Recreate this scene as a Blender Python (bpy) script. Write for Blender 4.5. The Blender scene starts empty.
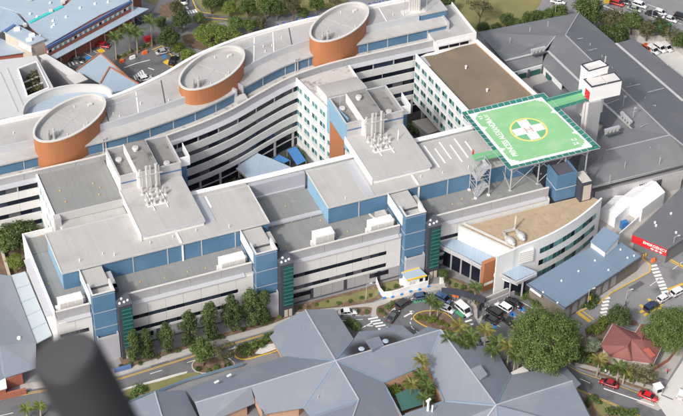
import bpy, bmesh, math, random
from mathutils import Vector, Matrix
random.seed(7)
PI = math.pi
sc = bpy.context.scene
C = sc.collection

# ------------------------------------------------------------------ camera
# world: X along the front facade, Y away from it, Z up; ground z = 0
FPX, CX, CY = 1800.0, 341.5, 208.0            # focal length in photo pixels, photo centre
TH, RO, AL, CAMH = math.radians(40.0), math.radians(1.1), math.radians(67.37), 300.0
hx, hy = math.cos(AL), math.sin(AL)
CF = Vector((hx * math.cos(TH), hy * math.cos(TH), -math.sin(TH)))
_r = Vector((hy, -hx, 0.0)); _u = _r.cross(CF)
CR = _r * math.cos(RO) + _u * math.sin(RO)
CU = -_r * math.sin(RO) + _u * math.cos(RO)
CAM = -CF * (CAMH / math.sin(TH))
cam = bpy.data.cameras.new('camera'); camo = bpy.data.objects.new('camera', cam); C.objects.link(camo)
mw = Matrix((CR, CU, -CF)).transposed().to_4x4(); mw.translation = CAM
camo.matrix_world = mw
cam.sensor_width = 36.0; cam.lens = FPX / 683.0 * 36.0
cam.clip_start = 0.1; cam.clip_end = 6000.0
cam.dof.use_dof = True; cam.dof.focus_distance = 455.0; cam.dof.aperture_fstop = 11.0
sc.camera = camo

# ------------------------------------------------------------------ sky, sun, exposure
SUN_AZ, SUN_EL = math.radians(214.0), math.radians(41.0)     # direction the light comes FROM, angle from +X
w = bpy.data.worlds.new('World'); sc.world = w; w.use_nodes = True
nt = w.node_tree
sky = nt.nodes.new('ShaderNodeTexSky'); sky.sky_type = 'NISHITA'; sky.sun_disc = False
sky.sun_elevation = SUN_EL; sky.sun_rotation = PI / 2 - SUN_AZ
sky.air_density = 1.0; sky.dust_density = 6.0; sky.ozone_density = 1.0
bg = nt.nodes['Background']; bg.inputs['Strength'].default_value = 0.15
hz_ = nt.nodes.new('ShaderNodeHueSaturation'); hz_.inputs['Saturation'].default_value = 0.68      # thin high haze whitens the sky
nt.links.new(sky.outputs[0], hz_.inputs['Color']); nt.links.new(hz_.outputs[0], bg.inputs['Color'])
sl = bpy.data.lights.new('sun', 'SUN'); sl.energy = 2.0; sl.angle = math.radians(4.0); sl.color = (1.0, 0.985, 0.96)
so = bpy.data.objects.new('sun', sl); C.objects.link(so)
sd = Vector((math.cos(SUN_AZ) * math.cos(SUN_EL), math.sin(SUN_AZ) * math.cos(SUN_EL), math.sin(SUN_EL)))
so.rotation_euler = (-sd).to_track_quat('-Z', 'Y').to_euler(); so.location = sd * 200
sc.view_settings.view_transform = 'Standard'; sc.view_settings.look = 'None'
sc.view_settings.exposure = 0.10; sc.view_settings.gamma = 1.0

# ------------------------------------------------------------------ helpers
def P(px, py, z=0.0):
    """surveyed point of the place: photo pixel + known height -> world"""
    d = CF + CR * ((px - CX) / FPX) - CU * ((py - CY) / FPX)
    t = (z - CAM.z) / d.z
    return CAM + d * t
def PL(pts, z): return [P(a, b, z) for a, b in pts]
def XY(pts, z=0.0): return [(p.x, p.y) for p in PL(pts, z)]

M = {}
def mat(name, col, rough=0.7, metal=0.0, var=0.12, scale=0.35, fine=0.06, ribs=None, ribamt=0.08, bump=0.0, spec=0.35, dirt=None, streak=0.0, yst=0.0):
    """procedural material: base colour + broad and fine noise, optional sheet ribs (axis, pitch), dirt blotches"""
    m = bpy.data.materials.new(name); m.use_nodes = True; n = m.node_tree; N = n.nodes; L = n.links
    b = N['Principled BSDF']; b.inputs['Roughness'].default_value = rough; b.inputs['Metallic'].default_value = metal
    b.inputs['Specular IOR Level'].default_value = spec
    g = N.new('ShaderNodeNewGeometry')
    def noise(sc_, det, vec=None):
        t = N.new('ShaderNodeTexNoise'); t.inputs['Scale'].default_value = sc_; t.inputs['Detail'].default_value = det
        L.new(vec or g.outputs['Position'], t.inputs['Vector']); return t
    def mathn(op, a, bb):
        q = N.new('ShaderNodeMath'); q.operation = op
        for i, v in enumerate((a, bb)):
            if isinstance(v, (int, float)): q.inputs[i].default_value = v
            else: L.new(v, q.inputs[i])
        return q.outputs[0]
    n1 = noise(scale, 5.0); n2 = noise(4.5, 3.0)
    v = mathn('MULTIPLY_ADD', n1.outputs[0], 2 * var); v.node.inputs[2].default_value = 1 - var
    v2 = mathn('MULTIPLY_ADD', n2.outputs[0], 2 * fine); v2.node.inputs[2].default_value = 1 - fine
    f = mathn('MULTIPLY', v, v2)
    if streak:
        mp = N.new('ShaderNodeMapping'); mp.inputs['Scale'].default_value = (1.6, 1.6, 0.12); L.new(g.outputs['Position'], mp.inputs[0])
        n3 = noise(1.0, 4.0, mp.outputs[0]); s = mathn('MULTIPLY_ADD', n3.outputs[0], 2 * streak); s.node.inputs[2].default_value = 1 - streak
        f = mathn('MULTIPLY', f, s)
    if yst:
        mp = N.new('ShaderNodeMapping'); mp.inputs['Scale'].default_value = (1.1, 0.07, 1.0); L.new(g.outputs['Position'], mp.inputs[0])
        n5 = noise(1.0, 5.0, mp.outputs[0]); s = mathn('MULTIPLY_ADD', n5.outputs[0], 2 * yst); s.node.inputs[2].default_value = 1 - yst
        f = mathn('MULTIPLY', f, s)
    bh = None
    if ribs:
        ax, pitch = ribs
        sp = N.new('ShaderNodeSeparateXYZ'); L.new(g.outputs['Position'], sp.inputs[0])
        if isinstance(ax, (tuple, list)):
            c = mathn('ADD', mathn('MULTIPLY', sp.outputs[0], ax[0]), mathn('MULTIPLY', sp.outputs[1], ax[1]))
        else: c = sp.outputs['XYZ'.index(ax)]
        c = mathn('DIVIDE', c, pitch)
        fr = mathn('FRACT', c, 0.0)
        tri = mathn('ABSOLUTE', mathn('SUBTRACT', fr, 0.5), 0.0)
        edge = mathn('GREATER_THAN', tri, 0.40)
        # sheet-to-sheet tone
        fl = mathn('FLOOR', c, 0.0); wn = N.new('ShaderNodeTexWhiteNoise'); wn.noise_dimensions = '1D'; L.new(fl, wn.inputs['W'])
        sv = mathn('MULTIPLY_ADD', wn.outputs[0], ribamt); sv.node.inputs[2].default_value = 1 - ribamt / 2
        ed = mathn('MULTIPLY_ADD', edge, -ribamt); ed.node.inputs[2].default_value = 1.0
        f = mathn('MULTIPLY', f, mathn('MULTIPLY', sv, ed)); bh = tri
    mx = N.new('ShaderNodeVectorMath'); mx.operation = 'SCALE'; mx.inputs[0].default_value = col; L.new(f, mx.inputs['Scale'])
    outc = mx.outputs[0]
    if dirt:
        dcol, lo, hi, dsc = dirt
        n4 = noise(dsc, 7.0); r = N.new('ShaderNodeMapRange'); r.inputs['From Min'].default_value = lo; r.inputs['From Max'].default_value = hi
        L.new(n4.outputs[0], r.inputs['Value'])
        mm = N.new('ShaderNodeMix'); mm.data_type = 'RGBA'; L.new(r.outputs[0], mm.inputs['Factor']); L.new(outc, mm.inputs['A']); mm.inputs['B'].default_value = (*dcol, 1)
        outc = mm.outputs['Result']
    L.new(outc, b.inputs['Base Color'])
    if bump or bh is not None:
        bp = N.new('ShaderNodeBump'); bp.inputs['Strength'].default_value = 0.05 if bh is not None else bump; bp.inputs['Distance'].default_value = 0.08
        L.new(bh if bh is not None else n2.outputs[0], bp.inputs['Height']); L.new(bp.outputs[0], b.inputs['Normal'])
    M[name] = m; return m

mat('asphalt', (0.15, 0.153, 0.16), 0.9, var=0.22, scale=0.12, fine=0.14, dirt=((0.085, 0.085, 0.09), 0.52, 0.72, 0.22))
mat('asphalt_patch', (0.125, 0.127, 0.133), 0.9, var=0.2, scale=0.3, fine=0.12)
mat('asphalt_light', (0.245, 0.245, 0.25), 0.9, var=0.2, scale=0.12, fine=0.12, dirt=((0.12, 0.12, 0.125), 0.55, 0.75, 0.2))
mat('concrete', (0.42, 0.40, 0.37), 0.85, var=0.15, scale=0.3, fine=0.1, dirt=((0.25, 0.24, 0.22), 0.6, 0.8, 0.5))
mat('concrete_pale', (0.58, 0.57, 0.54), 0.85, var=0.12, scale=0.3, fine=0.08)
mat('kerb', (0.48, 0.46, 0.42), 0.85)
mat('mulch', (0.17, 0.115, 0.08), 0.95, var=0.4, scale=0.6, fine=0.4, bump=0.8, dirt=((0.30, 0.24, 0.18), 0.55, 0.75, 0.8))
mat('lawn', (0.21, 0.20, 0.085), 0.95, var=0.3, scale=0.25, fine=0.3, bump=0.8, dirt=((0.30, 0.25, 0.10), 0.5, 0.72, 0.12))
mat('line_white', (0.8, 0.8, 0.78), 0.7, var=0.15, scale=2.0, fine=0.15)
mat('line_yellow', (0.72, 0.46, 0.06), 0.7, var=0.15, scale=2.0, fine=0.15)
mat('bay_blue', (0.03, 0.22, 0.62), 0.7)
mat('bay_green', (0.08, 0.33, 0.18), 0.7)
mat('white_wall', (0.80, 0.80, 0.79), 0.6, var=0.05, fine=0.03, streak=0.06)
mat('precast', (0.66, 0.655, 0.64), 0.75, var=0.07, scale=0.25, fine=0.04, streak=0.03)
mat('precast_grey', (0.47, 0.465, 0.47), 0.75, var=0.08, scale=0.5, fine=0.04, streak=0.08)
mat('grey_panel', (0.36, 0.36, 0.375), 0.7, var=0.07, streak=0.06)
mat('cap_pale', (0.62, 0.605, 0.575), 0.6, var=0.08)
mat('window_dark', (0.010, 0.013, 0.024), 0.2, var=0.5, scale=0.8, fine=0.2, spec=0.3)
mat('window_blue', (0.03, 0.04, 0.065), 0.15, var=0.4, scale=0.8, spec=0.45)
mat('window_blind', (0.10, 0.105, 0.115), 0.35, var=0.3, scale=1.5, spec=0.35)
mat('blade_teal', (0.06, 0.17, 0.16), 0.3, var=0.3)
mat('window_green', (0.02, 0.10, 0.095), 0.15, var=0.6, scale=0.9, fine=0.4, spec=0.5)
mat('window_teal', (0.12, 0.29, 0.30), 0.2, var=0.35, scale=0.9, fine=0.3, spec=0.6)
mat('blue_clad', (0.092, 0.195, 0.315), 0.45, var=0.13, scale=0.18, fine=0.04, ribs=('Z', 0.45), ribamt=0.05, spec=0.4, streak=0.07, dirt=((0.14, 0.25, 0.38), 0.5, 0.82, 0.13))
mat('blue_pale', (0.26, 0.45, 0.61), 0.5, var=0.08, ribs=('Z', 0.45), ribamt=0.05)
mat('blue_trim', (0.10, 0.17, 0.36), 0.5)
mat('trim_grey', (0.50, 0.50, 0.49), 0.5)
mat('trim_dark', (0.10, 0.105, 0.125), 0.5)
mat('charcoal', (0.055, 0.06, 0.08), 0.5, var=0.1)
mat('roof_light', (0.455, 0.45, 0.435), 0.5, var=0.07, scale=0.15, fine=0.03, ribs=('X', 0.76), ribamt=0.045, spec=0.3, dirt=((0.36, 0.345, 0.325), 0.53, 0.84, 0.16), yst=0.09)
mat('roof_light_b', (0.45, 0.447, 0.44), 0.5, var=0.07, scale=0.15, fine=0.03, ribs=((0.85, 0.53), 0.8), ribamt=0.045, spec=0.3, dirt=((0.335, 0.325, 0.31), 0.5, 0.80, 0.17), yst=0.06)
mat('roof_lavender', (0.345, 0.345, 0.395), 0.45, var=0.06, scale=0.2, fine=0.03, ribs=('X', 0.7), ribamt=0.08)
mat('grey_lilac', (0.40, 0.40, 0.44), 0.6, var=0.07, streak=0.06)
mat('fascia_metal', (0.50, 0.52, 0.55), 0.5, var=0.06, scale=0.3)
mat('panel_pale', (0.60, 0.67, 0.69), 0.6, var=0.1, scale=0.8)
mat('plant_floor', (0.25, 0.245, 0.235), 0.85, var=0.25, scale=0.5, fine=0.1, dirt=((0.10, 0.095, 0.09), 0.55, 0.75, 0.4))
mat('deck_grey', (0.255, 0.262, 0.255), 0.8, var=0.12, scale=0.2, fine=0.06, ribs=('X', 1.6), ribamt=0.05, dirt=((0.38, 0.37, 0.34), 0.62, 0.8, 0.3))
mat('roof_dirty', (0.52, 0.495, 0.465), 0.85, var=0.12, scale=0.5, fine=0.1, dirt=((0.22, 0.19, 0.17), 0.55, 0.72, 0.55))
mat('roof_brown', (0.20, 0.16, 0.117), 0.9, var=0.18, scale=0.10, fine=0.10, dirt=((0.31, 0.235, 0.165), 0.56, 0.78, 0.075))
mat('gravel', (0.43, 0.335, 0.23), 0.95, var=0.16, scale=0.35, fine=0.20, bump=0.7, dirt=((0.36, 0.27, 0.19), 0.52, 0.70, 0.9))
mat('roof_dark', (0.155, 0.16, 0.173), 0.5, var=0.10, scale=0.12, fine=0.04, ribs=('Y', 0.8), ribamt=0.03, dirt=((0.22, 0.22, 0.225), 0.52, 0.8, 0.1))
mat('roof_dark_b', (0.185, 0.19, 0.20), 0.5, var=0.10, scale=0.12, fine=0.04, ribs=('X', 0.8), ribamt=0.03, dirt=((0.255, 0.255, 0.26), 0.5, 0.8, 0.1))
mat('roof_blue', (0.18, 0.25, 0.335), 0.55, var=0.06, scale=0.2, fine=0.03, ribs=((0.6, -0.8), 0.9), ribamt=0.04)
mat('roof_sky', (0.38, 0.46, 0.54), 0.45, var=0.07, scale=0.2, fine=0.03, ribs=((0.5, 0.86), 0.8), ribamt=0.06)
mat('roof_sky_b', (0.36, 0.45, 0.55), 0.45, var=0.07, scale=0.2, fine=0.03, ribs=((0.86, -0.5), 0.8), ribamt=0.07)
mat('roof_slate', (0.205, 0.235, 0.285), 0.5, var=0.06, scale=0.15, fine=0.05, ribs=((0.55, 0.83), 0.7), ribamt=0.03, spec=0.4, dirt=((0.26, 0.275, 0.30), 0.52, 0.8, 0.16))
mat('roof_slate_b', (0.225, 0.25, 0.292), 0.5, var=0.06, scale=0.15, fine=0.05, ribs=((0.83, -0.55), 0.7), ribamt=0.03, spec=0.4, dirt=((0.27, 0.28, 0.30), 0.52, 0.8, 0.16))
mat('ridge_blue', (0.20, 0.30, 0.40), 0.5)
mat('ridge_grey', (0.42, 0.44, 0.48), 0.5)
mat('terracotta', (0.42, 0.17, 0.075), 0.6, var=0.08, scale=0.4, fine=0.03, ribs=((0.8, 0.6), 0.9), ribamt=0.035, streak=0.07)
mat('orange_panel', (0.42, 0.175, 0.085), 0.6, var=0.08, scale=0.3, ribs=('Z', 0.5), ribamt=0.05)
mat('brick', (0.36, 0.13, 0.09), 0.9, var=0.2, scale=1.5, fine=0.2, ribs=('Z', 0.3), ribamt=0.12)
mat('brick_tan', (0.50, 0.31, 0.22), 0.9, var=0.2, scale=1.5, fine=0.2)
mat('render_cream', (0.55, 0.49, 0.42), 0.8, var=0.1, streak=0.08)
mat('tile_red', (0.25, 0.10, 0.09), 0.75, var=0.14, scale=0.5, fine=0.12, ribs=((0.6, 0.8), 0.45), ribamt=0.10)
mat('tile_red_new', (0.40, 0.11, 0.085), 0.7, var=0.08, fine=0.1)
mat('metal_pale', (0.58, 0.59, 0.62), 0.35, metal=0.3, var=0.06)
mat('steel', (0.55, 0.57, 0.58), 0.4, metal=0.3)
mat('flue', (0.68, 0.67, 0.64), 0.35, metal=0.45, var=0.12, scale=2.0)
mat('white_paint', (0.86, 0.86, 0.86), 0.4, var=0.03)
mat('tent', (0.87, 0.88, 0.90), 0.5, var=0.04, scale=0.4)
mat('helipad_green', (0.255, 0.525, 0.265), 0.75, var=0.08, scale=0.2, fine=0.06, dirt=((0.36, 0.57, 0.33), 0.48, 0.75, 0.3))
mat('helipad_green_dark', (0.17, 0.45, 0.22), 0.75, var=0.06)
mat('ring_yellow', (0.80, 0.66, 0.20), 0.7, var=0.05)
mat('letter_red', (0.66, 0.27, 0.21), 0.6, var=0.05)
mat('letter_white', (0.80, 0.82, 0.80), 0.6, var=0.08, scale=1.2, fine=0.1, dirt=((0.50, 0.62, 0.50), 0.55, 0.8, 1.5))
mat('letter_blue', (0.03, 0.08, 0.40), 0.5)
mat('net_green', (0.03, 0.20, 0.155), 0.7, var=0.15, scale=1.5, fine=0.2)
mat('red_paint', (0.62, 0.03, 0.04), 0.5, var=0.06)
mat('orange_plastic', (0.85, 0.20, 0.05), 0.5)
mat('yellow_paint', (0.85, 0.55, 0.05), 0.5)
mat('marker_yellow', (0.78, 0.50, 0.16), 0.6)
mat('shade_green', (0.05, 0.13, 0.115), 0.7, var=0.1)
mat('sail_blue', (0.06, 0.20, 0.46), 0.5, var=0.08)
mat('teal_trim', (0.06, 0.55, 0.55), 0.5)
mat('tarmac_dark', (0.06, 0.06, 0.065), 0.9, var=0.2)
mat('tyre', (0.02, 0.02, 0.02), 0.85)
mat('rim', (0.5, 0.5, 0.52), 0.3, metal=0.6)
mat('car_glass', (0.012, 0.014, 0.018), 0.08, spec=0.7, var=0.2)
mat('lamp_clear', (0.75, 0.76, 0.78), 0.2)
mat('lamp_red', (0.45, 0.02, 0.02), 0.25)
mat('bark', (0.16, 0.12, 0.09), 0.95, var=0.3, scale=3.0, fine=0.3)
mat('palm_bark', (0.34, 0.30, 0.25), 0.9, var=0.2, scale=3.0, fine=0.2, ribs=('Z', 0.4), ribamt=0.15)
mat('tube_dark', (0.032, 0.032, 0.034), 0.55, var=0.15, scale=30.0, fine=0.1)
mat('wall_brown', (0.20, 0.17, 0.145), 0.85, var=0.12, streak=0.08)
mat('tube_end_lit', (0.075, 0.076, 0.08), 0.6, var=0.2, scale=40.0, fine=0.15)  # paler grey than the barrel: light on the end face put into the colour
mat('skin', (0.45, 0.28, 0.2), 0.6); mat('cloth_dark', (0.05, 0.05, 0.08), 0.9); mat('cloth_red', (0.55, 0.05, 0.05), 0.9)
mat('cloth_blue', (0.12, 0.2, 0.4), 0.9); mat('cloth_white', (0.7, 0.7, 0.7), 0.9); mat('cloth_pink', (0.6, 0.2, 0.5), 0.9)
def leafmat(name, c1, c2, c3):
    m = bpy.data.materials.new(name); m.use_nodes = True; n = m.node_tree; N = n.nodes; L = n.links
    b = N['Principled BSDF']; b.inputs['Roughness'].default_value = 0.55; b.inputs['Specular IOR Level'].default_value = 0.3
    g = N.new('ShaderNodeNewGeometry'); oi = N.new('ShaderNodeObjectInfo')
    t = N.new('ShaderNodeTexNoise'); t.inputs['Scale'].default_value = 0.9; t.inputs['Detail'].default_value = 3; L.new(g.outputs['Position'], t.inputs['Vector'])
    a = N.new('ShaderNodeMath'); a.operation = 'MULTIPLY_ADD'; L.new(g.outputs['Random Per Island'], a.inputs[0]); a.inputs[1].default_value = 0.5
    a2 = N.new('ShaderNodeMath'); a2.operation = 'MULTIPLY'; L.new(t.outputs[0], a2.inputs[0]); a2.inputs[1].default_value = 0.6; L.new(a2.outputs[0], a.inputs[2])
    r = N.new('ShaderNodeValToRGB'); e = r.color_ramp.elements
    e[0].position = 0.18; e[0].color = (*c1, 1); e[1].position = 0.85; e[1].color = (*c3, 1); x = r.color_ramp.elements.new(0.5); x.color = (*c2, 1)
    L.new(a.outputs[0], r.inputs[0])
    hs = N.new('ShaderNodeHueSaturation'); L.new(r.outputs[0], hs.inputs['Color'])
    mr = N.new('ShaderNodeMapRange'); L.new(oi.outputs['Random'], mr.inputs['Value']); mr.inputs['To Min'].default_value = 0.8; mr.inputs['To Max'].default_value = 1.2; L.new(mr.outputs[0], hs.inputs['Value'])
    L.new(hs.outputs[0], b.inputs['Base Color'])
    tr = N.new('ShaderNodeBsdfTranslucent'); L.new(hs.outputs[0], tr.inputs['Color'])
    ms = N.new('ShaderNodeMixShader'); ms.inputs[0].default_value = 0.25; L.new(b.outputs[0], ms.inputs[1]); L.new(tr.outputs[0], ms.inputs[2])
    L.new(ms.outputs[0], N['Material Output'].inputs['Surface']); M[name] = m
leafmat('leaf_dark', (0.032, 0.054, 0.02), (0.072, 0.108, 0.034), (0.14, 0.185, 0.06))
leafmat('leaf_mid', (0.04, 0.072, 0.02), (0.10, 0.155, 0.042), (0.20, 0.265, 0.08))
leafmat('leaf_light', (0.08, 0.12, 0.02), (0.14, 0.19, 0.035), (0.22, 0.26, 0.06))
leafmat('leaf_olive', (0.07, 0.075, 0.035), (0.125, 0.125, 0.06), (0.19, 0.18, 0.09))
leafmat('leaf_grey', (0.13, 0.16, 0.10), (0.24, 0.28, 0.19), (0.36, 0.40, 0.29))
leafmat('leaf_palm', (0.035, 0.07, 0.018), (0.075, 0.12, 0.03), (0.16, 0.20, 0.055))
leafmat('leaf_palm_dry', (0.12, 0.11, 0.03), (0.20, 0.19, 0.05), (0.30, 0.26, 0.07))

_o = 'first second third fourth fifth sixth seventh eighth ninth tenth eleventh twelfth thirteenth fourteenth fifteenth sixteenth seventeenth eighteenth nineteenth twentieth'.split()
ORD = _o + ['twenty-' + x for x in _o[:9]]
ROOT = {}
def tag(o, label=None, cat=None, group=None, kind=None):
    if label: o['label'] = label
    if cat: o['category'] = cat
    if group: o['group'] = group
    if kind: o['kind'] = kind
    return o
def thing(name, label, cat, loc=(0, 0, 0), group=None, rz=0.0):
    o = bpy.data.objects.new(name, None); C.objects.link(o); o.empty_display_size = 0.5
    o.location = loc; o.rotation_euler = (0, 0, rz)
    ROOT[o.name] = Vector(loc); return tag(o, label, cat, group)
class MB:
    def __init__(s): s.v = []; s.f = []
    def add(s, vs, fs):
        n = len(s.v); s.v += [tuple(p) for p in vs]; s.f += [tuple(i + n for i in f) for f in fs]; return s
    def box(s, x0, x1, y0, y1, z0, z1):
        return s.add([(x0, y0, z0), (x1, y0, z0), (x1, y1, z0), (x0, y1, z0), (x0, y0, z1), (x1, y0, z1), (x1, y1, z1), (x0, y1, z1)],
                     [(0, 3, 2, 1), (4, 5, 6, 7), (0, 1, 5, 4), (1, 2, 6, 5), (2, 3, 7, 6), (3, 0, 4, 7)])
    def prism(s, poly, z0, z1):
        """poly: list of xy (any winding); z1 may be a list of top heights"""
        a = sum(poly[i][0] * poly[(i + 1) % len(poly)][1] - poly[(i + 1) % len(poly)][0] * poly[i][1] for i in range(len(poly)))
        zt = z1 if isinstance(z1, (list, tuple)) else [z1] * len(poly)
        zb = z0 if isinstance(z0, (list, tuple)) else [z0] * len(poly)
        idx = list(range(len(poly)))
        if a < 0: idx.reverse()
        n = len(poly)
        vs = [(poly[i][0], poly[i][1], zb[i]) for i in idx] + [(poly[i][0], poly[i][1], zt[i]) for i in idx]
        return s.add(vs, [tuple(range(n - 1, -1, -1)), tuple(range(n, 2 * n))] + [(i, (i + 1) % n, n + (i + 1) % n, n + i) for i in range(n)])
    def slab(s, pts, t):
        """sheet through 3-D points, thickness t downwards"""
        n = len(pts); nx = sum(pts[i][0] * pts[(i + 1) % n][1] - pts[(i + 1) % n][0] * pts[i][1] for i in range(n))
        pts = list(pts) if nx > 0 else list(reversed(pts))
        vs = [(p[0], p[1], p[2] - t) for p in pts] + [tuple(p) for p in pts]
        return s.add(vs, [tuple(range(n - 1, -1, -1)), tuple(range(n, 2 * n))] + [(i, (i + 1) % n, n + (i + 1) % n, n + i) for i in range(n)])
    def bar(s, a, b, wd, ht=None, up=(0, 0, 1)):
        a = Vector(a); b = Vector(b); d = (b - a)
        if d.length < 1e-6: return s
        d.normalize(); ht = ht or wd; u = Vector(up)
        if abs(d.dot(u)) > 0.98: u = Vector((1, 0, 0))
        r = d.cross(u).normalized() * (wd / 2); q = r.cross(d).normalized() * (ht / 2)
        vs = [a - r - q, a + r - q, a + r + q, a - r + q, b - r - q, b + r - q, b + r + q, b - r + q]
        return s.add(vs, [(0, 1, 2, 3), (7, 6, 5, 4), (0, 4, 5, 1), (1, 5, 6, 2), (2, 6, 7, 3), (3, 7, 4, 0)])
    def tube(s, a, b, r0, r1=None, n=10, cap=True):
        a = Vector(a); b = Vector(b); d = (b - a).normalized(); r1 = r0 if r1 is None else r1
        u = Vector((0, 0, 1)) if abs(d.z) < 0.9 else Vector((1, 0, 0)); x = d.cross(u).normalized(); y = d.cross(x)
        vs = [a + (x * math.cos(t) + y * math.sin(t)) * r0 for t in [2 * PI * i / n for i in range(n)]] + [b + (x * math.cos(t) + y * math.sin(t)) * r1 for t in [2 * PI * i / n for i in range(n)]]
        fs = [(i, i + n, (i + 1) % n + n, (i + 1) % n) for i in range(n)]
        if cap: fs += [tuple(range(n)), tuple(range(2 * n - 1, n - 1, -1))]
        return s.add(vs, fs)
    def path(s, pts, wd, ht, closed=False):
        n = len(pts)
        for i in range(n if closed else n - 1): s.bar(pts[i], pts[(i + 1) % n], wd, ht)
        return s
    def sheet(s, pts, z): return s.add([(p[0], p[1], z) for p in pts], [tuple(range(len(pts)))])
    def mesh(s, name, m, off=(0, 0, 0)):
        me = bpy.data.meshes.new(name); o = Vector(off)
        me.from_pydata([(p[0] - o.x, p[1] - o.y, p[2] - o.z) for p in s.v], [], s.f)
        me.materials.append(M[m]); me.update()
        bm = bmesh.new(); bm.from_mesh(me); bmesh.ops.recalc_face_normals(bm, faces=bm.faces[:]); bm.to_mesh(me); bm.free()
        return me
    def build(s, name, m, parent=None, label=None, cat=None, group=None, kind=None, smooth=False):
        if parent is not None: off = ROOT[parent.name]
        else:
            n = max(1, len(s.v)); mnz = min(p[2] for p in s.v) if s.v else 0
            off = Vector((sum(p[0] for p in s.v) / n, sum(p[1] for p in s.v) / n, mnz))
        me = s.mesh(name, m, off)
        if smooth:
            for p in me.polygons: p.use_smooth = True
        o = bpy.data.objects.new(name, me); C.objects.link(o); ROOT[o.name] = Vector(off)
        if parent is not None: o.parent = parent
        else: o.location = off
        return tag(o, label, cat, group, kind)
def inst(me, name, parent, loc=(0, 0, 0), rz=0.0, scale=None):
    o = bpy.data.objects.new(name, me); C.objects.link(o); o.parent = parent
    o.location = loc; o.rotation_euler = (0, 0, rz)
    if scale: o.scale = scale
    if parent is not None and parent.name in ROOT: ROOT[o.name] = ROOT[parent.name]
    return o
def copy_tree(o, parent=None):
    c = o.copy(); C.objects.link(c); c.parent = parent
    ROOT[c.name] = ROOT.get(o.name, Vector())
    for ch in list(o.children): copy_tree(ch, c)
    return c
def box(name, m, parent, *b, **k): return MB().box(*b).build(name, m, parent, **k)
def off_poly(poly, d):
    """inset (d>0) a convex-ish ccw/cw polygon"""
    n = len(poly); a = sum(poly[i][0] * poly[(i + 1) % n][1] - poly[(i + 1) % n][0] * poly[i][1] for i in range(n)); sg = 1 if a > 0 else -1
    out = []
    for i in range(n):
        p0 = Vector(poly[i - 1][:2]); p1 = Vector(poly[i][:2]); p2 = Vector(poly[(i + 1) % n][:2])
        e1 = (p1 - p0).normalized(); e2 = (p2 - p1).normalized()
        n1 = Vector((-e1.y, e1.x)) * sg; n2 = Vector((-e2.y, e2.x)) * sg
        bis = n1 + n2; L = max(0.35, bis.length_squared / 2)
        q = p1 + bis / L * d if bis.length > 1e-6 else p1 + n1 * d
        out.append((q.x, q.y))
    return out
def text_mesh(body, size, m, name):
    cu = bpy.data.curves.new(name, 'FONT'); cu.body = body; cu.size = size; cu.extrude = 0.01; cu.align_x = 'CENTER'; cu.align_y = 'CENTER'; cu.offset = size * 0.02
    t = bpy.data.objects.new(name + '_tmp', cu); C.objects.link(t); dg = bpy.context.evaluated_depsgraph_get(); dg.update()
    me = bpy.data.meshes.new_from_object(t.evaluated_get(dg)); bpy.data.objects.remove(t); bpy.data.curves.remove(cu)
    me.name = name; me.materials.clear(); me.materials.append(M[m]); return me
# ================================================================== FRONT WARD BLOCK
fb = thing('ward_block', 'long front ward block with white banded facade and grey roof deck', 'building', (-33, -15, 0))
box('core_wall', 'precast_grey', fb, -82.3, 44.0, -29.4, -2.2, 0, 13.3)
box('roof_deck', 'deck_grey', fb, -82.0, 44.0, -28.57, -5.3, 13.35, 14.1)
box('end_wall', 'white_wall', fb, -82.65, -82.32, -28.0, 1.3, 0, 15.7)
box('rear_wall', 'white_wall', fb, -82.2, -75.1, 0.9, 1.25, 0, 15.7)
box('roof_deck', 'deck_grey', fb, -82.2, -75.1, -5.2, 0.85, 13.3, 14.1)
MB().slab([(-84.2, -26.5, 13.3), (-82.7, -26.5, 13.6), (-82.7, -5.5, 13.6), (-84.2, -5.5, 13.3)], 0.15).build('sunshade_ledge', 'metal_pale', fb)
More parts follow.
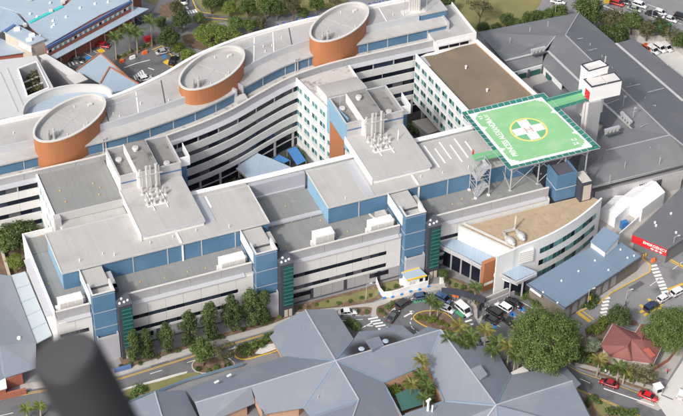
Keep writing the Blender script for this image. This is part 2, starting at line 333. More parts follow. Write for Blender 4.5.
# rear lean-to roof and white parapet beam towards the courtyards
box('rear_cladding', 'grey_lilac', fb, -27.2, -12.0, -4.9, -3.62, 14.12, 18.7)
box('roof_step', 'grey_panel', fb, -27.2, -12.2, -5.3, -4.95, 14.12, 14.9)
box('step_capping', 'metal_pale', fb, -27.2, -12.2, -5.4, -4.93, 14.92, 15.1)
for a, b in ((-41.6, 1.9), (17.6, 35.0)):
    box('rear_parapet', 'white_wall', fb, a, b, -3.3, -2.2, 13.3, 18.9)
    box('parapet_capping', 'white_paint', fb, a, b, -3.6, -2.0, 18.92, 19.1)
WRND = random.Random(77)
SEG = [(-82.3, -74.3), (-65.3, -34.7), (-26.1, 3.5), (12.2, 44.0)]
for si, (a, b) in enumerate(SEG):
    L = b - a; n = max(1, round(L / 8.6)); s = L / n
    for i in range(n):
        box('parapet_panel', 'grey_panel', fb, a + i * s + 0.03, a + (i + 1) * s - 0.03, -28.85, -28.58, 13.35, 16.0)
    box('parapet_capping', 'cap_pale', fb, a, b, -28.95, -28.45, 16.02, 16.18)
    la, lb = [(-80.6, -74.4), (-65.2, -36.8), (-26.0, 3.0), (13.4, 43.0)][si]
    MB().slab([(la, -30.05, 13.38), (lb, -30.05, 13.38), (lb, -28.88, 13.6), (la, -28.88, 13.6)], 0.12).build('sunshade_ledge', 'metal_pale', fb)
    n = max(1, round(L / 4.3)); s = L / n
    wa, wb = [(-82.0, -75.2), (-65.2, -38.6), (-26.0, -0.2), (13.6, 19.5)][si]
    bands = ((9.7, 13.15), (5.8, 8.40), (3.75, 4.45))
    for i in range(n):
        x0, x1 = a + i * s + 0.025, a + (i + 1) * s - 0.025
        for z0, z1 in bands:
            box('spandrel_panel', 'precast', fb, x0, x1, -29.72, -29.42, z0, z1)
    for z0, z1 in ((8.4, 9.7), (4.45, 5.8)):
        nw = max(1, round((wb - wa) / 2.15)); ws = (wb - wa) / nw
        for q in range(nw): box('window', WRND.choice(('window_dark',) * 8 + ('window_blue',) * 3 + ('window_blind',)), fb, wa + q * ws + 0.03, wa + (q + 1) * ws - 0.03, -29.55, -29.43, z0 + 0.02, z1 - 0.02)
        if wb < b - 0.3: box('spandrel_panel', 'precast', fb, wb + 0.02, b, -29.7, -29.43, z0 + 0.01, z1 - 0.01)
    # ground floor
    n = max(1, round(L / 3.0)); s = L / n
    for i in range(n):
        if i % 3 == 2: box('column', 'charcoal', fb, a + i * s + 0.02, a + i * s + 0.8, -29.6, -29.42, 0.1, 3.7)
        box('lower_panel', 'grey_panel', fb, a + i * s + (0.85 if i % 3 == 2 else 0.03), a + (i + 1) * s - 0.03, -29.52, -29.42, 0.35, 3.6)
    ends = [(-81.5, -76), (-64.8, -60.0), (-25.6, -20.0), (13.5, 18.0)][si]
    box('window_strip', 'window_dark', fb, ends[0], ends[1], -29.62, -29.54, 1.9, 3.2)
    e2 = [None, (-43, -38.5), (-4.5, 0.5), None][si]
    if e2: box('window_strip', 'window_dark', fb, e2[0], e2[1], -29.62, -29.54, 1.9, 3.2)
    box('plinth', 'trim_dark', fb, a, b, -29.68, -29.43, 0.0, 0.34)
# duct crossing the sunken deck between the plant rooms
box('cable_duct', 'metal_pale', fb, -27.2, -11.8, -16.4, -15.6, 14.5, 15.0)
box('cable_duct', 'trim_grey', fb, -27.2, -11.8, -15.2, -14.8, 14.3, 14.6)
for x in (-25, -20, -15): box('duct_support', 'trim_grey', fb, x, x + 0.25, -16.3, -15.7, 14.12, 14.48)
MB().bar((-1.0, -20.2, 14.25), (1.2, -27.8, 14.25), 0.35, 0.25).build('roof_kerb', 'cap_pale', fb)
# ------------------------------------------------------------------ upper plant rooms (blue cladding, pale roof)
def plant_room(label, x0, x1, lit_left=True):
    t = thing('plant_room', label, 'plant room', ((x0 + x1) / 2, -12.5, 14.1))
    n = round((x1 - x0) / 8.4); s = (x1 - x0) / n
    box('rear_wall', 'blue_clad', t, x0 + 0.3, x1 - 0.3, -19.7, -5.6, 14.12, 19.15)
    for i in range(n):
        box('wall_panel', 'blue_clad', t, x0 + i * s + 0.05, x0 + (i + 1) * s - 0.05, -20.0, -19.72, 14.14, 19.15)
        if i: box('downpipe', 'trim_grey', t, x0 + i * s - 0.12, x0 + i * s + 0.12, -20.12, -19.98, 14.14, 19.15)
    for i in range(2): box('wall_panel', 'blue_pale' if lit_left else 'blue_clad', t, x0, x0 + 0.28, -19.7 + i * 7.0 + 0.04, -12.7 + i * 7.0 - 0.04, 14.14, 19.15)  # left panels in a paler blue: the sunlit side put into the colour
    r = box('roof', 'roof_light', t, x0 - 0.2, x1 + 0.2, -20.25, -5.2, 19.18, 19.45)
    for a in ((x0 - 0.25, x1 + 0.25, -20.35, -20.05), (x0 - 0.25, x1 + 0.25, -5.4, -5.1)): box('gutter', 'trim_grey', r, *a, 19.2, 19.6)
    for a in (x0 - 0.28, x1 + 0.02): box('gutter', 'cap_pale', r, a, a + 0.26, -20.04, -5.41, 19.2, 19.6)
    rnd = random.Random(x0)
    for i in range(7):
        x = rnd.uniform(x0 + 4, x1 - 4); y = rnd.uniform(-19, -16.5)
        MB().tube((x, y, 19.4), (x, y, 20.0 + rnd.random() * 0.5), 0.09, n=8).build('vent_pipe', 'white_paint', r)
    return t, r
pr1, rf1 = plant_room('western blue plant room with wide pale metal roof behind first two stair towers', -78.1, -27.3)
pr2, rf2 = plant_room('eastern blue plant room with pale metal roof running under the helipad', -11.7, 44.0)
box('strip_roof', 'roof_light', pr1, -73.8, -57.8, -5.05, -1.2, 18.6, 18.85)
box('strip_wall', 'white_wall', pr1, -74.0, -57.8, -5.0, -1.3, 14.12, 18.58)
box('strip_roof', 'roof_light', pr1, -41.6, -27.3, -5.05, -3.7, 19.1, 19.3)
for x in (-38.6,): MB().slab([(x, -10, 19.55), (x + 0.5, -10, 19.55), (x + 0.5, -5.6, 19.55), (x, -5.6, 19.55)], 0.06).build('roof_light_strip', 'white_paint', rf1)
MB().box(-41.6, -38.9, -15.3, -5.6, 19.47, 19.56).build('roof_sheet', 'metal_pale', rf1)
MB().box(-1.8, 0.6, -19.8, -5.6, 19.47, 19.56).build('roof_sheet', 'metal_pale', rf2)
for i in range(6):
    MB().box(19.6 + i * 2.1, 19.95 + i * 2.1, -15.5 + (i % 3), -6.2 - (i % 2) * 2, 19.47, 19.56).build('roof_light_strip', 'white_paint', rf2)
box('downpipe', 'white_paint', pr1, -49.2, -48.8, -20.3, -20.02, 14.12, 18.9); box('roof_channel', 'white_paint', pr1, -49.4, -48.9, -20.0, -16.0, 19.47, 19.7)
box('downpipe', 'white_paint', pr2, 12.0, 12.4, -20.3, -20.02, 14.12, 18.9); box('roof_channel', 'white_paint', pr2, 11.8, 12.3, -20.0, -16.0, 19.47, 19.7)
for k, (pr, a, b) in enumerate(((pr1, -48.5, -42.5), (pr1, -40.5, -34.5), (pr2, -2.8, 3.0))):
    for j in range(2): box('louvre', 'blue_trim', pr, a, b, -20.06, -20.01, 16.6 + j * 0.9, 16.72 + j * 0.9)

# ------------------------------------------------------------------ roof-top plant enclosures with flues
def enclosure(label, x0, x1, pale_face):
    cx = (x0 + x1) / 2
    t = thing('flue_enclosure', label, 'plant enclosure', (cx, 0, 19.5))
    box('base_wall', 'white_wall', t, x0, x1, -15.6, 4.0, 19.47, 20.85)
    r = box('lower_roof', 'roof_light', t, x0 - 0.1, x1 + 0.15, -15.9, 2.0, 20.9, 21.45)
    box('gutter', 'metal_pale', r, x0 + 0.2, x1 + 0.15, -16.15, -15.92, 20.8, 21.3)
    box('verge', 'white_paint', r, x0 - 0.35, x0 - 0.12, -15.9, 2.0, 19.5, 21.6)
    # open-topped box
    Y0, Y1, ZB, ZT = 1.8, 13.4, 19.47, 25.6
    box('floor', 'plant_floor', t, x0 + 0.2, x1 - 0.2, Y0 + 0.2, Y1 - 0.2, 23.6, 23.9)
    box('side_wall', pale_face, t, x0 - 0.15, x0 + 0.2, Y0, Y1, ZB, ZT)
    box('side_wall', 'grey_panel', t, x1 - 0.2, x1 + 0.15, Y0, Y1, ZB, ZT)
    box('front_wall', 'precast_grey', t, x0 + 0.22, x1 - 0.22, Y0, Y0 + 0.25, ZB, ZT)
    box('rear_wall', 'grey_panel', t, x0 + 0.22, x1 - 0.22, Y1 - 0.25, Y1, ZB, ZT)
    box('blue_band', 'blue_trim', t, x0 + 0.3, x1 + 0.1, Y0 - 0.06, Y0 - 0.01, 23.3, 23.7)
    for a in ((x0 - 0.2, x0 + 0.25, Y0 - 0.1, Y1 + 0.1), (x1 - 0.25, x1 + 0.2, Y0 - 0.1, Y1 + 0.1)): box('capping', 'trim_grey', t, *a, ZT + 0.02, ZT + 0.15)
    for a in ((x0 + 0.27, x1 - 0.27, Y0 - 0.08, Y0 + 0.3), (x0 + 0.27, x1 - 0.27, Y1 - 0.3, Y1 + 0.08)): box('capping', 'trim_grey', t, *a, ZT + 0.02, ZT + 0.15)
    # central riser block
    bx0, bx1 = x0 + 4.2, x0 + 9.8
    rb = box('riser_block', 'white_wall', t, bx0, bx1, 0.6, 12.6, 21.5, 26.6)
    box('riser_roof', 'plant_floor', rb, bx0 + 0.15, bx1 - 0.15, 0.75, 12.5, 26.62, 26.7)
    # fans
    for fx, fy, fz in ((x0 + 2.0, 9.5, 23.9), (x0 + 6.3, 9.0, 26.7), (x0 + 12.6, 4.0, 23.9)):
        f = MB().tube((fx, fy, fz), (fx, fy, fz + 0.7), 0.55, 0.45, 12).tube((fx, fy, fz + 0.7), (fx, fy, fz + 1.0), 0.85, 0.75, 12).build('roof_fan', 'cap_pale', t)
        MB().tube((fx, fy, fz + 1.0), (fx, fy, fz + 1.08), 0.5, 0.3, 12).build('fan_cap', 'trim_grey', f)
    # tall flues against the riser
    for i, dx in enumerate((4.6, 6.2, 7.2, 8.6, 9.3)):
        x = x0 + dx; y = -0.2 - 0.25 * (i % 2); h = 27.2 + (0.6, 1.5, 1.2, 1.6, 0.9)[i]; rr = (0.28, 0.34, 0.25, 0.34, 0.25)[i]
        f = MB().tube((x, y, 21.45), (x, y, h), rr, n=12).build('flue', 'flue', t)
        MB().tube((x, y, h), (x, y, h + 0.12), rr + 0.06, rr + 0.02, 12).build('flue_cap', 'trim_grey', f)
    MB().bar((bx0 - 0.3, -0.75, 26.3), (bx1 + 0.3, -0.75, 26.3), 0.22, 0.25).build('flue_bracket', 'steel', t)
    # short exhaust stacks on the lower roof
    rnd = random.Random(int(x0 * 10))
    for i in range(11):
        x = x0 + 4.6 + (i % 4) * 1.7 + rnd.uniform(-.2, .2); y = -1.9 - (i // 4) * 1.9 + rnd.uniform(-.3, .3); h = rnd.uniform(1.2, 2.6)
        f = MB().tube((x, y, 21.45), (x, y, 21.45 + h), 0.27, n=10).build('exhaust_stack', 'flue', t)
        MB().tube((x, y, 21.45), (x, y, 21.75), 0.5, 0.35, 10).build('stack_flashing', 'cap_pale', f)
    for i in range(2): MB().bar((x0 + 5.5 + i * 3.4, -1.5, 21.6), (x0 + 5.5 + i * 3.4, -8.5, 21.6), 0.22, 0.2).build('pipe_run', 'white_paint', t)
    MB().bar((x0 + 4.2, -6.8, 21.6), (x0 + 9.4, -6.8, 21.6), 0.22, 0.2).build('pipe_run', 'white_paint', t)
    # open cage beside the box
    box('cage_wall', 'white_wall', t, x1 + 0.2, x1 + 0.35, 4.0, 9.5, 22.6, 25.4); box('cage_wall', 'white_paint', t, x1 + 0.36, x1 + 3.0, 3.8, 4.0, 22.6, 25.4)
    box('cage_wall', 'white_paint', t, x1 + 2.85, x1 + 3.0, 4.02, 9.5, 22.6, 25.4); box('cage_floor', 'trim_dark', t, x1 + 0.37, x1 + 2.83, 4.02, 9.5, 22.6, 22.8)
    box('link_wall', 'blue_clad', t, x1 + 0.2, x1 + 2.2, 4.0, 7.5, 14.0, 22.5)
    return t
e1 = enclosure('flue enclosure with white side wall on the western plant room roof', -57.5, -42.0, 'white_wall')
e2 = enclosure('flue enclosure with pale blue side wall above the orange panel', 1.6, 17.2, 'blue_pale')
MB().tube((3.6, 11.0, 23.9), (3.6, 11.0, 29.5), 0.06, n=6).build('antenna_mast', 'trim_grey', e2)
MB().tube((16.0, 12.9, 25.7), (16.0, 12.9, 31.5), 0.05, n=6).build('antenna_mast', 'trim_grey', e2)
MB().tube((13.6, -3.6, 21.45), (13.6, -3.6, 24.3), 0.12, n=8).build('vent_pipe', 'white_paint', e2)

# ------------------------------------------------------------------ stair towers
def stair_tower(label, x0):
    W = 5.3; t = thing('stair_tower', label, 'tower', (x0 + W / 2, -28, 0)); y0 = -31.3
    zs = [0, 5.7, 10.0, 14.9, 20.2]
    for i in range(4): box('cladding_tier', 'blue_clad', t, x0, x0 + W, y0, -20.4, zs[i] + 0.06, min(zs[i + 1] - 0.06, 18.5))
    for z in zs[1:4]: box('joint_trim', 'trim_grey', t, x0 - 0.05, x0 + W + 0.05, y0 - 0.05, -20.45, z - 0.055, z + 0.055)
    box('front_parapet', 'blue_clad', t, x0, x0 + W, y0, y0 + 0.3, 18.52, 20.55)
    box('side_parapet', 'blue_clad', t, x0, x0 + 0.3, y0 + 0.31, -27.0, 18.52, 20.55); box('side_parapet', 'white_wall', t, x0 + W - 0.3, x0 + W, y0 + 0.31, -27.0, 18.52, 20.55)
    box('joint_trim', 'trim_grey', t, x0 - 0.04, x0 + W + 0.04, y0 - 0.04, y0 - 0.005, 20.0, 20.1)
    for a in ((x0 - 0.08, x0 + W + 0.08, y0 - 0.08, y0 + 0.34), (x0 - 0.08, x0 + 0.34, y0 + 0.35, -27.0), (x0 + W - 0.34, x0 + W + 0.08, y0 + 0.35, -27.0)): box('capping', 'cap_pale', t, *a, 20.57, 20.7)
    box('well_floor', 'roof_light', t, x0 + 0.31, x0 + W - 0.31, y0 + 0.31, -27.3, 18.52, 18.7)
    box('rear_roof', 'roof_light', t, x0 + 0.05, x0 + W - 0.05, -26.98, -20.4, 18.55, 19.05)
    box('well_edge', 'trim_dark', t, x0 + 0.32, x0 + W - 0.32, -27.28, -27.0, 18.72, 19.12)
    box('side_panel', 'white_wall', t, x0 - 0.14, x0 - 0.01, -29.5, -20.4, 16.4, 19.6)
    box('side_wing', 'precast_grey', t, x0 + W + 0.02, x0 + W + 1.5, -27.7, -22.0, 14.1, 18.0); box('wing_roof', 'roof_light', t, x0 + W + 0.02, x0 + W + 1.6, -27.8, -21.9, 18.02, 18.2)
    # glazed shaft
    gx0, gx1 = x0 + W + 0.05, x0 + W + 3.3
    box('shaft_frame', 'charcoal', t, gx0, gx1, -33.3, -28.42, 0, 17.0)
    for i in range(11):
        p = box('pane', 'window_green', t, gx0 + 0.7, gx1 - 0.12, -33.40, -33.31, 3.6 + i * 1.16, 4.62 + i * 1.16)
        box('louvre_blade', 'blade_teal', p, gx0 + 0.7, gx1 - 0.1, -33.58, -33.41, 4.12 + i * 1.16, 4.22 + i * 1.16)
        box('side_pane', 'window_green', t, gx1 + 0.01, gx1 + 0.05, -33.1, -30.2, 3.6 + i * 1.16, 4.62 + i * 1.16)
    box('shaft_roof', 'trim_dark', t, gx0 - 0.05, gx1 + 0.1, -33.4, -28.42, 17.02, 17.2)
    box('rear_wall', 'charcoal', t, gx0, gx0 + 1.6, -28.4, -26.5, 14.1, 18.2)
    for vx, vy in ((0.6, -32.4), (1.7, -32.3), (1.4, -31.0), (2.6, -32.0)): MB().tube((gx0 + vx, vy, 17.2), (gx0 + vx, vy, 17.45), 0.3, 0.25, 10).build('roof_vent', 'white_paint', t)
    for dx in (0.9, 2.0): box('door', 'render_cream', t, gx0 + dx, gx0 + dx + 0.85, -33.36, -33.31, 0.1, 2.4)
    # low service box
    box('service_box', 'grey_lilac', t, x0 + 0.1, x0 + W - 0.15, -32.4, -31.4, 0, 7.4)
    box('service_box_well', 'charcoal', t, x0 + 0.4, x0 + W - 0.45, -32.2, -31.45, 7.41, 7.44)
    for a in ((x0 + 0.1, x0 + W - 0.15, -32.4, -32.25), (x0 + W - 0.4, x0 + W - 0.15, -32.24, -31.4), (x0 + 0.1, x0 + 0.35, -32.24, -31.4)): box('service_parapet', 'metal_pale', t, *a, 7.42, 8.0)
    return t
stair_tower('blue stair tower nearest the dark blurred tube', -74.1)
stair_tower('blue stair tower at the end of the row of street trees', -34.5)
stair_tower('blue stair tower behind the white site cabin', 3.8)
# bench-like dark planter at the first tower door
def ac_unit(label, x0, x1, y0, y1, zt, small=False):
    t = thing('air_handling_unit', label, 'air handler', ((x0 + x1) / 2, (y0 + y1) / 2, 14.1), 'white air handling units on the roof deck')
    box('casing', 'white_paint', t, x0, x1, y0, y1, 14.45, zt - 0.08)
    box('lid', 'white_paint', t, x0 - 0.06, x1 + 0.06, y0 - 0.06, y1 + 0.06, zt - 0.07, zt)
    for x in (x0 + 0.2, (x0 + x1) / 2 - 0.1, x1 - 0.4): box('skid', 'trim_grey', t, x, x + 0.2, y0 + 0.05, y1 - 0.05, 14.1, 14.44)
    n = 3
    for i in range(n):
        a = x0 + 0.15 + i * (x1 - x0 - 0.3) / n
        box('access_panel', 'cap_pale', t, a + 0.06, a + (x1 - x0 - 0.3) / n - 0.06, y0 - 0.04, y0 - 0.005, 14.7, zt - 0.35)
    box('duct_end', 'trim_grey', t, x1 + 0.005, x1 + 0.7, (y0 + y1) / 2 - 0.5, (y0 + y1) / 2 + 0.5, 15.0, 16.2)
    box('junction_box', 'white_paint', t, x0 - 0.8, x0 - 0.01, y0 + 0.4, y0 + 1.3, 14.1, 15.4)
ac_unit('white air handler left of the first blue stair tower, beside the tube', -81.0, -75.4, -27.2, -25.0, 17.0)
ac_unit('white air handler left of the blue stair tower near the street trees', -41.8, -35.8, -27.3, -24.9, 16.9)
ac_unit('stubby white air handler alone on the open deck between plant rooms', -17.8, -12.9, -26.8, -24.4, 17.2)
ac_unit('white air handler left of the stair tower behind the site cabin', -3.7, 2.4, -27.3, -25.0, 16.9)
tag(box('equipment_box', 'roof_light', None, -0.2, 2.4, -23.6, -21.6, 14.1, 15.8), 'small beige equipment box behind the rightmost white air handler', 'equipment box')
# small orange walkway markers on the decks
MK = [(40.5, 236, 14.1), (48.5, 284, 14.1), (164.5, 278, 14.1), (187.5, 272, 14.1), (140, 282, 14.1), (205.5, 268.2, 14.1), (285.3, 206, 14.1), (294.4, 219.8, 14.1), (286, 247, 14.1), (320.5, 220.5, 14.1), (347.5, 231.8, 14.1),
      (431.5, 210.2, 14.1), (452.5, 204.2, 14.1), (472.5, 199.5, 14.1), (462, 199, 14.1), (541, 174, 14.1),
      (60, 191, 20.8), (65.5, 202, 20.8), (93, 183.5, 20.8), (100, 187.5, 20.8), (99, 194.5, 20.8), (89.5, 160, 20.8)]
mk = MB().box(-0.15, 0.15, -0.15, 0.15, 0.0, 0.08).box(-0.09, 0.09, -0.09, 0.09, 0.08, 0.24).mesh('deck_marker', 'marker_yellow')
for mi_, (a, b, z) in enumerate(sorted(MK)):
    o = bpy.data.objects.new('deck_marker', mk); C.objects.link(o); o.location = P(a, b, z + (0.0 if z < 20 else 0.25)) - Vector((0, 0, 0))
    tag(o, f'{ORD[mi_]} small orange roof marker from the left on the grey decks', 'marker', 'orange markers scattered on the grey roof decks')

# ================================================================== LINK WINGS
lw = thing('link_wing', 'western link wing with mottled white wall and plain grey flat roof', 'building', (-66, 8, 0))
box('walls', 'white_wall', lw, -74.6, -57.8, -1.1, 17.5, 0, 20.2)
box('roof', 'deck_grey', lw, -74.5, -57.8, -1.0, 18.6, 20.25, 20.9)
box('parapet', 'white_wall', lw, -75.1, -74.62, -1.2, 16.0, 0, 21.3)
box('parapet', 'trim_grey', lw, -74.6, -57.8, -1.4, -1.12, 19.0, 21.2)
box('corner_pier', 'precast_grey', lw, -75.15, -73.6, -2.9, -1.42, 13.0, 21.2)
rnd = random.Random(3)
for i in range(6):
    for k in range(5):
        y = 0.2 + i * 2.6
        box('window', rnd.choice(('panel_pale', 'roof_sky', 'panel_pale', 'window_teal')), lw, -75.16, -75.11, y, y + 1.1, 2.6 + k * 3.9, 4.3 + k * 3.9)
cw = thing('link_wing', 'central link wing with teal window grid, orange panel and stained white roof', 'building', (7, 17, 0))
A0, A1 = (-1.3, 29.8), (3.6, 3.2)
dv = Vector((A1[0] - A0[0], A1[1] - A0[1], 0)); CWL = dv.length; dv.normalize(); dn = Vector((dv.y, -dv.x, 0))   # dn points to -X side
if dn.x > 0: dn = -dn
def cwp(s, o, z): return (A0[0] + dv.x * s + dn.x * o, A0[1] + dv.y * s + dn.y * o, z)
def wallbox(mb, fn, s0, s1, o0, o1, z0, z1):
    q = [fn(s0, o0, 0)[:2], fn(s1, o0, 0)[:2], fn(s1, o1, 0)[:2], fn(s0, o1, 0)[:2]]
    return mb.prism(q, z0, z1)
pol = [A0, A1, (16.6, 3.2), (14.2, 31.0)]
MB().prism(off_poly(pol, 0.3), 0, 20.9).build('core_wall', 'white_wall', cw)
MB().prism(off_poly(pol, 0.32), 20.95, 21.1).build('roof', 'roof_dirty', cw)
wallbox(MB(), cwp, 0, CWL, 0, -0.28, 0, 21.7).build('side_wall', 'white_wall', cw)
box('parapet', 'white_wall', cw, 13.9, 14.2, 14.5, 30.4, 20.5, 21.6)
NC = 7; cp = CWL / NC
for i in range(NC):
    if i: wallbox(MB(), cwp, i * cp - 0.35, i * cp + 0.35, 0.22, 0.01, 0.5, 21.2).build('pilaster', 'white_wall', cw)
    for k in range(5):
        s0 = i * cp + 0.6; z0 = 2.6 + k * 3.85
        w_ = wallbox(MB(), cwp, s0 - .1, s0 + cp - 1.1, 0.06, 0.005, z0 - .9, z0 + 1.7).build('window', 'panel_pale', cw)
        for q in (0, 1): wallbox(MB(), cwp, s0 + q * (cp - 1.2) * .52 + .05, s0 + q * (cp - 1.2) * .52 + (cp - 1.2) * .42, 0.1, 0.065, z0 + .25, z0 + 1.6).build('pane', 'window_teal' if (i * 3 + k + q) % 3 else 'window_green', w_)
# blue surround with orange panel
b0, b1 = 16.2, CWL - 1.0
wallbox(MB(), cwp, b0, b1, 0.42, 0.24, 19.3, 25.4).build('blue_surround', 'blue_pale', cw)
wallbox(MB(), cwp, b0, b0 + 1.5, 0.42, 0.24, 15.0, 19.28).build('blue_surround', 'blue_pale', cw)
wallbox(MB(), cwp, b1 - 1.6, b1, 0.42, 0.24, 15.0, 19.28).build('blue_surround', 'blue_pale', cw)
wallbox(MB(), cwp, b0 + 1.55, b1 - 1.65, 0.5, 0.23, 1.0, 23.2).build('orange_panel', 'orange_panel', cw)
# vaulted plant roof on the link wing
mb = MB(); n = 10; ring = []
for i in range(n + 1):
    t = i / n; y = 16.2 + 7.4 * t; z = 21.2 + 2.7 * math.sin(PI * (0.12 + 0.5 * (1 - t)) ) if i else 21.2 + 2.55
    ring.append((y, 21.3 + 2.6 * math.sin(PI * (0.5 + 0.34 * t))))
poly0 = [(2.2, y, z) for y, z in ring] + [(2.2, 23.6, 21.1), (2.2, 16.2, 21.1)]
poly1 = [(13.4, y, z) for y, z in ring] + [(13.4, 23.6, 21.1), (13.4, 16.2, 21.1)]
nn = len(poly0)
mb.add(poly0 + poly1, [tuple(range(nn)), tuple(range(2 * nn - 1, nn - 1, -1))] + [(i, (i + 1) % nn, nn + (i + 1) % nn, nn + i) for i in range(nn)])
mb.build('vaulted_roof', 'roof_light', cw)
MB().add([(p[0] - 0.03, p[1], p[2]) for p in poly0], [tuple(range(nn))]).build('vault_gable', 'white_paint', cw)

# ------------------------------------------------------------------ brown-roofed wing
bw = thing('bridge_wing', 'wing with large flat brown roof and white window grid beside helipad', 'building', (44, 15, 0))
B = [(33.2, 30.0), (36.2, -3.0), (56.6, -3.0), (51.1, 36.0), (49.6, 36.0), (49.2, 30.8), (38.6, 29.5)]
B0 = [(33.2, 30.0), (36.2, -3.0), (56.6, -3.0), (51.1, 36.0)]
MB().prism(off_poly(B0, 0.3), 5.0, 19.3).build('core_wall', 'white_wall', bw)
MB().prism(off_poly(B, 0.3), 19.35, 19.6).build('roof', 'roof_brown', bw)
MB().prism(off_poly(B0, 0.9), 4.6, 4.98).build('soffit', 'trim_dark', bw)
def edge(pa, pb):
    d = Vector((pb[0] - pa[0], pb[1] - pa[1], 0)); L = d.length; d.normalize(); nn_ = Vector((-d.y, d.x, 0))
    return (lambda s, o, z: (pa[0] + d.x * s + nn_.x * o, pa[1] + d.y * s + nn_.y * o, z)), L
fn, L = edge(B0[1], B0[0])      # left wall, walking north; +o points to -X
wallbox(MB(), fn, 0, L, 0.0, -0.28, 4.8, 20.5).build('side_wall', 'white_wall', bw)
wallbox(MB(), fn, 0, L, 0.05, -0.35, 20.52, 20.66).build('capping', 'white_paint', bw)
fn2, L2 = edge(B0[3], B0[2])
wallbox(MB(), fn2, 0, L2, 0.0, -0.7, 18.8, 20.6).build('parapet', 'white_wall', bw)
wallbox(MB(), fn2, 0.3, L2, -0.72, -0.8, 19.61, 19.85).build('parapet_flashing', 'brick_tan', bw)
NC = 9; cp = L / NC
for i in range(NC):
    wallbox(MB(), fn, i * cp + 0.02, i * cp + 0.5, 0.25, 0.01, 5.2, 19.9).build('pilaster', 'white_wall', bw)
    for k in range(4):
        z0 = 6.2 + k * 3.55; s0 = i * cp + 0.75
        w_ = wallbox(MB(), fn, s0 - .1, s0 + cp - 0.9, 0.05, 0.005, z0 - .8, z0 + 1.8).build('window', 'panel_pale', bw)
        for q in (0, 1): wallbox(MB(), fn, s0 + q * (cp - 1.0) * .52, s0 + q * (cp - 1.0) * .52 + (cp - 1.0) * .44, 0.09, 0.055, z0 + .35, z0 + 1.7).build('pane', 'window_green' if (i * 3 + k + q) % 3 else 'window_teal', w_)
for s in (3, 12, 21, 30):
    q = fn(s, -1.5, 0); box('column', 'precast_grey', bw, q[0] - 0.4, q[0] + 0.4, q[1] - 0.4, q[1] + 0.4, 0, 4.58)
    q = fn(s, -14, 0); box('column', 'precast_grey', bw, q[0] - 0.4, q[0] + 0.4, q[1] - 0.4, q[1] + 0.4, 0, 4.58)
for a, b in ((465.8, 67.5), (487, 90.5)):
    p = P(a, b + 1, 19.6); MB().tube((p.x, p.y, 19.6), (p.x, p.y, 20.3), 0.22, n=10).tube((p.x, p.y, 20.3), (p.x, p.y, 20.45), 0.34, n=10).build('roof_vent', 'white_paint', bw)
MB().sheet(XY([(424, 56.5), (431, 66), (426.5, 68), (418.5, 58)], 19.6), 19.66).build('pale_membrane', 'metal_pale', bw)
# ================================================================== WAVE WARD BLOCK
def spline(pts):
    def f(x):
        if x <= pts[0][0]: return pts[0][1]
        if x >= pts[-1][0]: return pts[-1][1]
        for i in range(len(pts) - 1):
            if pts[i][0] <= x <= pts[i + 1][0]:
                x0, y0 = pts[i]; x1, y1 = pts[i + 1]; h = x1 - x0
                def sl(j):
                    if j <= 0 or j >= len(pts) - 1: return 0.0
                    return (pts[j + 1][1] - pts[j - 1][1]) / (pts[j + 1][0] - pts[j - 1][0])
                m0, m1 = sl(i), sl(i + 1); t = (x - x0) / h
                return (2*t**3-3*t*t+1)*y0 + (t**3-2*t*t+t)*h*m0 + (-2*t**3+3*t*t)*y1 + (t**3-t*t)*h*m1
    return f
WF = spline([(-75, 14.0), (-52, 14.3), (-37.1, 16.6), (-28.6, 18.4), (-20.7, 20.9), (-12.1, 24.7), (-2.3, 28.5), (8, 30.3), (18, 30.7)])
WR = spline([(-60, 31.4), (-50, 31.7), (-36.5, 35.7), (-25.2, 41.0), (-14, 44.2), (-5.6, 45.5), (10, 46.5)])
def wpt(x, o):
    d = (WF(x + 0.1) - WF(x - 0.1)) / 0.2; L = math.hypot(1, d)
    return (x - d / L * o, WF(x) + o / L)
XL, XR = -104.0, 39.2
def strip(x0, x1, o0, o1, z0, z1, n=None, z1b=None, z0b=None):
    """curved solid between offsets o0 (front) and o1 (back)"""
    n = n or max(1, int(abs(x1 - x0) / 1.6)); mb = MB(); vs = []; fs = []
    for i in range(n + 1):
        x = x0 + (x1 - x0) * i / n; a = wpt(x, o0); b = wpt(x, o1)
        zb = z1 if z1b is None else z1b; z0x = z0 if z0b is None else z0b
        vs += [(a[0], a[1], z0), (b[0], b[1], z0x), (b[0], b[1], zb), (a[0], a[1], z1)]
    for i in range(n):
        k = 4 * i
        for j in range(4): fs.append((k + j, k + (j + 1) % 4, k + 4 + (j + 1) % 4, k + 4 + j))
    fs += [(0, 1, 2, 3), (4 * n + 3, 4 * n + 2, 4 * n + 1, 4 * n)]
    return mb.add(vs, fs)
wb = thing('wave_ward_block', 'long curved ward block with white bands, dark windows and orange roof drums', 'building', (-25, 28, 0))
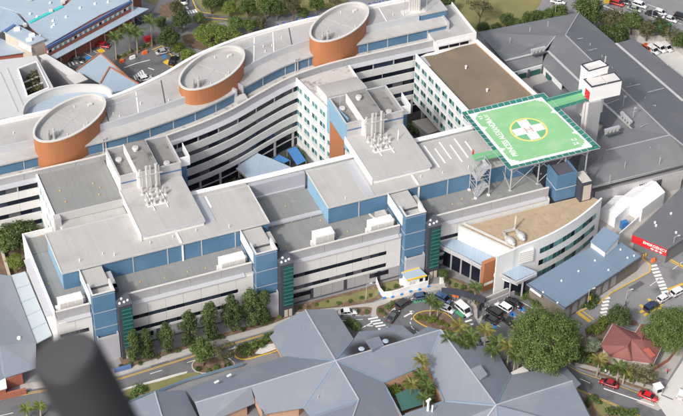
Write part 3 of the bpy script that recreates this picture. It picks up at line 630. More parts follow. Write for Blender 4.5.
# core between front wall and rear curve
mb = MB(); n = 90; fr = [wpt(XL + (XR - XL) * i / n, 0.45) for i in range(n + 1)]; rr = [(x, WR(x) - 0.4) for x in [XL + (XR + 10 - XL) * i / n for i in range(n + 1)]]
vs = []; fs = []
for i in range(n + 1):
    vs += [(fr[i][0], fr[i][1], 0), (fr[i][0], fr[i][1], 20.0), (rr[i][0], rr[i][1], 20.0), (rr[i][0], rr[i][1], 0)]
for i in range(n):
    k = 4 * i
    for j in range(4): fs.append((k + j, k + 4 + j, k + 4 + (j + 1) % 4, k + (j + 1) % 4))
fs += [(0, 1, 2, 3), (4 * n + 3, 4 * n + 2, 4 * n + 1, 4 * n)]
mb.add(vs, fs).build('core_wall', 'precast_grey', wb)
npan = 24; ps = (XR - XL) / npan
for k, (z0, z1) in enumerate(((15.85, 18.05), (12.0, 14.25), (8.15, 10.4), (5.1, 6.5))):
    for i in range(npan):
        strip(XL + i * ps + 0.02, XL + (i + 1) * ps - 0.02, 0.0, 0.42, z0, z1, 4).build('spandrel_panel', 'precast', wb)
for z0, z1 in ((18.07, 19.9), (14.27, 15.83), (10.42, 11.98), (6.52, 8.13)):
    for i in range(npan * 2):
        x0 = XL + i * ps / 2
        if x0 > -92: strip(x0 + .03, x0 + ps / 2 - .03, 0.30, 0.43, z0, z1, 2).build('window', WRND.choice(('window_dark',) * 9 + ('window_blue',) * 3 + ('window_blind',)), wb)
for i in range(npan):
    x = XL + i * ps
    strip(x - 0.15, x + 0.15, 0.12, 0.29, 18.07, 19.9, 1).build('mullion', 'precast_grey', wb)
    strip(x - 0.28, x + 0.28, 0.05, 0.44, 0.0, 4.98, 1).build('column', 'precast_grey', wb)
strip(XL, XR, 0.35, 0.44, 0.2, 4.6).build('ground_glazing', 'window_dark', wb)
strip(XL, XR, 0.2, 0.34, 2.6, 2.9).build('transom', 'precast_grey', wb)
strip(XL, XR, -0.25, 1.28, 19.95, 20.1, z1b=20.35).build('sunshade_ledge', 'metal_pale', wb)
npp = 22; pp = (XR - XL) / npp
for i in range(npp): strip(XL + i * pp + 0.03, XL + (i + 1) * pp - 0.03, 1.3, 1.6, 20.1, 22.3, 4).build('parapet_panel', 'grey_panel', wb)
strip(XL, XR, 1.2, 1.75, 22.32, 22.48).build('parapet_capping', 'cap_pale', wb)
strip(XL, XR, 1.62, 8.4, 20.35, 20.8).build('terrace_deck', 'roof_dirty', wb)
# clerestory, between drums
DR = [(-63.4, 24.1), (-23.6, 31.8), (14.9, 39.7)]
gaps = [(-104.0, -70.3), (-63.0, -17.3), (-14.9, 11.4), (15.6, 45.0)]
for gi, (a, b) in enumerate(gaps):
    L = b - a; n = max(1, round(L / 6.4)); s = L / n
    for i in range(n):
        x0, x1 = a + i * s, a + (i + 1) * s
        strip(x0 + 0.12, x1 - 0.12, 4.8, 5.1, 20.82, 23.75, 4).build('clerestory_panel', 'blue_clad', wb)
        strip(x0 - 0.11, x0 + 0.11, 4.7, 5.1, 20.82, 23.75, 1).build('clerestory_post', 'trim_grey', wb)
    strip(b - 0.11, b + 0.11, 4.7, 5.1, 20.82, 23.75, 1).build('clerestory_post', 'trim_grey', wb)
    strip(a, b, 5.12, 8.2, 20.82, 24.0).build('clerestory_core', 'grey_panel', wb)
    strip(a - 0.15, b + 0.15, 4.35, 8.2, 23.78, 24.2, z1b=24.75, z0b=24.02).build('clerestory_roof', 'roof_light_b', wb)
    for e in (a, b):
        strip(e - 0.3, e + 0.0 if e == a else e + 0.3, 4.2, 8.1, 20.82, 24.9, 1).build('end_fin', 'metal_pale', wb)
    fa, fb_ = [(-104.0, -72.6), (-59.5, -23.0), (-12.0, 8.3), (19.2, 38.0)][gi]
    strip(fa, fb_, 8.0, 8.3, 24.2, 26.75).build('fascia', 'fascia_metal' if 'fascia_metal' in M else 'metal_pale', wb)
# upper roof
mb = MB(); n = 80; vs = []; fs = []; UR = 40.0
for i in range(n + 1):
    x = XL + (UR - XL) * i / n; a = wpt(x, 8.15); rx = XL + (UR + 0.0 - XL) * i / n; b = (rx, WR(rx) - 0.2)
    vs += [(a[0], a[1], 26.2), (b[0], b[1], 26.2), (b[0], b[1], 26.5), (a[0], a[1], 26.5)]
for i in range(n):
    k = 4 * i
    for j in range(4): fs.append((k + j, k + 4 + j, k + 4 + (j + 1) % 4, k + (j + 1) % 4))
fs += [(0, 1, 2, 3), (4 * n + 3, 4 * n + 2, 4 * n + 1, 4 * n)]
ur = mb.add(vs, fs).build('upper_roof', 'roof_light_b', wb)
mb = MB()
pts = [(x, WR(x)) for x in [XL + (UR + 2 - XL) * i / 90 for i in range(91)]]
def ribbon(pts, o0, o1, z0, z1):
    mb = MB(); vs = []; fs = []; n = len(pts) - 1
    for i, (x, y) in enumerate(pts):
        p = pts[max(0, i - 1)]; q = pts[min(n, i + 1)]; d = Vector((q[0] - p[0], q[1] - p[1])).normalized(); nn_ = Vector((-d.y, d.x))
        a = (x + nn_.x * o0, y + nn_.y * o0); b = (x + nn_.x * o1, y + nn_.y * o1)
        vs += [(*a, z0), (*b, z0), (*b, z1), (*a, z1)]
    for i in range(n):
        k = 4 * i
        for j in range(4): fs.append((k + j, k + 4 + j, k + 4 + (j + 1) % 4, k + (j + 1) % 4))
    fs += [(0, 1, 2, 3), (4 * n + 3, 4 * n + 2, 4 * n + 1, 4 * n)]
    return mb.add(vs, fs)
ribbon(pts, -0.35, 0.3, 0, 27.3).build('rear_wall', 'white_wall', wb)
ribbon(pts, 0.32, 1.7, 25.8, 26.1).build('rear_eave', 'white_paint', wb)
ribbon(pts, -0.45, 0.45, 27.32, 27.45).build('rear_capping', 'white_paint', wb)
# expansion joints and pale walkways on the upper roof
for x in (-53.5, -44.5, -37.0, -8.0, -2.5, 2.2, 28.5):
    a = wpt(x, 8.6); rx = x - 2; b = (x + 0.5, WR(x) - 0.6)
    m_ = 'trim_dark' if x in (-53.5, -37.0, 2.2) else 'white_paint'
    MB().bar((a[0], a[1], 26.53), (b[0], b[1], 26.53), 0.28, 0.06).build('roof_joint', m_, ur)
for x0, x1, o in ((-50, -40, 14.5), (-10.5, 0.0, 14.0)): strip(x0, x1, o, o + 0.7, 26.51, 26.58).build('roof_walkway', 'metal_pale', ur)
rnd = random.Random(11)
for i in range(16):
    x = rnd.choice((rnd.uniform(-55, -35), rnd.uniform(-14, 4), rnd.uniform(-100, -73), rnd.uniform(24, 36))); p = wpt(x, rnd.uniform(9, 13.5))
    MB().tube((p[0], p[1], 26.5), (p[0], p[1], 26.5 + rnd.uniform(0.4, 0.9)), 0.1, n=8).build('vent_pipe', 'white_paint', ur)
# drums
EL = [(11.45, 5.95), (11.3, 5.85), (10.9, 5.65)]; EA = math.radians(32)
def ell(c, a, b, n=64):
    return [(c[0] + a * math.cos(t) * math.cos(EA) - b * math.sin(t) * math.sin(EA), c[1] + a * math.cos(t) * math.sin(EA) + b * math.sin(t) * math.cos(EA)) for t in [2 * PI * i / n for i in range(n)]]
def ringsolid(c, a, b, th, z0, z1, n=64):
    o = ell(c, a, b, n); i_ = ell(c, a - th, b - th, n); mb = MB()
    vs = [(x, y, z0) for x, y in o] + [(x, y, z1) for x, y in o] + [(x, y, z1) for x, y in i_] + [(x, y, z0) for x, y in i_]
    fs = []
    for k in range(n):
        q = (k + 1) % n
        for j in range(4): fs.append((j * n + k, j * n + q, ((j + 1) % 4) * n + q, ((j + 1) % 4) * n + k))
    return mb.add(vs, fs)
for k, (c, (a, b)) in enumerate(zip(DR, EL)):
    d = MB().prism(ell(c, a - 0.3, b - 0.3), 20.82, 27.6).build('roof_drum', 'terracotta', wb)
    d['label'] = ('leftmost orange oval drum', 'middle orange oval drum', 'rightmost orange oval drum')[k]
    ringsolid(c, a, b, 0.28, 20.82, 29.2).build('drum_wall', 'terracotta', d, smooth=False)
    ringsolid(c, a - 0.285, b - 0.285, 0.06, 27.7, 29.2).build('drum_lining', 'trim_grey', d)
    ringsolid(c, a + 0.15, b + 0.15, 0.6, 29.21, 29.5).build('drum_rim', 'cap_pale', d)
    MB().prism(ell(c, a - 0.36, b - 0.36), 27.62, 28.0).build('drum_roof', 'roof_light', d)
    ca, sa = math.cos(EA), math.sin(EA)
    def dp(u, v): return (c[0] + u * ca - v * sa, c[1] + u * sa + v * ca)
    for v in (0.6,): p0 = dp(-6.0 + 6.5, 5.0); p1 = dp(1.5, -5.0); MB().bar((*p0, 28.02), (*p1, 28.02), 0.12, 0.04).build('roof_joint', 'trim_grey', d)
    p0 = dp(-3.0, -0.4); p1 = dp(8.5, 1.0); MB().bar((*p0, 28.02), (*p1, 28.02), 0.35, 0.04).build('roof_walkway', 'metal_pale', d)
    for i, (u, v, h) in enumerate(((-8.6, -0.8, 30.4), (-7.8, -0.2, 30.6), (-7.4, -1.6, 30.3), (-6.8, -1.0, 30.7), (-5.9, -1.6, 29.8))):
        p = dp(u, v); f = MB().tube((*p, 28.0), (*p, h), 0.34 if i < 4 else 0.12, n=12).build('flue', 'flue', d)
    p = dp(8.0, 0.6); MB().bar((p[0] - 0.6, p[1], 28.3), (p[0] + 0.6, p[1] + 0.3, 28.3), 0.6, 0.5).build('roof_hatch', 'cap_pale', d)
    for u, v in ((2, -3.8), (-4.5, -3.2), (0.5, -4.2), (5, 3.2)):
        p = dp(u, v); MB().tube((*p, 28.0), (*p, 28.7), 0.09, n=6).build('vent_pipe', 'white_paint', d)
# terrace pipes, duct
for x in (-57.5 + 0.8, 1.0):
    p = wpt(x, 4.6); q = wpt(x, 5.1)
    MB().tube((*p, 20.8), (*p, 24.6), 0.18, n=8).tube((p[0] + 0.7, p[1] + 0.1, 20.8), (p[0] + 0.7, p[1] + 0.1, 24.6), 0.18, n=8).bar((p[0] - 0.2, p[1], 24.7), (p[0] + 0.9, p[1] + 0.1, 24.7), 0.4, 0.3).build('riser_pipe', 'metal_pale', wb)
p = wpt(-16.5, 3.4); MB().box(p[0] - 1.4, p[0] + 1.4, p[1] - 1.2, p[1] + 1.2, 20.82, 22.6).build('terrace_unit', 'trim_grey', wb)
# end block at the right
box('end_block', 'precast', wb, 39.3, 51.0, 30.5, 46.0, 0, 22.4)
box('end_parapet', 'white_wall', wb, 39.3, 51.3, 30.2, 30.48, 19.0, 23.2)
box('end_parapet', 'white_wall', wb, 51.02, 51.3, 30.5, 46.0, 19.0, 23.2)
box('end_roof', 'roof_light_b', wb, 39.4, 51.0, 30.5, 46.0, 22.42, 22.5)
for a, b in ((40.2, 43.0), (43.3, 46.2), (46.5, 49.0)): box('window', 'window_dark', wb, a, b, 30.1, 30.18, 20.2, 21.5)
box('window_hood', 'metal_pale', wb, 40.0, 49.2, 29.5, 30.18, 21.55, 21.75)
box('clerestory_panel', 'blue_clad', wb, 40.1, 46.5, 46.1, 46.8, 22.6, 26.8)
box('upper_block', 'blue_clad', wb, 38.4, 46.0, 38.6, 46.4, 22.5, 26.4); box('upper_block_roof', 'roof_light_b', wb, 38.2, 46.2, 38.4, 46.6, 26.42, 26.7)
box('clerestory_end', 'blue_clad', wb, 44.9, 45.2, 36.2, 38.8, 22.5, 23.8)
# exhaust stacks on the upper roof at the top of the picture
for i in range(9):
    p = P(410 + (i % 5) * 2.2, 11 - (i // 5) * 3.5, 26.5)
    f = MB().tube((p.x, p.y, 26.4), (p.x, p.y, 31.5 + (i % 3) * 1.2), 0.45, n=12).build('flue', 'flue', wb)
p = P(413, 12.5, 26.5); MB().box(p.x - 3, p.x + 3.4, p.y - 1.2, p.y + 1.6, 26.51, 26.8).build('flue_curb', 'cap_pale', wb)
for dx in (-3, 3.5): MB().bar((p.x + dx, p.y - 1, 26.5), (p.x + dx, p.y - 1, 32), 0.12).build('flue_frame', 'steel', wb)
# lettering standing on the rear parapet, read from behind
word = 'PRINCESS ALEXANDRA HOSPITAL'
def letters(text, x0, x1):
    n = len(text)
    for i, ch in enumerate(text):
        if ch == ' ': continue
        x = x1 + (x0 - x1) * i / (n - 1); y = WR(x) + 0.55; d = (WR(x + .2) - WR(x - .2)) / .4
        me = LM.setdefault(ch, text_mesh(ch, 1.6, 'letter_blue', 'sign_letter'))
        o = bpy.data.objects.new('sign_letter', me); C.objects.link(o); o.parent = wb
        o.rotation_euler = (PI / 2, 0, math.atan(d) + PI); o.location = Vector((x, y, 27.35)) - ROOT[wb.name]
LM = {}
letters('HOSPITAL', -2.0, 11.0); letters('PRINCESS', 24.0, 33.5)

# ================================================================== HELIPAD
HZ = 23.0
hp = [P(*q, HZ) for q in ((468.8, 114.1), (542, 97), (592.4, 145.7), (511.6, 164.6))]      # back-left, back-right, front-right, front-left
hp = [(33.9, -2.3), (54.6, -2.3), (57.2, -25.3), (34.9, -24.9)]
hc = [p for p in hp]
hl = thing('helipad', 'green rooftop helipad with yellow ring, white cross and steel legs', 'helipad', (45, -14, 14.1))
def hq(u, v, z=HZ):
    """u 0..1 left to right, v 0..1 back to front"""
    a = Vector(hp[0]).lerp(Vector(hp[1]), u); b = Vector(hp[3]).lerp(Vector(hp[2]), u); c = a.lerp(b, v); return (c.x, c.y, z)
MB().prism(hp, HZ - 0.45, HZ - 0.02).build('deck', 'white_paint', hl)
inn = [hq(0.026, 0.024)[:2], hq(0.974, 0.024)[:2], hq(0.974, 0.976)[:2], hq(0.026, 0.976)[:2]]
MB().sheet(inn, HZ + 0.0).build('green_coating', 'helipad_green', hl)
# ring, dark quadrants, cross, H
cx_, cy_ = P(528.7, 129.6, HZ).x, P(528.7, 129.6, HZ).y
def disc(r0, r1, z, n=64):
    mb = MB(); vs = []; fs = []
    for i in range(n):
        t = 2 * PI * i / n; vs += [(cx_ + r0 * math.cos(t), cy_ + r0 * math.sin(t), z), (cx_ + r1 * math.cos(t), cy_ + r1 * math.sin(t), z)]
    for i in range(n): fs.append((2 * i, 2 * i + 1, (2 * i + 3) % (2 * n), (2 * i + 2) % (2 * n)))
    return mb.add(vs, fs)
disc(0.001, 4.35, HZ + 0.02).build('ring_field', 'helipad_green_dark', hl)
disc(4.35, 4.85, HZ + 0.025).build('yellow_ring', 'ring_yellow', hl)
mb = MB()
for a, b in ((4.15, 1.38), (1.38, 4.15)): mb.sheet([(cx_ - a, cy_ - b), (cx_ + a, cy_ - b), (cx_ + a, cy_ + b), (cx_ - a, cy_ + b)], HZ + 0.03 + 0.004 * (a < b))
mb.build('white_cross', 'letter_white', hl)
mb = MB()
for a in ((-0.95, -0.68, -1.15, 1.15), (0.68, 0.95, -1.15, 1.15), (-0.68, 0.68, -0.14, 0.14)): mb.sheet([(cx_ + a[0], cy_ + a[2]), (cx_ + a[1], cy_ + a[2]), (cx_ + a[1], cy_ + a[3]), (cx_ + a[0], cy_ + a[3])], HZ + 0.045)
mb.build('letter_h', 'letter_red', hl)
def htext(s, u, v, size, rz, m='letter_white'):
    me = text_mesh(s, size, m, 'deck_lettering'); o = bpy.data.objects.new('deck_lettering', me); C.objects.link(o); o.parent = hl
    p = hq(u, v, HZ + 0.03); o.location = Vector(p) - ROOT[hl.name]; o.rotation_euler = (0, 0, rz); o.scale = (1.0, 1.0, 1.0); return o
o = htext('PRINCESS ALEXANDRA', 0.145, 0.51, 1.75, PI / 2); o.scale = (0.92, 1.25, 1)
htext('9.5', 0.10, 0.105, 1.3, PI / 2); htext('27', 0.175, 0.10, 1.3, PI / 2)
htext('2.6', 0.86, 0.90, 1.3, 0); htext('9.5', 0.88, 0.83, 1.3, 0)
# white stepped corner marks
for (u, v, su, sv) in ((0.0, 0.0, 1, 1), (1, 0, -1, 1), (1, 1, -1, -1), (0, 1, 1, -1)):
    for k in range(3):
        a = hq(u + su * 0.015, v + sv * (0.015), HZ); b = hq(u + su * (0.105 - 0.03 * k), v + sv * (0.045 + 0.026 * k), HZ)
        MB().sheet([(a[0], a[1]), (b[0], a[1]), (b[0], b[1]), (a[0], b[1])], HZ + 0.03 + k * 0.004).build('corner_mark', 'letter_white', hl)
for u, v, d in ((0.03, 0.30, (1, 0)), (0.03, 0.72, (1, 0)), (0.97, 0.30, (-1, 0)), (0.97, 0.72, (-1, 0))):
    p = hq(u, v); MB().add([(p[0] - 0.1 * d[0], p[1] - 0.75, HZ + 0.035), (p[0] + 1.1 * d[0], p[1], HZ + 0.035), (p[0] - 0.1 * d[0], p[1] + 0.75, HZ + 0.035)], [(0, 1, 2)]).build('edge_arrow', 'letter_white', hl)
# safety net panels
def nets(pa, pb, n, wdt=1.45):
    a = Vector((pa[0], pa[1], 0)); b = Vector((pb[0], pb[1], 0)); d = (b - a).normalized(); o = Vector((d.y, -d.x, 0))
    c = Vector((cx_, cy_, 0)) - a
    if o.dot(c) > 0: o = -o
    L = (b - a).length; a = a - d * 0.0; s = L / n
    for i in range(n):
        p0 = a + d * (i * s + 0.12); p1 = a + d * ((i + 1) * s - 0.12)
        q = [p0 + o * 0.12, p1 + o * 0.12, p1 + o * wdt, p0 + o * wdt]; z = [HZ - 0.25, HZ - 0.25, HZ - 0.05, HZ - 0.05]
        MB().slab([(v.x, v.y, zz) for v, zz in zip(q, z)], 0.03).build('net_panel', 'net_green', hl)
        if i: f0 = a + d * (i * s); MB().bar((f0.x, f0.y, HZ - 0.3), (f0.x + o.x * (wdt + .05), f0.y + o.y * (wdt + .05), HZ - 0.08), 0.14, 0.1).build('net_arm', 'metal_pale', hl)
    e0 = a + o * (wdt + 0.06) - d * (wdt * 0.9); e1 = b + o * (wdt + 0.06) + d * (wdt * 0.9)
    MB().bar((e0.x, e0.y, HZ - 0.02), (e1.x, e1.y, HZ - 0.02), 0.12, 0.1).build('net_rail', 'metal_pale', hl)
    return o, d
nets(hp[0], hp[1], 12); nets(hp[3], hp[2], 13); nets(hp[0], hp[3], 13); nets(hp[1], hp[2], 13)
for (c, sx, sy) in ((hp[0], -1, 1), (hp[1], 1, 1), (hp[2], 1, -1), (hp[3], -1, -1)):
    MB().slab([(c[0] + sx * .1, c[1] + sy * .1, HZ - .25), (c[0] + sx * 1.4, c[1] + sy * .1, HZ - .06), (c[0] + sx * 1.4, c[1] + sy * 1.4, HZ - .06), (c[0] + sx * .1, c[1] + sy * 1.4, HZ - .06)], 0.03).build('net_panel', 'net_green', hl)
# deck beams and legs
for v in (0.06, 0.36, 0.66, 0.94):
    a = hq(0.02, v, HZ - 0.85); b = hq(0.98, v, HZ - 0.85); MB().bar(a, b, 0.3, 0.75).build('deck_beam', 'steel', hl)
for u in (0.03, 0.35, 0.68, 0.97):
    a = hq(u, 0.02, HZ - 1.5); b = hq(u, 0.98, HZ - 1.5); MB().bar(a, b, 0.26, 0.45).build('deck_beam', 'steel', hl)
LEGS = []
for v, zb in ((0.97, 14.1), (0.50, 19.45), (0.06, 19.6)):
    for u in (0.03, 0.37, 0.70, 0.97):
        if zb < 15 and u > 0.9: zb2 = 13.0
        p = hq(u, v, 0); zz = zb if not (v > .9 and u > .5) else 14.1
        MB().tube((p[0], p[1], zz), (p[0], p[1], HZ - 1.2), 0.2, n=10).build('leg', 'steel', hl)
        MB().box(p[0] - 0.4, p[0] + 0.4, p[1] - 0.4, p[1] + 0.4, zz, zz + 0.15).build('leg_base', 'metal_pale', hl)
for a, b in ((0.03, 0.37), (0.37, 0.70)):
    p = hq(a, 0.97, 14.4); q = hq(b, 0.97, HZ - 1.6); MB().bar(p, q, 0.13).build('brace', 'steel', hl)
    p = hq(b, 0.97, 14.4); q = hq(a, 0.97, HZ - 1.6); MB().bar((p[0], p[1] - .15, p[2]), (q[0], q[1] - .15, q[2]), 0.13).build('brace', 'steel', hl)
p = hq(0.03, 0.97, 14.4); q = hq(0.03, 0.5, HZ - 1.6); MB().bar(p, q, 0.14).build('brace', 'steel', hl)
p = hq(0.03, 0.5, 19.5); q = hq(0.03, 0.97, HZ - 1.6); MB().bar(p, q, 0.14).build('brace', 'steel', hl)
p = hq(0.0, 0.97, HZ - 2.3); q = hq(1.0, 0.97, HZ - 2.3); MB().bar(p, q, 0.16).build('brace', 'steel', hl)
for u in (0.03, 0.37, 0.70, 0.97):      # raking struts under the net edge
    p = hq(u, 0.97, HZ - 2.3); q = hq(u, 1.05, HZ - .35); MB().bar(p, q, .1).build('strut', 'steel', hl)
    p = hq(u, 0.97, HZ - 3.4); q = hq(min(u + .17, 1), 0.97, HZ - 1.2); MB().bar(p, q, .1).build('strut', 'steel', hl)
    p = hq(u, 0.97, HZ - 3.4); q = hq(max(u - .17, 0), 0.97, HZ - 1.2); MB().bar((p[0], p[1] + .12, p[2]), (q[0], q[1] + .12, q[2]), .1).build('strut', 'steel', hl)
# landing to the stair, with the walkway
MB().slab([(34.3, -18.0, HZ - .05), (27.4, -17.6, HZ - .05), (27.4, -20.2, HZ - .05), (34.3, -20.5, HZ - .05)], 0.4).build('walkway_deck', 'helipad_green_dark', hl)
for y in (-17.7, -20.3): MB().bar((33.2, y, HZ + 1.0), (27.4, y, HZ + 1.0), 0.06).bar((27.5, y, HZ), (27.5, y, HZ + 1.0), 0.06).bar((30.5, y, HZ), (30.5, y, HZ + 1.0), 0.06).build('handrail', 'steel', hl)
# scissor stair down to the roof deck
st = thing('access_stair', 'steel zigzag stair tower at the left edge of the helipad', 'stair', (28.1, -23.3, 14.1))
sx0, sx1, sy0, sy1 = 26.0, 29.6, -24.1, -20.5
for x in (sx0, sx1):
    for y in (sy0, sy1):
        MB().bar((x, y, 14.1), (x, y, HZ + 0.9), 0.2).build('post', 'steel', st); MB().box(x - .32, x + .32, y - .32, y + .32, 14.1, 14.5).build('post_base', 'white_paint', st)
zl = [14.1, 17.0, 19.9, HZ - 0.1]
for i in range(3):
    za, zb = zl[i], zl[i + 1]; y = sy0 + 1.1 if i % 2 == 0 else sy1 - 1.1
    xa, xb = (sx0 + 0.5, sx1 - 0.7) if i % 2 == 0 else (sx1 - 0.5, sx0 + 0.7)
    for k in range(9):
        t = (k + 0.5) / 9; x = xa + (xb - xa) * t; z = za + (zb - za) * t
        MB().box(x - 0.2, x + 0.2, y - 0.8, y + 0.8, z - 0.06, z).build('tread', 'metal_pale', st)
    for dy in (-0.85, 0.85): MB().bar((xa, y + dy, za + .1), (xb, y + dy, zb + .1), 0.12, 0.6).bar((xa, y + dy, za + 1.1), (xb, y + dy, zb + 1.1), 0.08).build('stringer', 'metal_pale', st)
    lx = sx1 if xb > xa else sx0
    MB().box(min(lx, xb), max(lx, xb), sy0, sy1, zb - .25, zb).build('landing', 'metal_pale', st)
for z in zl[1:] + [18.1, 21.0, HZ + .9]:
    MB().bar((sx0, sy0, z), (sx1, sy0, z), 0.1).bar((sx0, sy0, z), (sx0, sy1, z), 0.1).bar((sx1, sy0, z), (sx1, sy1, z), 0.1).bar((sx0, sy1, z), (sx1, sy1, z), 0.1).build('frame_rail', 'steel', st)
MB().bar((sx0, sy0, 14.4), (sx0, sy1, 17), .08).bar((sx0, sy1, 17), (sx0, sy0, 19.9), .08).bar((sx0, sy0, 19.9), (sx0, sy1, 22.8), .08).build('cross_brace', 'steel', st)
MB().tube((27.9, -17.4, HZ - .3), (27.9, -17.4, HZ + 1.0), 0.28, n=10).build('fire_monitor', 'red_paint', hl)
# walkway to the lift tower
wk = thing('lift_walkway', 'green walkway with netted sides between helipad and lift tower', 'walkway', (59, -5, HZ))
wa0, wa1 = P(546, 102, HZ), P(586, 91.5, HZ); wb0, wb1 = P(553.5, 107.5, HZ), P(590, 97, HZ)
MB().slab([wa0, wa1, wb1, wb0], 0.4).build('walkway_deck', 'helipad_green_dark', wk)
for a, b, s in ((wa0, wa1, 1), (wb0, wb1, -1)):
    d = (b - a).normalized(); o = Vector((-d.y, d.x, 0)) * s; L = (b - a).length; n = 5
    for i in range(n):
        p0 = a + d * (i * L / n + .1); p1 = a + d * ((i + 1) * L / n - .1)
        MB().slab([p0 + o * .05, p1 + o * .05, p1 + o * 1.3 + Vector((0, 0, .15)), p0 + o * 1.3 + Vector((0, 0, .15))], 0.03).build('net_panel', 'net_green', wk)
    MB().bar(a + Vector((0, 0, 1)), b + Vector((0, 0, 1)), 0.06).build('handrail', 'steel', wk)
# lift tower
lt = thing('lift_tower', 'white lift tower of stacked boxes on a grey column beside helipad', 'tower', P(590, 150, 8.0))
c0 = P(584.5, 101, 22.8); c1 = P(601.5, 101, 22.8)
ax = Vector((c1.x - c0.x, c1.y - c0.y, 0)); ax_l = ax.length; ax.normalize(); ay = Vector((-ax.y, ax.x, 0))
def lq(p, u, v): return (p.x + ax.x * u + ay.x * v, p.y + ax.y * u + ay.y * v)
qf = [P(*q, 27.4) for q in ((583.7, 79.4), (614.5, 72.6), (622, 80.5), (591.7, 87.4))]
fq = [(p.x, p.y) for p in qf]; fb_box = MB().prism(fq, 22.8, 27.4).build('front_car_lobby', 'white_paint', lt)
MB().prism(off_poly(fq, -0.12), 27.42, 27.55).build('roof_edge', 'charcoal', fb_box); MB().prism(off_poly(fq, 0.35), 27.56, 27.62).build('lobby_roof', 'cap_pale', fb_box)
m0 = (Vector(fq[0]) + Vector(fq[1])) / 2; m1 = (Vector(fq[3]) + Vector(fq[2])) / 2
MB().bar((m0.x, m0.y, 27.65), (m1.x, m1.y, 27.65), 0.3, 0.06).build('roof_joint', 'trim_grey', fb_box)
qb = [P(*q, 30.0) for q in ((581.4, 64.6), (600, 59.5), (608.5, 65.5), (588.6, 71.2))]
bq = [(p.x, p.y) for p in qb]; bb = MB().prism(bq, 15.0, 29.2).build('rear_shaft', 'white_paint', lt)
for i in range(4):
    a = Vector(bq[i]); b = Vector(bq[(i + 1) % 4]); MB().bar((a.x, a.y, 29.6), (b.x, b.y, 29.6), 0.3, 0.8).build('shaft_parapet', 'white_paint', bb)
    MB().bar((a.x, a.y, 30.06), (b.x, b.y, 30.06), 0.4, 0.1).build('parapet_edge', 'charcoal', bb)
MB().prism(off_poly(bq, 0.3), 29.21, 29.3).build('shaft_roof', 'cap_pale', bb)
p = P(605, 62.5, 30); MB().bar((p.x, p.y, 29.3), (p.x, p.y, 32.0), 0.25).build('aerial', 'trim_grey', lt)
# column: two pale shafts and a grey face
cl = [P(*q, 22.7) for q in ((583.8, 100.5), (589.5, 103.5), (602, 100.8), (596, 96))]
cq = [(p.x, p.y) for p in cl]
MB().prism(cq, 6.5, 22.78).build('column', 'grey_panel', lt)
a = Vector(cq[0]); b = Vector(cq[1]); dd = (b - a).normalized(); oo = Vector((dd.y, -dd.x)); 
if oo.dot(Vector(cq[2]) - a) > 0: oo = -oo
for k in (0.05, 0.55):
    q0 = a.lerp(b, k); q1 = a.lerp(b, k + 0.4); MB().prism([tuple(q0), tuple(q1), tuple(q1 + oo * 0.25), tuple(q0 + oo * 0.25)], 6.5, 22.75).build('pale_rib', 'precast', lt)
a, b = Vector(fq[0]), Vector(fq[3]); q0, q1 = a.lerp(b, .35), a.lerp(b, .9); d2 = (b - a).normalized(); o2 = Vector((d2.y, -d2.x))
if o2.dot(Vector(fq[1]) - a) > 0: o2 = -o2
MB().prism([tuple(q0), tuple(q1), tuple(q1 + o2 * .1), tuple(q0 + o2 * .1)], 22.9, 25.6).build('lobby_door', 'red_paint', lt)
# blue lift overrun and navy box standing on the gravel roof
bx = thing('roof_lift_box', 'blue clad box under the front right corner of the helipad', 'lift overrun', (48.5, -27.5, 11.9))
box('lower_cladding', 'blue_clad', bx, 45.4, 51.0, -29.9, -24.6, 11.9, 15.6); box('upper_cladding', 'blue_clad', bx, 45.4, 51.0, -29.9, -24.6, 15.75, 19.3)
box('joint_trim', 'cap_pale', bx, 45.36, 51.04, -29.94, -24.6, 15.61, 15.74)
box('parapet', 'blue_clad', bx, 45.4, 51.0, -29.9, -29.6, 19.32, 20.0); box('parapet', 'blue_clad', bx, 45.4, 45.7, -29.58, -24.6, 19.32, 20.0); box('parapet', 'blue_clad', bx, 50.7, 51.0, -29.58, -24.6, 19.32, 20.0)
box('roof', 'trim_dark', bx, 45.72, 50.68, -29.58, -24.6, 19.32, 19.4)
nb = thing('navy_vent_box', 'narrow navy box with beige louvred front beside the blue lift overrun', 'vent box', (52.7, -30.5, 11.9))
box('casing', 'charcoal', nb, 51.1, 54.3, -32.4, -27.5, 11.9, 17.8); box('louvre_panel', 'render_cream', nb, 51.7, 53.9, -32.5, -32.41, 12.3, 17.0)
box('top', 'roof_dirty', nb, 51.4, 54.0, -32.1, -27.8, 17.81, 17.9)
for i in range(4): box('louvre', 'concrete', nb, 51.7 + i * .55, 51.75 + i * .55, -32.56, -32.51, 12.3, 17.0)

# ================================================================== CURVED WHITE WING
kw = thing('curved_wing', 'curved white wing with gravel roof and rows of green windows', 'building', (40, -36, 0))
CVP = [(513.2, 249.9), (520, 246.6), (540, 239), (559, 229.8), (578.4, 217.6), (593.5, 205.6), (601, 198.6)]
cv = XY(CVP, 12.6)
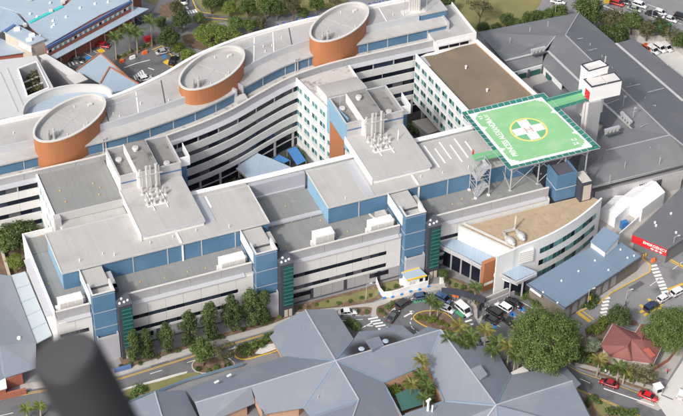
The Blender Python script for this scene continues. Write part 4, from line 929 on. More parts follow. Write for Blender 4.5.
# smooth the outline
def dens(pts, k=6):
    out = []
    for i in range(len(pts) - 1):
        p0 = Vector(pts[max(0, i - 1)]); p1 = Vector(pts[i]); p2 = Vector(pts[i + 1]); p3 = Vector(pts[min(len(pts) - 1, i + 2)])
        for j in range(k):
            t = j / k; q = 0.5 * ((2 * p1) + (-p0 + p2) * t + (2 * p0 - 5 * p1 + 4 * p2 - p3) * t * t + (-p0 + 3 * p1 - 3 * p2 + p3) * t ** 3); out.append((q.x, q.y))
    out.append(tuple(pts[-1])); return out
cv = dens(cv)
fin = [(P(496.3, 256.8, 12.6).x, P(496.3, 256.8, 12.6).y), (P(504, 253.6, 12.6).x, P(504, 253.6, 12.6).y)] + cv
lf = P(497, 257, 12.6); cv0 = (lf.x, lf.y)
gp = [(18.8, -30.3), cv[0]] + cv[1:] + [(54.5, -30.4), (44.0, -30.2)]
MB().prism(gp, 0, 11.85).build('core_wall', 'white_wall', kw)
MB().prism(off_poly(gp, 0.15), 11.86, 11.95).build('gravel_roof', 'gravel', kw)
def crib(s0, s1, o0, o1, z0, z1):
    """piece of the curved wall; s along the curve in index units"""
    a = int(s0 * (len(cv) - 1)); b = max(a + 1, int(round(s1 * (len(cv) - 1))))
    return ribbon(cv[a:b + 1], o0, o1, z0, z1)
ribbon(fin, -0.3, 0.05, 0.0, 12.75).build('curved_wall', 'white_wall', kw)
ribbon(fin, -0.36, 0.1, 12.76, 12.9).build('wall_capping', 'white_paint', kw)
# windows along the curve by arc length
acc = [0.0]
for i in range(1, len(cv)): acc.append(acc[-1] + math.dist(cv[i], cv[i - 1]))
def cpt(s):
    s = min(max(s, 0), acc[-1])
    for i in range(1, len(cv)):
        if acc[i] >= s:
            t = (s - acc[i - 1]) / (acc[i] - acc[i - 1]); a, b = Vector(cv[i - 1]), Vector(cv[i]); p = a.lerp(b, t); d = (b - a).normalized(); return p, d
TL = acc[-1]
sgn = -1
for r_, z0 in enumerate((8.0, 4.1, 0.4)):
    n = 14; s0, s1 = TL * 0.26, TL * 0.93
    for i in range(n):
        a = s0 + (s1 - s0) * i / n; p0, d = cpt(a + 0.06); p1, _ = cpt(a + (s1 - s0) / n - 0.06); o = Vector((d.y, -d.x)) 
        q = [tuple(p0 + o * 0.28), tuple(p1 + o * 0.28), tuple(p1 + o * 0.36), tuple(p0 + o * 0.36)]
        MB().prism(q, z0, z0 + 1.6).build('window', ('window_green', 'window_dark', 'window_teal', 'window_green', 'window_teal')[(i * 3 + r_) % 5], kw)
box('louvre_bay', 'white_paint', kw, 29.2, 33.0, -43.2, -42.2, 7.0, 11.0)
for i in range(6): box('louvre', 'cap_pale', kw, 29.1, 33.1, -43.32, -43.21, 7.1 + i * .65, 7.5 + i * .65)
# left wall of the wing facing the forecourt
fl, LL = edge((18.8, -30.3), cv[0])
nl = 5
if True:
    sg = -1 if fl(0, 1, 0)[0] > fl(0, 0, 0)[0] else 1
    wallbox(MB(), fl, 0, LL, sg * 0.3, sg * 0.01, 5.0, 12.5).build('forecourt_wall', 'precast', kw)
    wallbox(MB(), fl, 0, LL, sg * 0.4, sg * -0.1, 12.51, 12.65).build('wall_capping', 'cap_pale', kw)
    for i in range(nl):
        s0 = 2.0 + i * (LL - 4) / nl; wallbox(MB(), fl, s0, s0 + 2.0, sg * 0.36, sg * 0.31, 8.6, 10.4).build('wall_panel', 'white_paint', kw)
# roof sculpture ducts
sd_ = thing('roof_duct', 'forked silver duct with two rounded pods on the gravel roof', 'duct', P(517, 240, 11.95))
p = P(515, 228, 12.2); MB().tube((p.x, p.y, 11.95), (p.x, p.y, 16.0), 0.28, n=10).build('stack', 'flue', sd_)
for pts in (((515, 229), (503.5, 232), (506, 238)), ((516, 230), (519, 233), (520, 234))):
    qs = [P(*q, 12.7) for q in pts]; MB().path(qs, 0.55, 0.5).build('duct_run', 'flue', sd_)
for (a, b) in (((506, 237), (514.5, 245.5)), ((517.5, 232), (524.5, 240.5))):
    a = P(*a, 12.6); b = P(*b, 12.6); mbp = MB(); n = 7
    for i in range(n):
        t0, t1 = i / n, (i + 1) / n; r = lambda t: 0.35 + 0.75 * math.sin(PI * min(1, t * 0.95 + 0.05))
        mbp.tube(a.lerp(b, t0), a.lerp(b, t1), r(t0), r(t1), 12, cap=(i in (0, n - 1)))
    mbp.build('pod', 'flue', sd_, smooth=True)
MB().bar(P(463, 223.3, 12.1), P(515, 247.5, 12.1), 0.5, 0.3).build('roof_kerb', 'cap_pale', kw)
# ================================================================== ENTRANCE
ec = thing('entrance_canopy', 'pale blue curved canopy over the main entrance, left of the orange pylon', 'canopy', P(470, 270, 0))
cp_ = [(439.7, 243.2), (453.8, 238.3), (475, 246.5), (497, 255.5), (490, 260), (482.5, 264.5), (462, 254)]
MB().slab([P(a, b, 8.1) for a, b in cp_], 0.35).build('canopy_roof', 'roof_sky_b', ec)
eg = [P(a, b, 7.6) for a, b in ((438.5, 246), (462, 257.5), (481.5, 268))]
MB().path(eg, 0.5, 0.9).build('canopy_edge', 'metal_pale', ec)
gl = [P(a, b, 0) for a, b in ((441.0, 263.5), (462, 274), (480, 283))]
for i in range(len(gl) - 1):
    MB().bar(gl[i] + Vector((0, 0, 2.7)), gl[i + 1] + Vector((0, 0, 3.5)), 0.2, 7.0).build('glazed_front', 'window_dark', ec)
for i in range(5):
    t = i / 4; p = gl[0].lerp(gl[2], t); MB().bar((p.x - .2, p.y - .35, 0), (p.x - .2, p.y - .35, 7.2), 0.3).build('column', 'precast_grey', ec)
ec2 = thing('entrance_canopy', 'pale blue canopy wing over the entrance, right of the orange pylon', 'canopy', P(515, 285, 0))
MB().slab([P(a, b, 6.6) for a, b in ((498, 268.8), (512.7, 261.7), (536.7, 271.7), (516.5, 280.4))], 0.35).build('canopy_roof', 'roof_sky_b', ec2)
MB().path([P(a, b, 6.2) for a, b in ((495, 272.5), (516, 283.5), (536.5, 274))], 0.4, 0.8).build('canopy_edge', 'metal_pale', ec2)
MB().path([P(a, b, 4.6) for a, b in ((494, 275), (518, 284))], 0.3, 0.9).build('canopy_beam', 'white_paint', ec2)
for a, b in ((497, 293), (509, 297), (521, 299)): q = P(a, b, 0); MB().bar(q, (q.x, q.y, 6.0), 0.3).build('column', 'precast_grey', ec2)
MB().bar(P(496, 289.5) + Vector((0, 0, 2.5)), P(524, 297) + Vector((0, 0, 2.5)), 0.2, 5.0).build('glazed_front', 'window_dark', ec2)
# orange pylon
py = thing('sign_pylon', 'tall orange brown entrance pylon with white sign strip', 'sign', P(487.5, 291, 0))
pa, pb = P(482, 292.5), P(493.5, 287.5); d = (pb - pa).normalized(); o = Vector((-d.y, d.x, 0))
q = [pa, pb, pb + o * 1.1, pa + o * 1.1]; MB().prism([(v.x, v.y) for v in q], 0, 9.3).build('slab', 'orange_panel', py)
s0, s1 = pa + d * 0.35 - o * 0.06, pb - d * 0.35 - o * 0.06
MB().prism([(v.x, v.y) for v in (s0, s1, s1 + o * .05, s0 + o * .05)], 1.9, 2.7).build('sign_strip', 'white_paint', py)
# ================================================================== OTHER BUILDINGS
mat('roof_pale', (0.56, 0.565, 0.575), 0.55, var=0.07, scale=0.2, fine=0.03, ribs=((0.3, 0.95), 1.1), ribamt=0.04)
mat('lean_blue', (0.42, 0.48, 0.52), 0.5, var=0.06, scale=0.3)
def V3(pts): return [P(a, b, z) for a, b, z in pts]
def facet(name, parent, pts, m, t=0.22): return MB().slab(V3(pts), t).build(name, m, parent)
KN = {}
def ridge(parent, a, b, m='ridge_grey', wd=0.4, name='ridge_capping', lift=0.06):
    a = KN.get(a[:2]) or P(*a); b = KN.get(b[:2]) or P(*b); u = Vector((0, 0, lift)); return MB().bar(a + u, b + u, wd, 0.14).build(name, m, parent)
def wall_run(parent, pts, z0, z1, m, name='wall', th=0.3):
    qs = [P(*q) for q in pts]
    for i in range(len(qs) - 1):
        a, b = qs[i], qs[i + 1]; MB().bar((a.x, a.y, (z0 + z1) / 2), (b.x, b.y, (z0 + z1) / 2), th, z1 - z0).build(name, m, parent)
# ------------------------------------------------------------------ foreground clinic with hipped slate-blue roofs
# soot-stained sheet: dark rings round the two roof exhausts
SOOT = []
def soot_mat():
    m = M['roof_slate'].copy(); m.name = 'roof_slate_soot'; n = m.node_tree; N = n.nodes; L = n.links
    b = N['Principled BSDF']; src = b.inputs['Base Color'].links[0].from_socket; g = N.new('ShaderNodeNewGeometry'); cur = None
    for q in ((362.5, 349.5, 5.2), (386.0, 342.0, 5.2)):
        d = N.new('ShaderNodeVectorMath'); d.operation = 'DISTANCE'; L.new(g.outputs['Position'], d.inputs[0]); d.inputs[1].default_value = P(*q); SOOT.append(d)
        nz = N.new('ShaderNodeTexNoise'); nz.inputs['Scale'].default_value = 0.8; L.new(g.outputs['Position'], nz.inputs['Vector'])
        ad = N.new('ShaderNodeMath'); ad.operation = 'MULTIPLY_ADD'; L.new(nz.outputs[0], ad.inputs[0]); ad.inputs[1].default_value = 1.2; L.new(d.outputs['Value'], ad.inputs[2])
        r = N.new('ShaderNodeMapRange'); r.interpolation_type = 'SMOOTHSTEP'; L.new(ad.outputs[0], r.inputs['Value']); r.inputs['From Min'].default_value = 2.6; r.inputs['From Max'].default_value = 6.6; r.inputs['To Min'].default_value = 1.0; r.inputs['To Max'].default_value = 0.0
        if cur is None: cur = r.outputs[0]
        else:
            mx = N.new('ShaderNodeMath'); mx.operation = 'MAXIMUM'; L.new(cur, mx.inputs[0]); L.new(r.outputs[0], mx.inputs[1]); cur = mx.outputs[0]
    mm = N.new('ShaderNodeMix'); mm.data_type = 'RGBA'; L.new(cur, mm.inputs['Factor']); L.new(src, mm.inputs['A']); mm.inputs['B'].default_value = (0.028, 0.027, 0.028, 1); L.new(mm.outputs['Result'], b.inputs['Base Color'])
    M['roof_slate_soot'] = m
soot_mat()
fc = thing('clinic_building', 'low foreground clinic with many hipped slate blue metal roofs', 'building', P(380, 390, 0))
HUB = (335.6, 360.8, 8.2); HUB2 = (496.0, 405.2, 7.8); APX = (440.8, 330.0, 6.4)
E_ = 3.6
FAC = [
 ([HUB, (305.2, 309.8, 6.6), (273.7, 326.5, E_), (274, 332.5, E_), (269.5, 336.5, E_), (283, 357, E_), (288, 356, E_)], 'roof_slate'),
 ([(353.7, 339, 5.8), HUB, (305.2, 309.8, 6.6), (334.5, 309, E_)], 'roof_slate_b'),
 ([(353.7, 339, 5.8), HUB, APX, (428, 326.5, E_), (413.5, 334.5, E_), (402, 325.2, E_), (392, 325, E_), (391, 327, E_), (381, 327.3, E_), (380, 330, E_), (359, 331.5, E_)], 'roof_slate_soot'),
 ([APX, HUB, (383.8, 382.2, E_), (428, 362.8, E_)], 'roof_slate'),
 ([HUB2, APX, (428, 362.8, E_), (444, 400.5, E_)], 'roof_slate_b'),
 ([APX, HUB2, (511, 375, E_), (497, 352, E_), (484, 345.5, E_), (461, 346, E_)], 'roof_slate'),
 ([(511, 375, E_), HUB2, (572.5, 381, 6.4), (554, 367, E_ + .6)], 'roof_slate_b'),
 ([(572.5, 381, 6.4), HUB2, (500, 445, E_), (598, 432, E_), (589.5, 413, E_)], 'roof_slate'),
 ([HUB2, (444, 400.5, E_), (405, 413.5, E_), (400, 445, E_), (500, 445, E_)], 'roof_slate_b'),
 ([(358.7, 399.8, 6.6), HUB, (383.8, 382.2, E_), (402, 416, E_), (402, 440, E_), (345, 440, E_ + 1)], 'roof_slate_b'),
 ([HUB, (303, 408, E_), (310, 416, E_), (358.7, 399.8, 6.6)], 'roof_slate'),
 ([(358.7, 399.8, 6.6), (310, 416, E_), (312, 440, E_), (345, 440, E_ + 1)], 'roof_slate'),
 ([(251, 386.4, 6.6), HUB, (303, 408, E_), (262, 414.5, E_)], 'roof_slate_b'),
 ([(251, 386.4, 6.6), HUB, (283, 357, E_), (237, 370.5, E_), (186, 389, E_), (195, 403, 6.2)], 'roof_slate'),
 ([(195, 403, 6.2), (251, 386.4, 6.6), (255, 403, E_), (203, 425, E_)], 'roof_slate_b'),
 ([(154.8, 392, 6.2), (130, 403, E_), (128, 445, E_), (170, 445, 6.2)], 'roof_slate'),
 ([(154.8, 392, 6.2), (170, 445, 6.2), (212, 445, E_), (184, 390, E_)], 'roof_slate_b'),
 ([(572.5, 381, E_ - .3), (556, 369, E_ - .3), (565, 366, E_ - .6), (581, 384, E_ - .6), (576, 388, E_ - .4)], 'roof_slate'),
]
def ray_plane(px, py, a, n):
    d = CF + CR * ((px - CX) / FPX) - CU * ((py - CY) / FPX); t = (a - CAM).dot(n) / d.dot(n); return CAM + d * t
for pts, m in FAC:
    # the first three corners of each facet fix its plane; the others are found on it
    ref = []
    for p in pts[:3]: ref.append(KN.get(p[:2]) or P(*p)); KN.setdefault(p[:2], ref[-1])
    nrm = (ref[1] - ref[0]).cross(ref[2] - ref[0]).normalized(); q = list(ref)
    for p in pts[3:]:
        v = KN.get(p[:2]) or ray_plane(p[0], p[1], ref[0], nrm)
        if v.z > 9 or v.z < 1.5: v = P(*p)
        KN.setdefault(p[:2], v); q.append(v)
    MB().slab(q, .22).build('roof_facet', m, fc); c = sum(q, Vector()) / len(q)
    MB().prism([((p.x - c.x) * 0.72 + c.x, (p.y - c.y) * 0.72 + c.y) for p in q], 0, max(.6, min(2.9, min(p.z for p in q) - .6))).build('wall', 'brick_tan', fc)
for a, b, m in ((HUB, (305.2, 309.8, 6.6), 'ridge_grey'), (HUB, (285, 357, E_), 'ridge_blue'), (HUB, (251, 386.4, 6.6), 'ridge_grey'), (HUB, (303, 408, E_), 'ridge_blue'), (HUB, (358.7, 399.8, 6.6), 'ridge_grey'), (HUB, (383.8, 382.2, E_), 'ridge_blue'), (HUB, (353.7, 339, 5.8), 'ridge_blue'),
                (HUB, APX, 'ridge_grey'), (APX, (428, 362.8, E_), 'ridge_blue'), (APX, HUB2, 'ridge_grey'), (HUB2, (511, 375, E_), 'ridge_blue'), (HUB2, (572.5, 381, 6.4), 'ridge_grey'), (HUB2, (444, 400.5, E_), 'ridge_blue'), (HUB2, (500, 445, E_), 'ridge_blue'), (HUB2, (470, 440, E_), 'ridge_grey'),
                ((251, 386.4, 6.6), (195, 403, 6.2), 'ridge_grey'), ((154.8, 392, 6.2), (170, 445, 6.2), 'ridge_grey'), ((358.7, 399.8, 6.6), (310, 416, E_), 'ridge_blue'), ((358.7, 399.8, 6.6), (345, 440, E_ + 1), 'ridge_grey')):
    ridge(fc, a, b, m, 0.3 if m == 'ridge_grey' else 0.2)
wall_run(fc, [(251.5, 388.5, 5.0), (262, 415.5, 3.4)], 2.5, 4.2, 'brick_tan', 'gable_wall')
for pts in ([(383.8, 382.2, E_), (428, 362.8, E_)], [(428, 362.8, E_), (444, 400.5, E_)], [(444, 400.5, E_), (402, 416, E_)], [(402, 416, E_), (383.8, 382.2, E_)]):
    qs = [P(a, b, z) for a, b, z in pts]; MB().bar(qs[0] - Vector((0, 0, .25)), qs[1] - Vector((0, 0, .25)), 0.25, 0.2).build('gutter', 'ridge_blue', fc)
    MB().bar((qs[0].x, qs[0].y, 1.5), (qs[1].x, qs[1].y, 1.5), 0.25, 3.0).build('wall', 'brick_tan', fc)
for a, b in ((216.5, 381.5), (229, 375)):
    q = [P(a + dx, b + dy, 5.3) for dx, dy in ((-2.6, 0.6), (1.5, -1.6), (2.6, -0.2), (-1.5, 2.0))]; MB().slab(q, 0.15).build('skylight', 'white_paint', fc)
# exhaust domes, flat dormer
_a, _b, _c = KN[(353.7, 339)], KN[HUB[:2]], KN[APX[:2]]
def on_soot(px, py): return ray_plane(px, py, _a, (_b - _a).cross(_c - _a).normalized())
for d_, q in zip(SOOT, ((362.5, 350.0), (386.5, 342.3))): d_.inputs[1].default_value = on_soot(*q)
for q in ((361.5, 349.5), (385.5, 341.8)):
    p = on_soot(*q) + Vector((0, 0, .35)); MB().tube((p.x, p.y, p.z - 1.0), (p.x, p.y, p.z - .1), 0.6, 0.6, 14).tube((p.x, p.y, p.z - .1), (p.x, p.y, p.z + .05), 0.75, 0.45, 14).build('exhaust_dome', 'roof_sky', fc)
MB().slab([on_soot(*q) + Vector((0, 0, .5)) for q in ((365.5, 341.5), (379, 337.8), (384, 346.5), (372, 351.5))], .9).build('roof_housing', 'roof_slate', fc)
MB().slab(V3([(470.5, 369, 7.2), (480.5, 364.6, 7.2), (487.5, 374.5, 7.2), (479, 381, 7.2)]), 1.3).build('dormer', 'roof_slate_b', fc)
MB().slab(V3([(510.5, 372.5, 2.9), (523, 366.2, 2.9), (529, 371, 2.9), (511.5, 378, 2.9)]), 0.2).build('porch_roof', 'cap_pale', fc)
p = P(428, 408, 4.2); MB().tube((p.x, p.y, 3.2), (p.x, p.y, 6.4), 0.3, 0.25, 10).tube((p.x - .5, p.y, 6.4), (p.x + .6, p.y + .3, 6.6), 0.3, n=10).tube((p.x + .8, p.y - .6, 3.0), (p.x + .8, p.y - .6, 5.2), 0.2, n=8).build('roof_ventilator', 'white_paint', fc)
rnd = random.Random(5)
for a, b in ((300, 333), (318, 398), (355, 371), (410, 346), (458, 372), (522, 395), (556, 400), (298, 380), (345, 388)):
    p = P(a, b, 5.2); MB().tube((p.x, p.y, 4.2), (p.x, p.y, 6.1), 0.08, n=6).build('vent_pipe', 'ridge_grey', fc)
tag(MB().slab(V3([(395, 394, 2.2), (417, 386, 2.9), (432, 402, 2.4), (402, 411, 2.6)]), 0.03).build('shade_sail', 'shade_green', None), 'dark green shade sail in the clinic courtyard', 'shade sail')
# eave strips along the street side (blue trim rails)
for pts in ([(130, 402, 1.2), (188, 379.5, 1.2), (243, 364, 1.2)],): tag(MB().path(V3(pts), 0.06, 0.9).build('fence', 'ridge_blue', None), 'low blue picket fence between street verge and clinic', 'fence')

# ------------------------------------------------------------------ lower-left clinic roof
ll = thing('clinic_building', 'slate blue roofed building at the lower left edge', 'building', P(10, 350, 0))
facet('roof_facet', ll, [(-25, 270, 5.0), (10.6, 276, 5.0), (36, 343, 5.0), (36, 368, 4.0), (0, 345, 6.0), (-25, 330, 6.0)], 'roof_slate_b')
facet('roof_facet', ll, [(-25, 330, 6.0), (0, 345, 6.0), (36, 368, 4.0), (5, 378, 3.6), (-25, 392, 3.6)], 'roof_slate')
facet('lean_to_roof', ll, [(10.9, 275.3, 4.7), (25.2, 271.4, 4.7), (52, 335, 4.7), (36.3, 343.5, 4.7)], 'lean_blue')
for i in range(4):
    t = 0.2 + i * 0.2; a = P(10.9 + (36.3 - 10.9) * t, 275.3 + (343.5 - 275.3) * t, 4.72); b = P(25.2 + (52 - 25.2) * t, 271.4 + (335 - 271.4) * t, 4.72); MB().bar(a + Vector((0, 0, .08)), b + Vector((0, 0, .08)), .15, .12).build('roof_rib', 'roof_sky', ll)
wall_run(ll, [(0, 381, 3.4), (22, 373.5, 3.4)], 0, 3.3, 'brick', 'wall')
wall_run(ll, [(-20, 388, 3.4), (0, 381, 3.4)], 0, 3.3, 'brick', 'wall')
p = P(19, 339, 5.2); MB().tube((p.x, p.y, 5), (p.x, p.y, 5.8), .55, .4, 12).build('roof_vent', 'white_paint', ll)
lb = thing('brick_annex', 'small red brick annex with white roof edge at the lower left corner', 'building', P(1, 392, 0))
MB().prism(XY([(-14, 378), (5, 384), (7, 398), (-14, 404)], 0), 0, 3.2).build('wall', 'brick', lb); MB().prism(off_poly(XY([(-14, 378), (5, 384), (7, 398), (-14, 404)], 0), -.3), 3.22, 3.5).build('roof', 'white_paint', lb)
tag(MB().bar(P(0, 397, 0.8), P(26, 391, 0.8), 0.6, 1.6).build('boundary_wall', 'brick', None), 'low dark brick wall beside the street at lower left', 'wall')
# ------------------------------------------------------------------ red tiled cottage
ct = thing('cottage', 'small cottage with faded red tiled hip roof beside the lower right road', 'house', P(630, 350, 0))
EZ = 3.2
N_, W_, WB_, S2, S_, E2, EB = (613.1, 323.75, EZ), (600.6, 345.2, EZ), (609.5, 355.8, EZ), (632, 361, EZ), (653.3, 364, EZ), (663.4, 342.8, EZ), (653, 333.4, EZ)
R0, R1, G0, G1_, G2_, G3_ = (631, 339, 6.0), (627.2, 346.3, 6.0), (635.3, 332.5, 3.4), (640.8, 324, 3.9), (647.5, 324.8, 3.9), (641.6, 339.7, 5.4)
for pts in ([N_, W_, R0], [W_, WB_, R1], [W_, R1, R0], [WB_, S2, R1], [N_, R0, G3_], [N_, G3_, G0], [R0, R1, S2], [R0, S2, S_], [R0, S_, G3_], [G3_, S_, E2], [G3_, E2, EB]): facet('roof_facet', ct, pts, 'tile_red', .2)
facet('gable_roof', ct, [G0, G1_, G2_, G3_], 'tile_red', .25); facet('gable_roof', ct, [G2_, EB, G3_], 'tile_red', .25)
for a, b in ((R0, N_), (R0, R1), (R1, WB_), (R1, S2), (G3_, G2_)): ridge(ct, a, b, 'tile_red', .3)
for a, b in ((N_, W_), (N_, G0), (G0, G1_), (E2, S_), (S_, S2)): ridge(ct, a, b, 'cap_pale', .18, 'gutter', -.1)
facet('roof_patch', ct, [(643, 349.5, 4.7), (648.5, 347.5, 4.7), (656, 355.5, 3.75), (651, 358, 3.75)], 'tile_red_new', .06)
qq = [P(*x) for x in (N_, W_, WB_, S2, S_, E2, EB)]; c = sum(qq, Vector()) / 7; MB().prism([((p.x - c.x) * .9 + c.x, (p.y - c.y) * .9 + c.y) for p in qq], 0, 2.95).build('wall', 'render_cream', ct)
# ------------------------------------------------------------------ blue-roofed emergency annex
ba = thing('annex_building', 'single storey annex with flat mid blue roof below the curved wing', 'building', P(580, 290, 0))
BZ = 5.0
bp = [(526.8, 284.0), (549, 271), (574, 256), (590, 247.5), (600, 243), (621, 242), (641.8, 256.8), (619.5, 271.8), (565, 308.6)]
MB().slab([P(a, b, BZ) for a, b in bp], 0.35).build('roof', 'roof_blue', ba)
q = XY(bp, BZ); MB().prism(off_poly(q, 0.5), 0, BZ - 0.36).build('wall', 'wall_brown', ba)
for a, b in (((619.5, 271.8), (565, 308.6)), ((641.8, 256.8), (619.5, 271.8)), ((526.8, 284), (565, 308.6))): MB().bar(P(*a, BZ - .15), P(*b, BZ - .15), .25, .45).build('gutter', 'trim_dark', ba)
MB().bar(P(*(590, 250.2), BZ + .04), P(*(619.5, 271.8), BZ + .04), .25, .1).build('roof_joint', 'roof_blue', ba)
for a, b in ((561.5, 281), (578.5, 271.5), (595, 260.8), (601.5, 252.5), (620.5, 249.8), (608.5, 270.2), (543, 292.5), (557.5, 303), (627.5, 258), (613, 240), (634, 256)):
    p = P(a, b, BZ); MB().tube((p.x, p.y, BZ), (p.x, p.y, BZ + .3), .26, .2, 10).build('roof_vent', 'white_paint', ba)
pbq = XY([(591.5, 240.5), (603.5, 230.5), (618.5, 238.8), (605.3, 250.3)], 7.2)
MB().prism(pbq, BZ + .02, [6.6, 7.9, 7.9, 6.6]).build('pop_up', 'white_wall', ba); MB().slab([(x, y, z) for (x, y), z in zip(off_poly(pbq, -.25), (6.9, 8.2, 8.2, 6.9))], .2).build('pop_up_roof', 'roof_blue', ba)
for i in range(7):
    t = i / 7 + .05; a = P(619.5 + (565 - 619.5) * t, 271.8 + (308.6 - 271.8) * t, BZ - .3); b = P(619.5 + (565 - 619.5) * (t + .09), 271.8 + (308.6 - 271.8) * (t + .09), BZ - .3)
    MB().bar((a.x + .28, a.y + .45, 2.3), (b.x + .28, b.y + .45, 2.3), 0.12, 3.2).build('wall_panel', 'grey_panel', ba)
MB().bar(P(530.5, 289, BZ - .3), P(541, 296.5, BZ - .3), .3, .5).build('barge_board', 'white_paint', ba)
# ------------------------------------------------------------------ emergency building with red sign fascia
eb = thing('emergency_building', 'dark grey roofed emergency building with red sign fascia', 'building', P(665, 240, 0))
ep = XY([(632.8, 234.5), (683, 186.5), (720, 160), (760, 190), (667.8, 249.2)], 5.2)
MB().prism(ep, 4.9, 5.2).build('roof', 'roof_dark', eb); MB().prism(off_poly(ep, .4), 0, 4.88).build('wall', 'roof_dark_b', eb)
a, b = P(632.8, 234.5, 5.2), P(667.8, 249.2, 5.2); d = (b - a).normalized(); o = Vector((d.y, -d.x, 0))
sg = MB().prism([(v.x, v.y) for v in (a + o * .05, b + o * .05, b + o * .35, a + o * .35)], 3.0, 5.1).build('sign_fascia', 'red_paint', eb)
me = text_mesh('EMERGENCY', 1.15, 'letter_white', 'sign_lettering'); o_ = bpy.data.objects.new('sign_lettering', me); C.objects.link(o_); o_.parent = eb
o_.rotation_euler = (PI / 2, 0, math.atan2(d.y, d.x)); c = a.lerp(b, .66) + o * .38; o_.location = Vector((c.x, c.y, 4.5)) - ROOT[eb.name]
for t in (.60, .72, .84):
    c = a.lerp(b, t) + o * .4; mb = MB(); u = Vector((d.x, d.y, 0)); z = Vector((0, 0, 1)); c.z = 3.55
    mb.add([c - u * .45 + z * .2, c - u * .05 + z * .2, c - u * .05 + z * .42, c + u * .5, c - u * .05 - z * .42, c - u * .05 - z * .2, c - u * .45 - z * .2], [(0, 1, 2, 3, 4, 5, 6)]).build('sign_arrow', 'letter_white', eb)
for a, b in ((656, 226), (671, 214), (655, 223), (676, 233)):
    p = P(a, b, 5.2); MB().tube((p.x, p.y, 5.2), (p.x, p.y, 5.6), .3, n=8).build('roof_vent', 'white_paint', eb)
# tents
def tent(label, pts, ze, zr):
    """pts: eave corners front-left, front-right, back-right, back-left (pixels at eave height); ridge runs front to back"""
    q = [P(a, b, ze) for a, b in pts]; t = thing('marquee', label, 'tent', ((q[0].x + q[2].x) / 2, (q[0].y + q[2].y) / 2, 0))
    rf = (q[0] + q[1]) / 2; rb_ = (q[2] + q[3]) / 2; rf.z = rb_.z = zr
    MB().slab([q[0], rf, rb_, q[3]], .06).build('roof_panel', 'tent', t); MB().slab([rf, q[1], q[2], rb_], .06).build('roof_panel', 'tent', t)
    g = lambda p: (p.x, p.y, 0.02)
    MB().add([g(q[0]), g(q[1]), q[1], rf, q[0]], [(0, 1, 2, 3, 4)]).build('gable_wall', 'tent', t); MB().add([g(q[3]), g(q[2]), q[2], rb_, q[3]], [(0, 1, 2, 3, 4)]).build('gable_wall', 'tent', t)
    MB().add([g(q[1]), g(q[2]), q[2], q[1]], [(0, 1, 2, 3)]).build('side_wall', 'tent', t); MB().add([g(q[0]), g(q[3]), q[3], q[0]], [(0, 1, 2, 3)]).build('side_wall', 'tent', t)
    for k in (.33, .66):
        for s_ in (0, 1):
            e = q[0].lerp(q[3], k) if s_ == 0 else q[1].lerp(q[2], k); r = rf.lerp(rb_, k); MB().bar(e + Vector((0, 0, .05)), r + Vector((0, 0, .05)), .12, .06).build('roof_seam', 'cap_pale', t)
    return t
tent('smaller white peaked marquee nearest the curved wing', [(600.4, 209), (615.6, 217.9), (631.2, 203.6), (615.2, 195.2)], 3.4, 4.7)
tent('larger white peaked marquee behind the smaller one', [(622.8, 196), (642.5, 208.8), (665.2, 192), (645, 180)], 4.4, 6.0)
tag(MB().box(-.9, .9, -.6, .6, 0, 2.2).build('portable_toilet', 'sail_blue', None), 'small blue portable toilet by the white hoarding near tents', 'toilet').location = P(623.5, 228)
hw = tag(MB().bar(P(619, 236, 0.9), P(660, 200, 0.9), .25, 1.8).build('hoarding_wall', 'white_paint', None), 'long white site hoarding between tents and emergency building', 'hoarding')

# ------------------------------------------------------------------ big dark-roofed building
db = thing('hospital_annex', 'sprawling building with charcoal grey metal roofs right of helipad', 'building', P(620, 110, 0))
KZ = 9.0
DF = [
 ([(478, 32, 8.5), (579, 12.3, 8.5), (565.5, 35, 12), (555.5, 36, 11), (543.6, 51.5, 10), (504.6, 61, 10)], 'roof_dark_b'),
 ([(504.6, 61, 9.9), (543.6, 51.5, 9.9), (542.5, 63, 8.5), (513, 71, 8.5)], 'roof_dark_b'),
 ([(579, 12.3, 8.5), (616, 43.5, 8.5), (692, 108.7, 8.5), (692, 152, 12), (670, 135, 12), (622, 88.7, 12), (592, 60.6, 12), (565.5, 35, 12)], 'roof_dark'),
 ([(565.5, 35, 12), (592, 60.6, 12), (622, 88.7, 12), (670, 135, 12), (632, 128.5, 10), (602, 102, 10), (578, 80, 10), (547.6, 51, 10), (555.5, 36, 11)], 'roof_dark'),
 ([(547.6, 51.3, 9.9), (578, 80.2, 9.9), (602, 102.2, 9.9), (632, 128.6, 9.9), (606, 127, 8.5), (575, 97, 8.5), (560, 82, 8.5), (542, 64, 8.5)], 'roof_dark'),
 ([(670, 135, 12), (692, 152, 12), (692, 162.5, 8.2)], 'roof_dark_b'), ([(670, 135, 12), (692, 162.5, 8.2), (592, 187, 8.2)], 'roof_dark_b'), ([(670, 135, 12), (592, 187, 8.2), (606, 150.5, 10.4)], 'roof_dark_b'), ([(670, 135, 12), (606, 150.5, 10.4), (632, 128.5, 10)], 'roof_dark_b'),
 ([(632, 128.7, 9.9), (606, 150.5, 10.4), (592, 187, 8.2), (575, 180, 8.2), (585, 140, 8.2), (606, 127, 8.5)], 'roof_dark_b'),
 ([(616, 43.3, 8.6), (633, 38.5, 8.0), (700, 90, 8.0), (720, 133, 8.6), (683, 101, 8.6)], 'roof_dark'),
]
for pts, m in DF: facet('roof_facet', db, pts, m)
for a, b in (((579, 12.3, 8.5), (565.5, 35, 12)), ((565.5, 35, 12), (592, 60.6, 12)), ((592, 60.6, 12), (622, 88.7, 12)), ((622, 88.7, 12), (670, 135, 12)), ((555.5, 36, 11), (543.6, 51.5, 10)), ((670, 135, 12), (606, 150.5, 10.5)), ((670, 135, 12), (692, 152, 12))): ridge(db, a, b, 'grey_panel', .35)
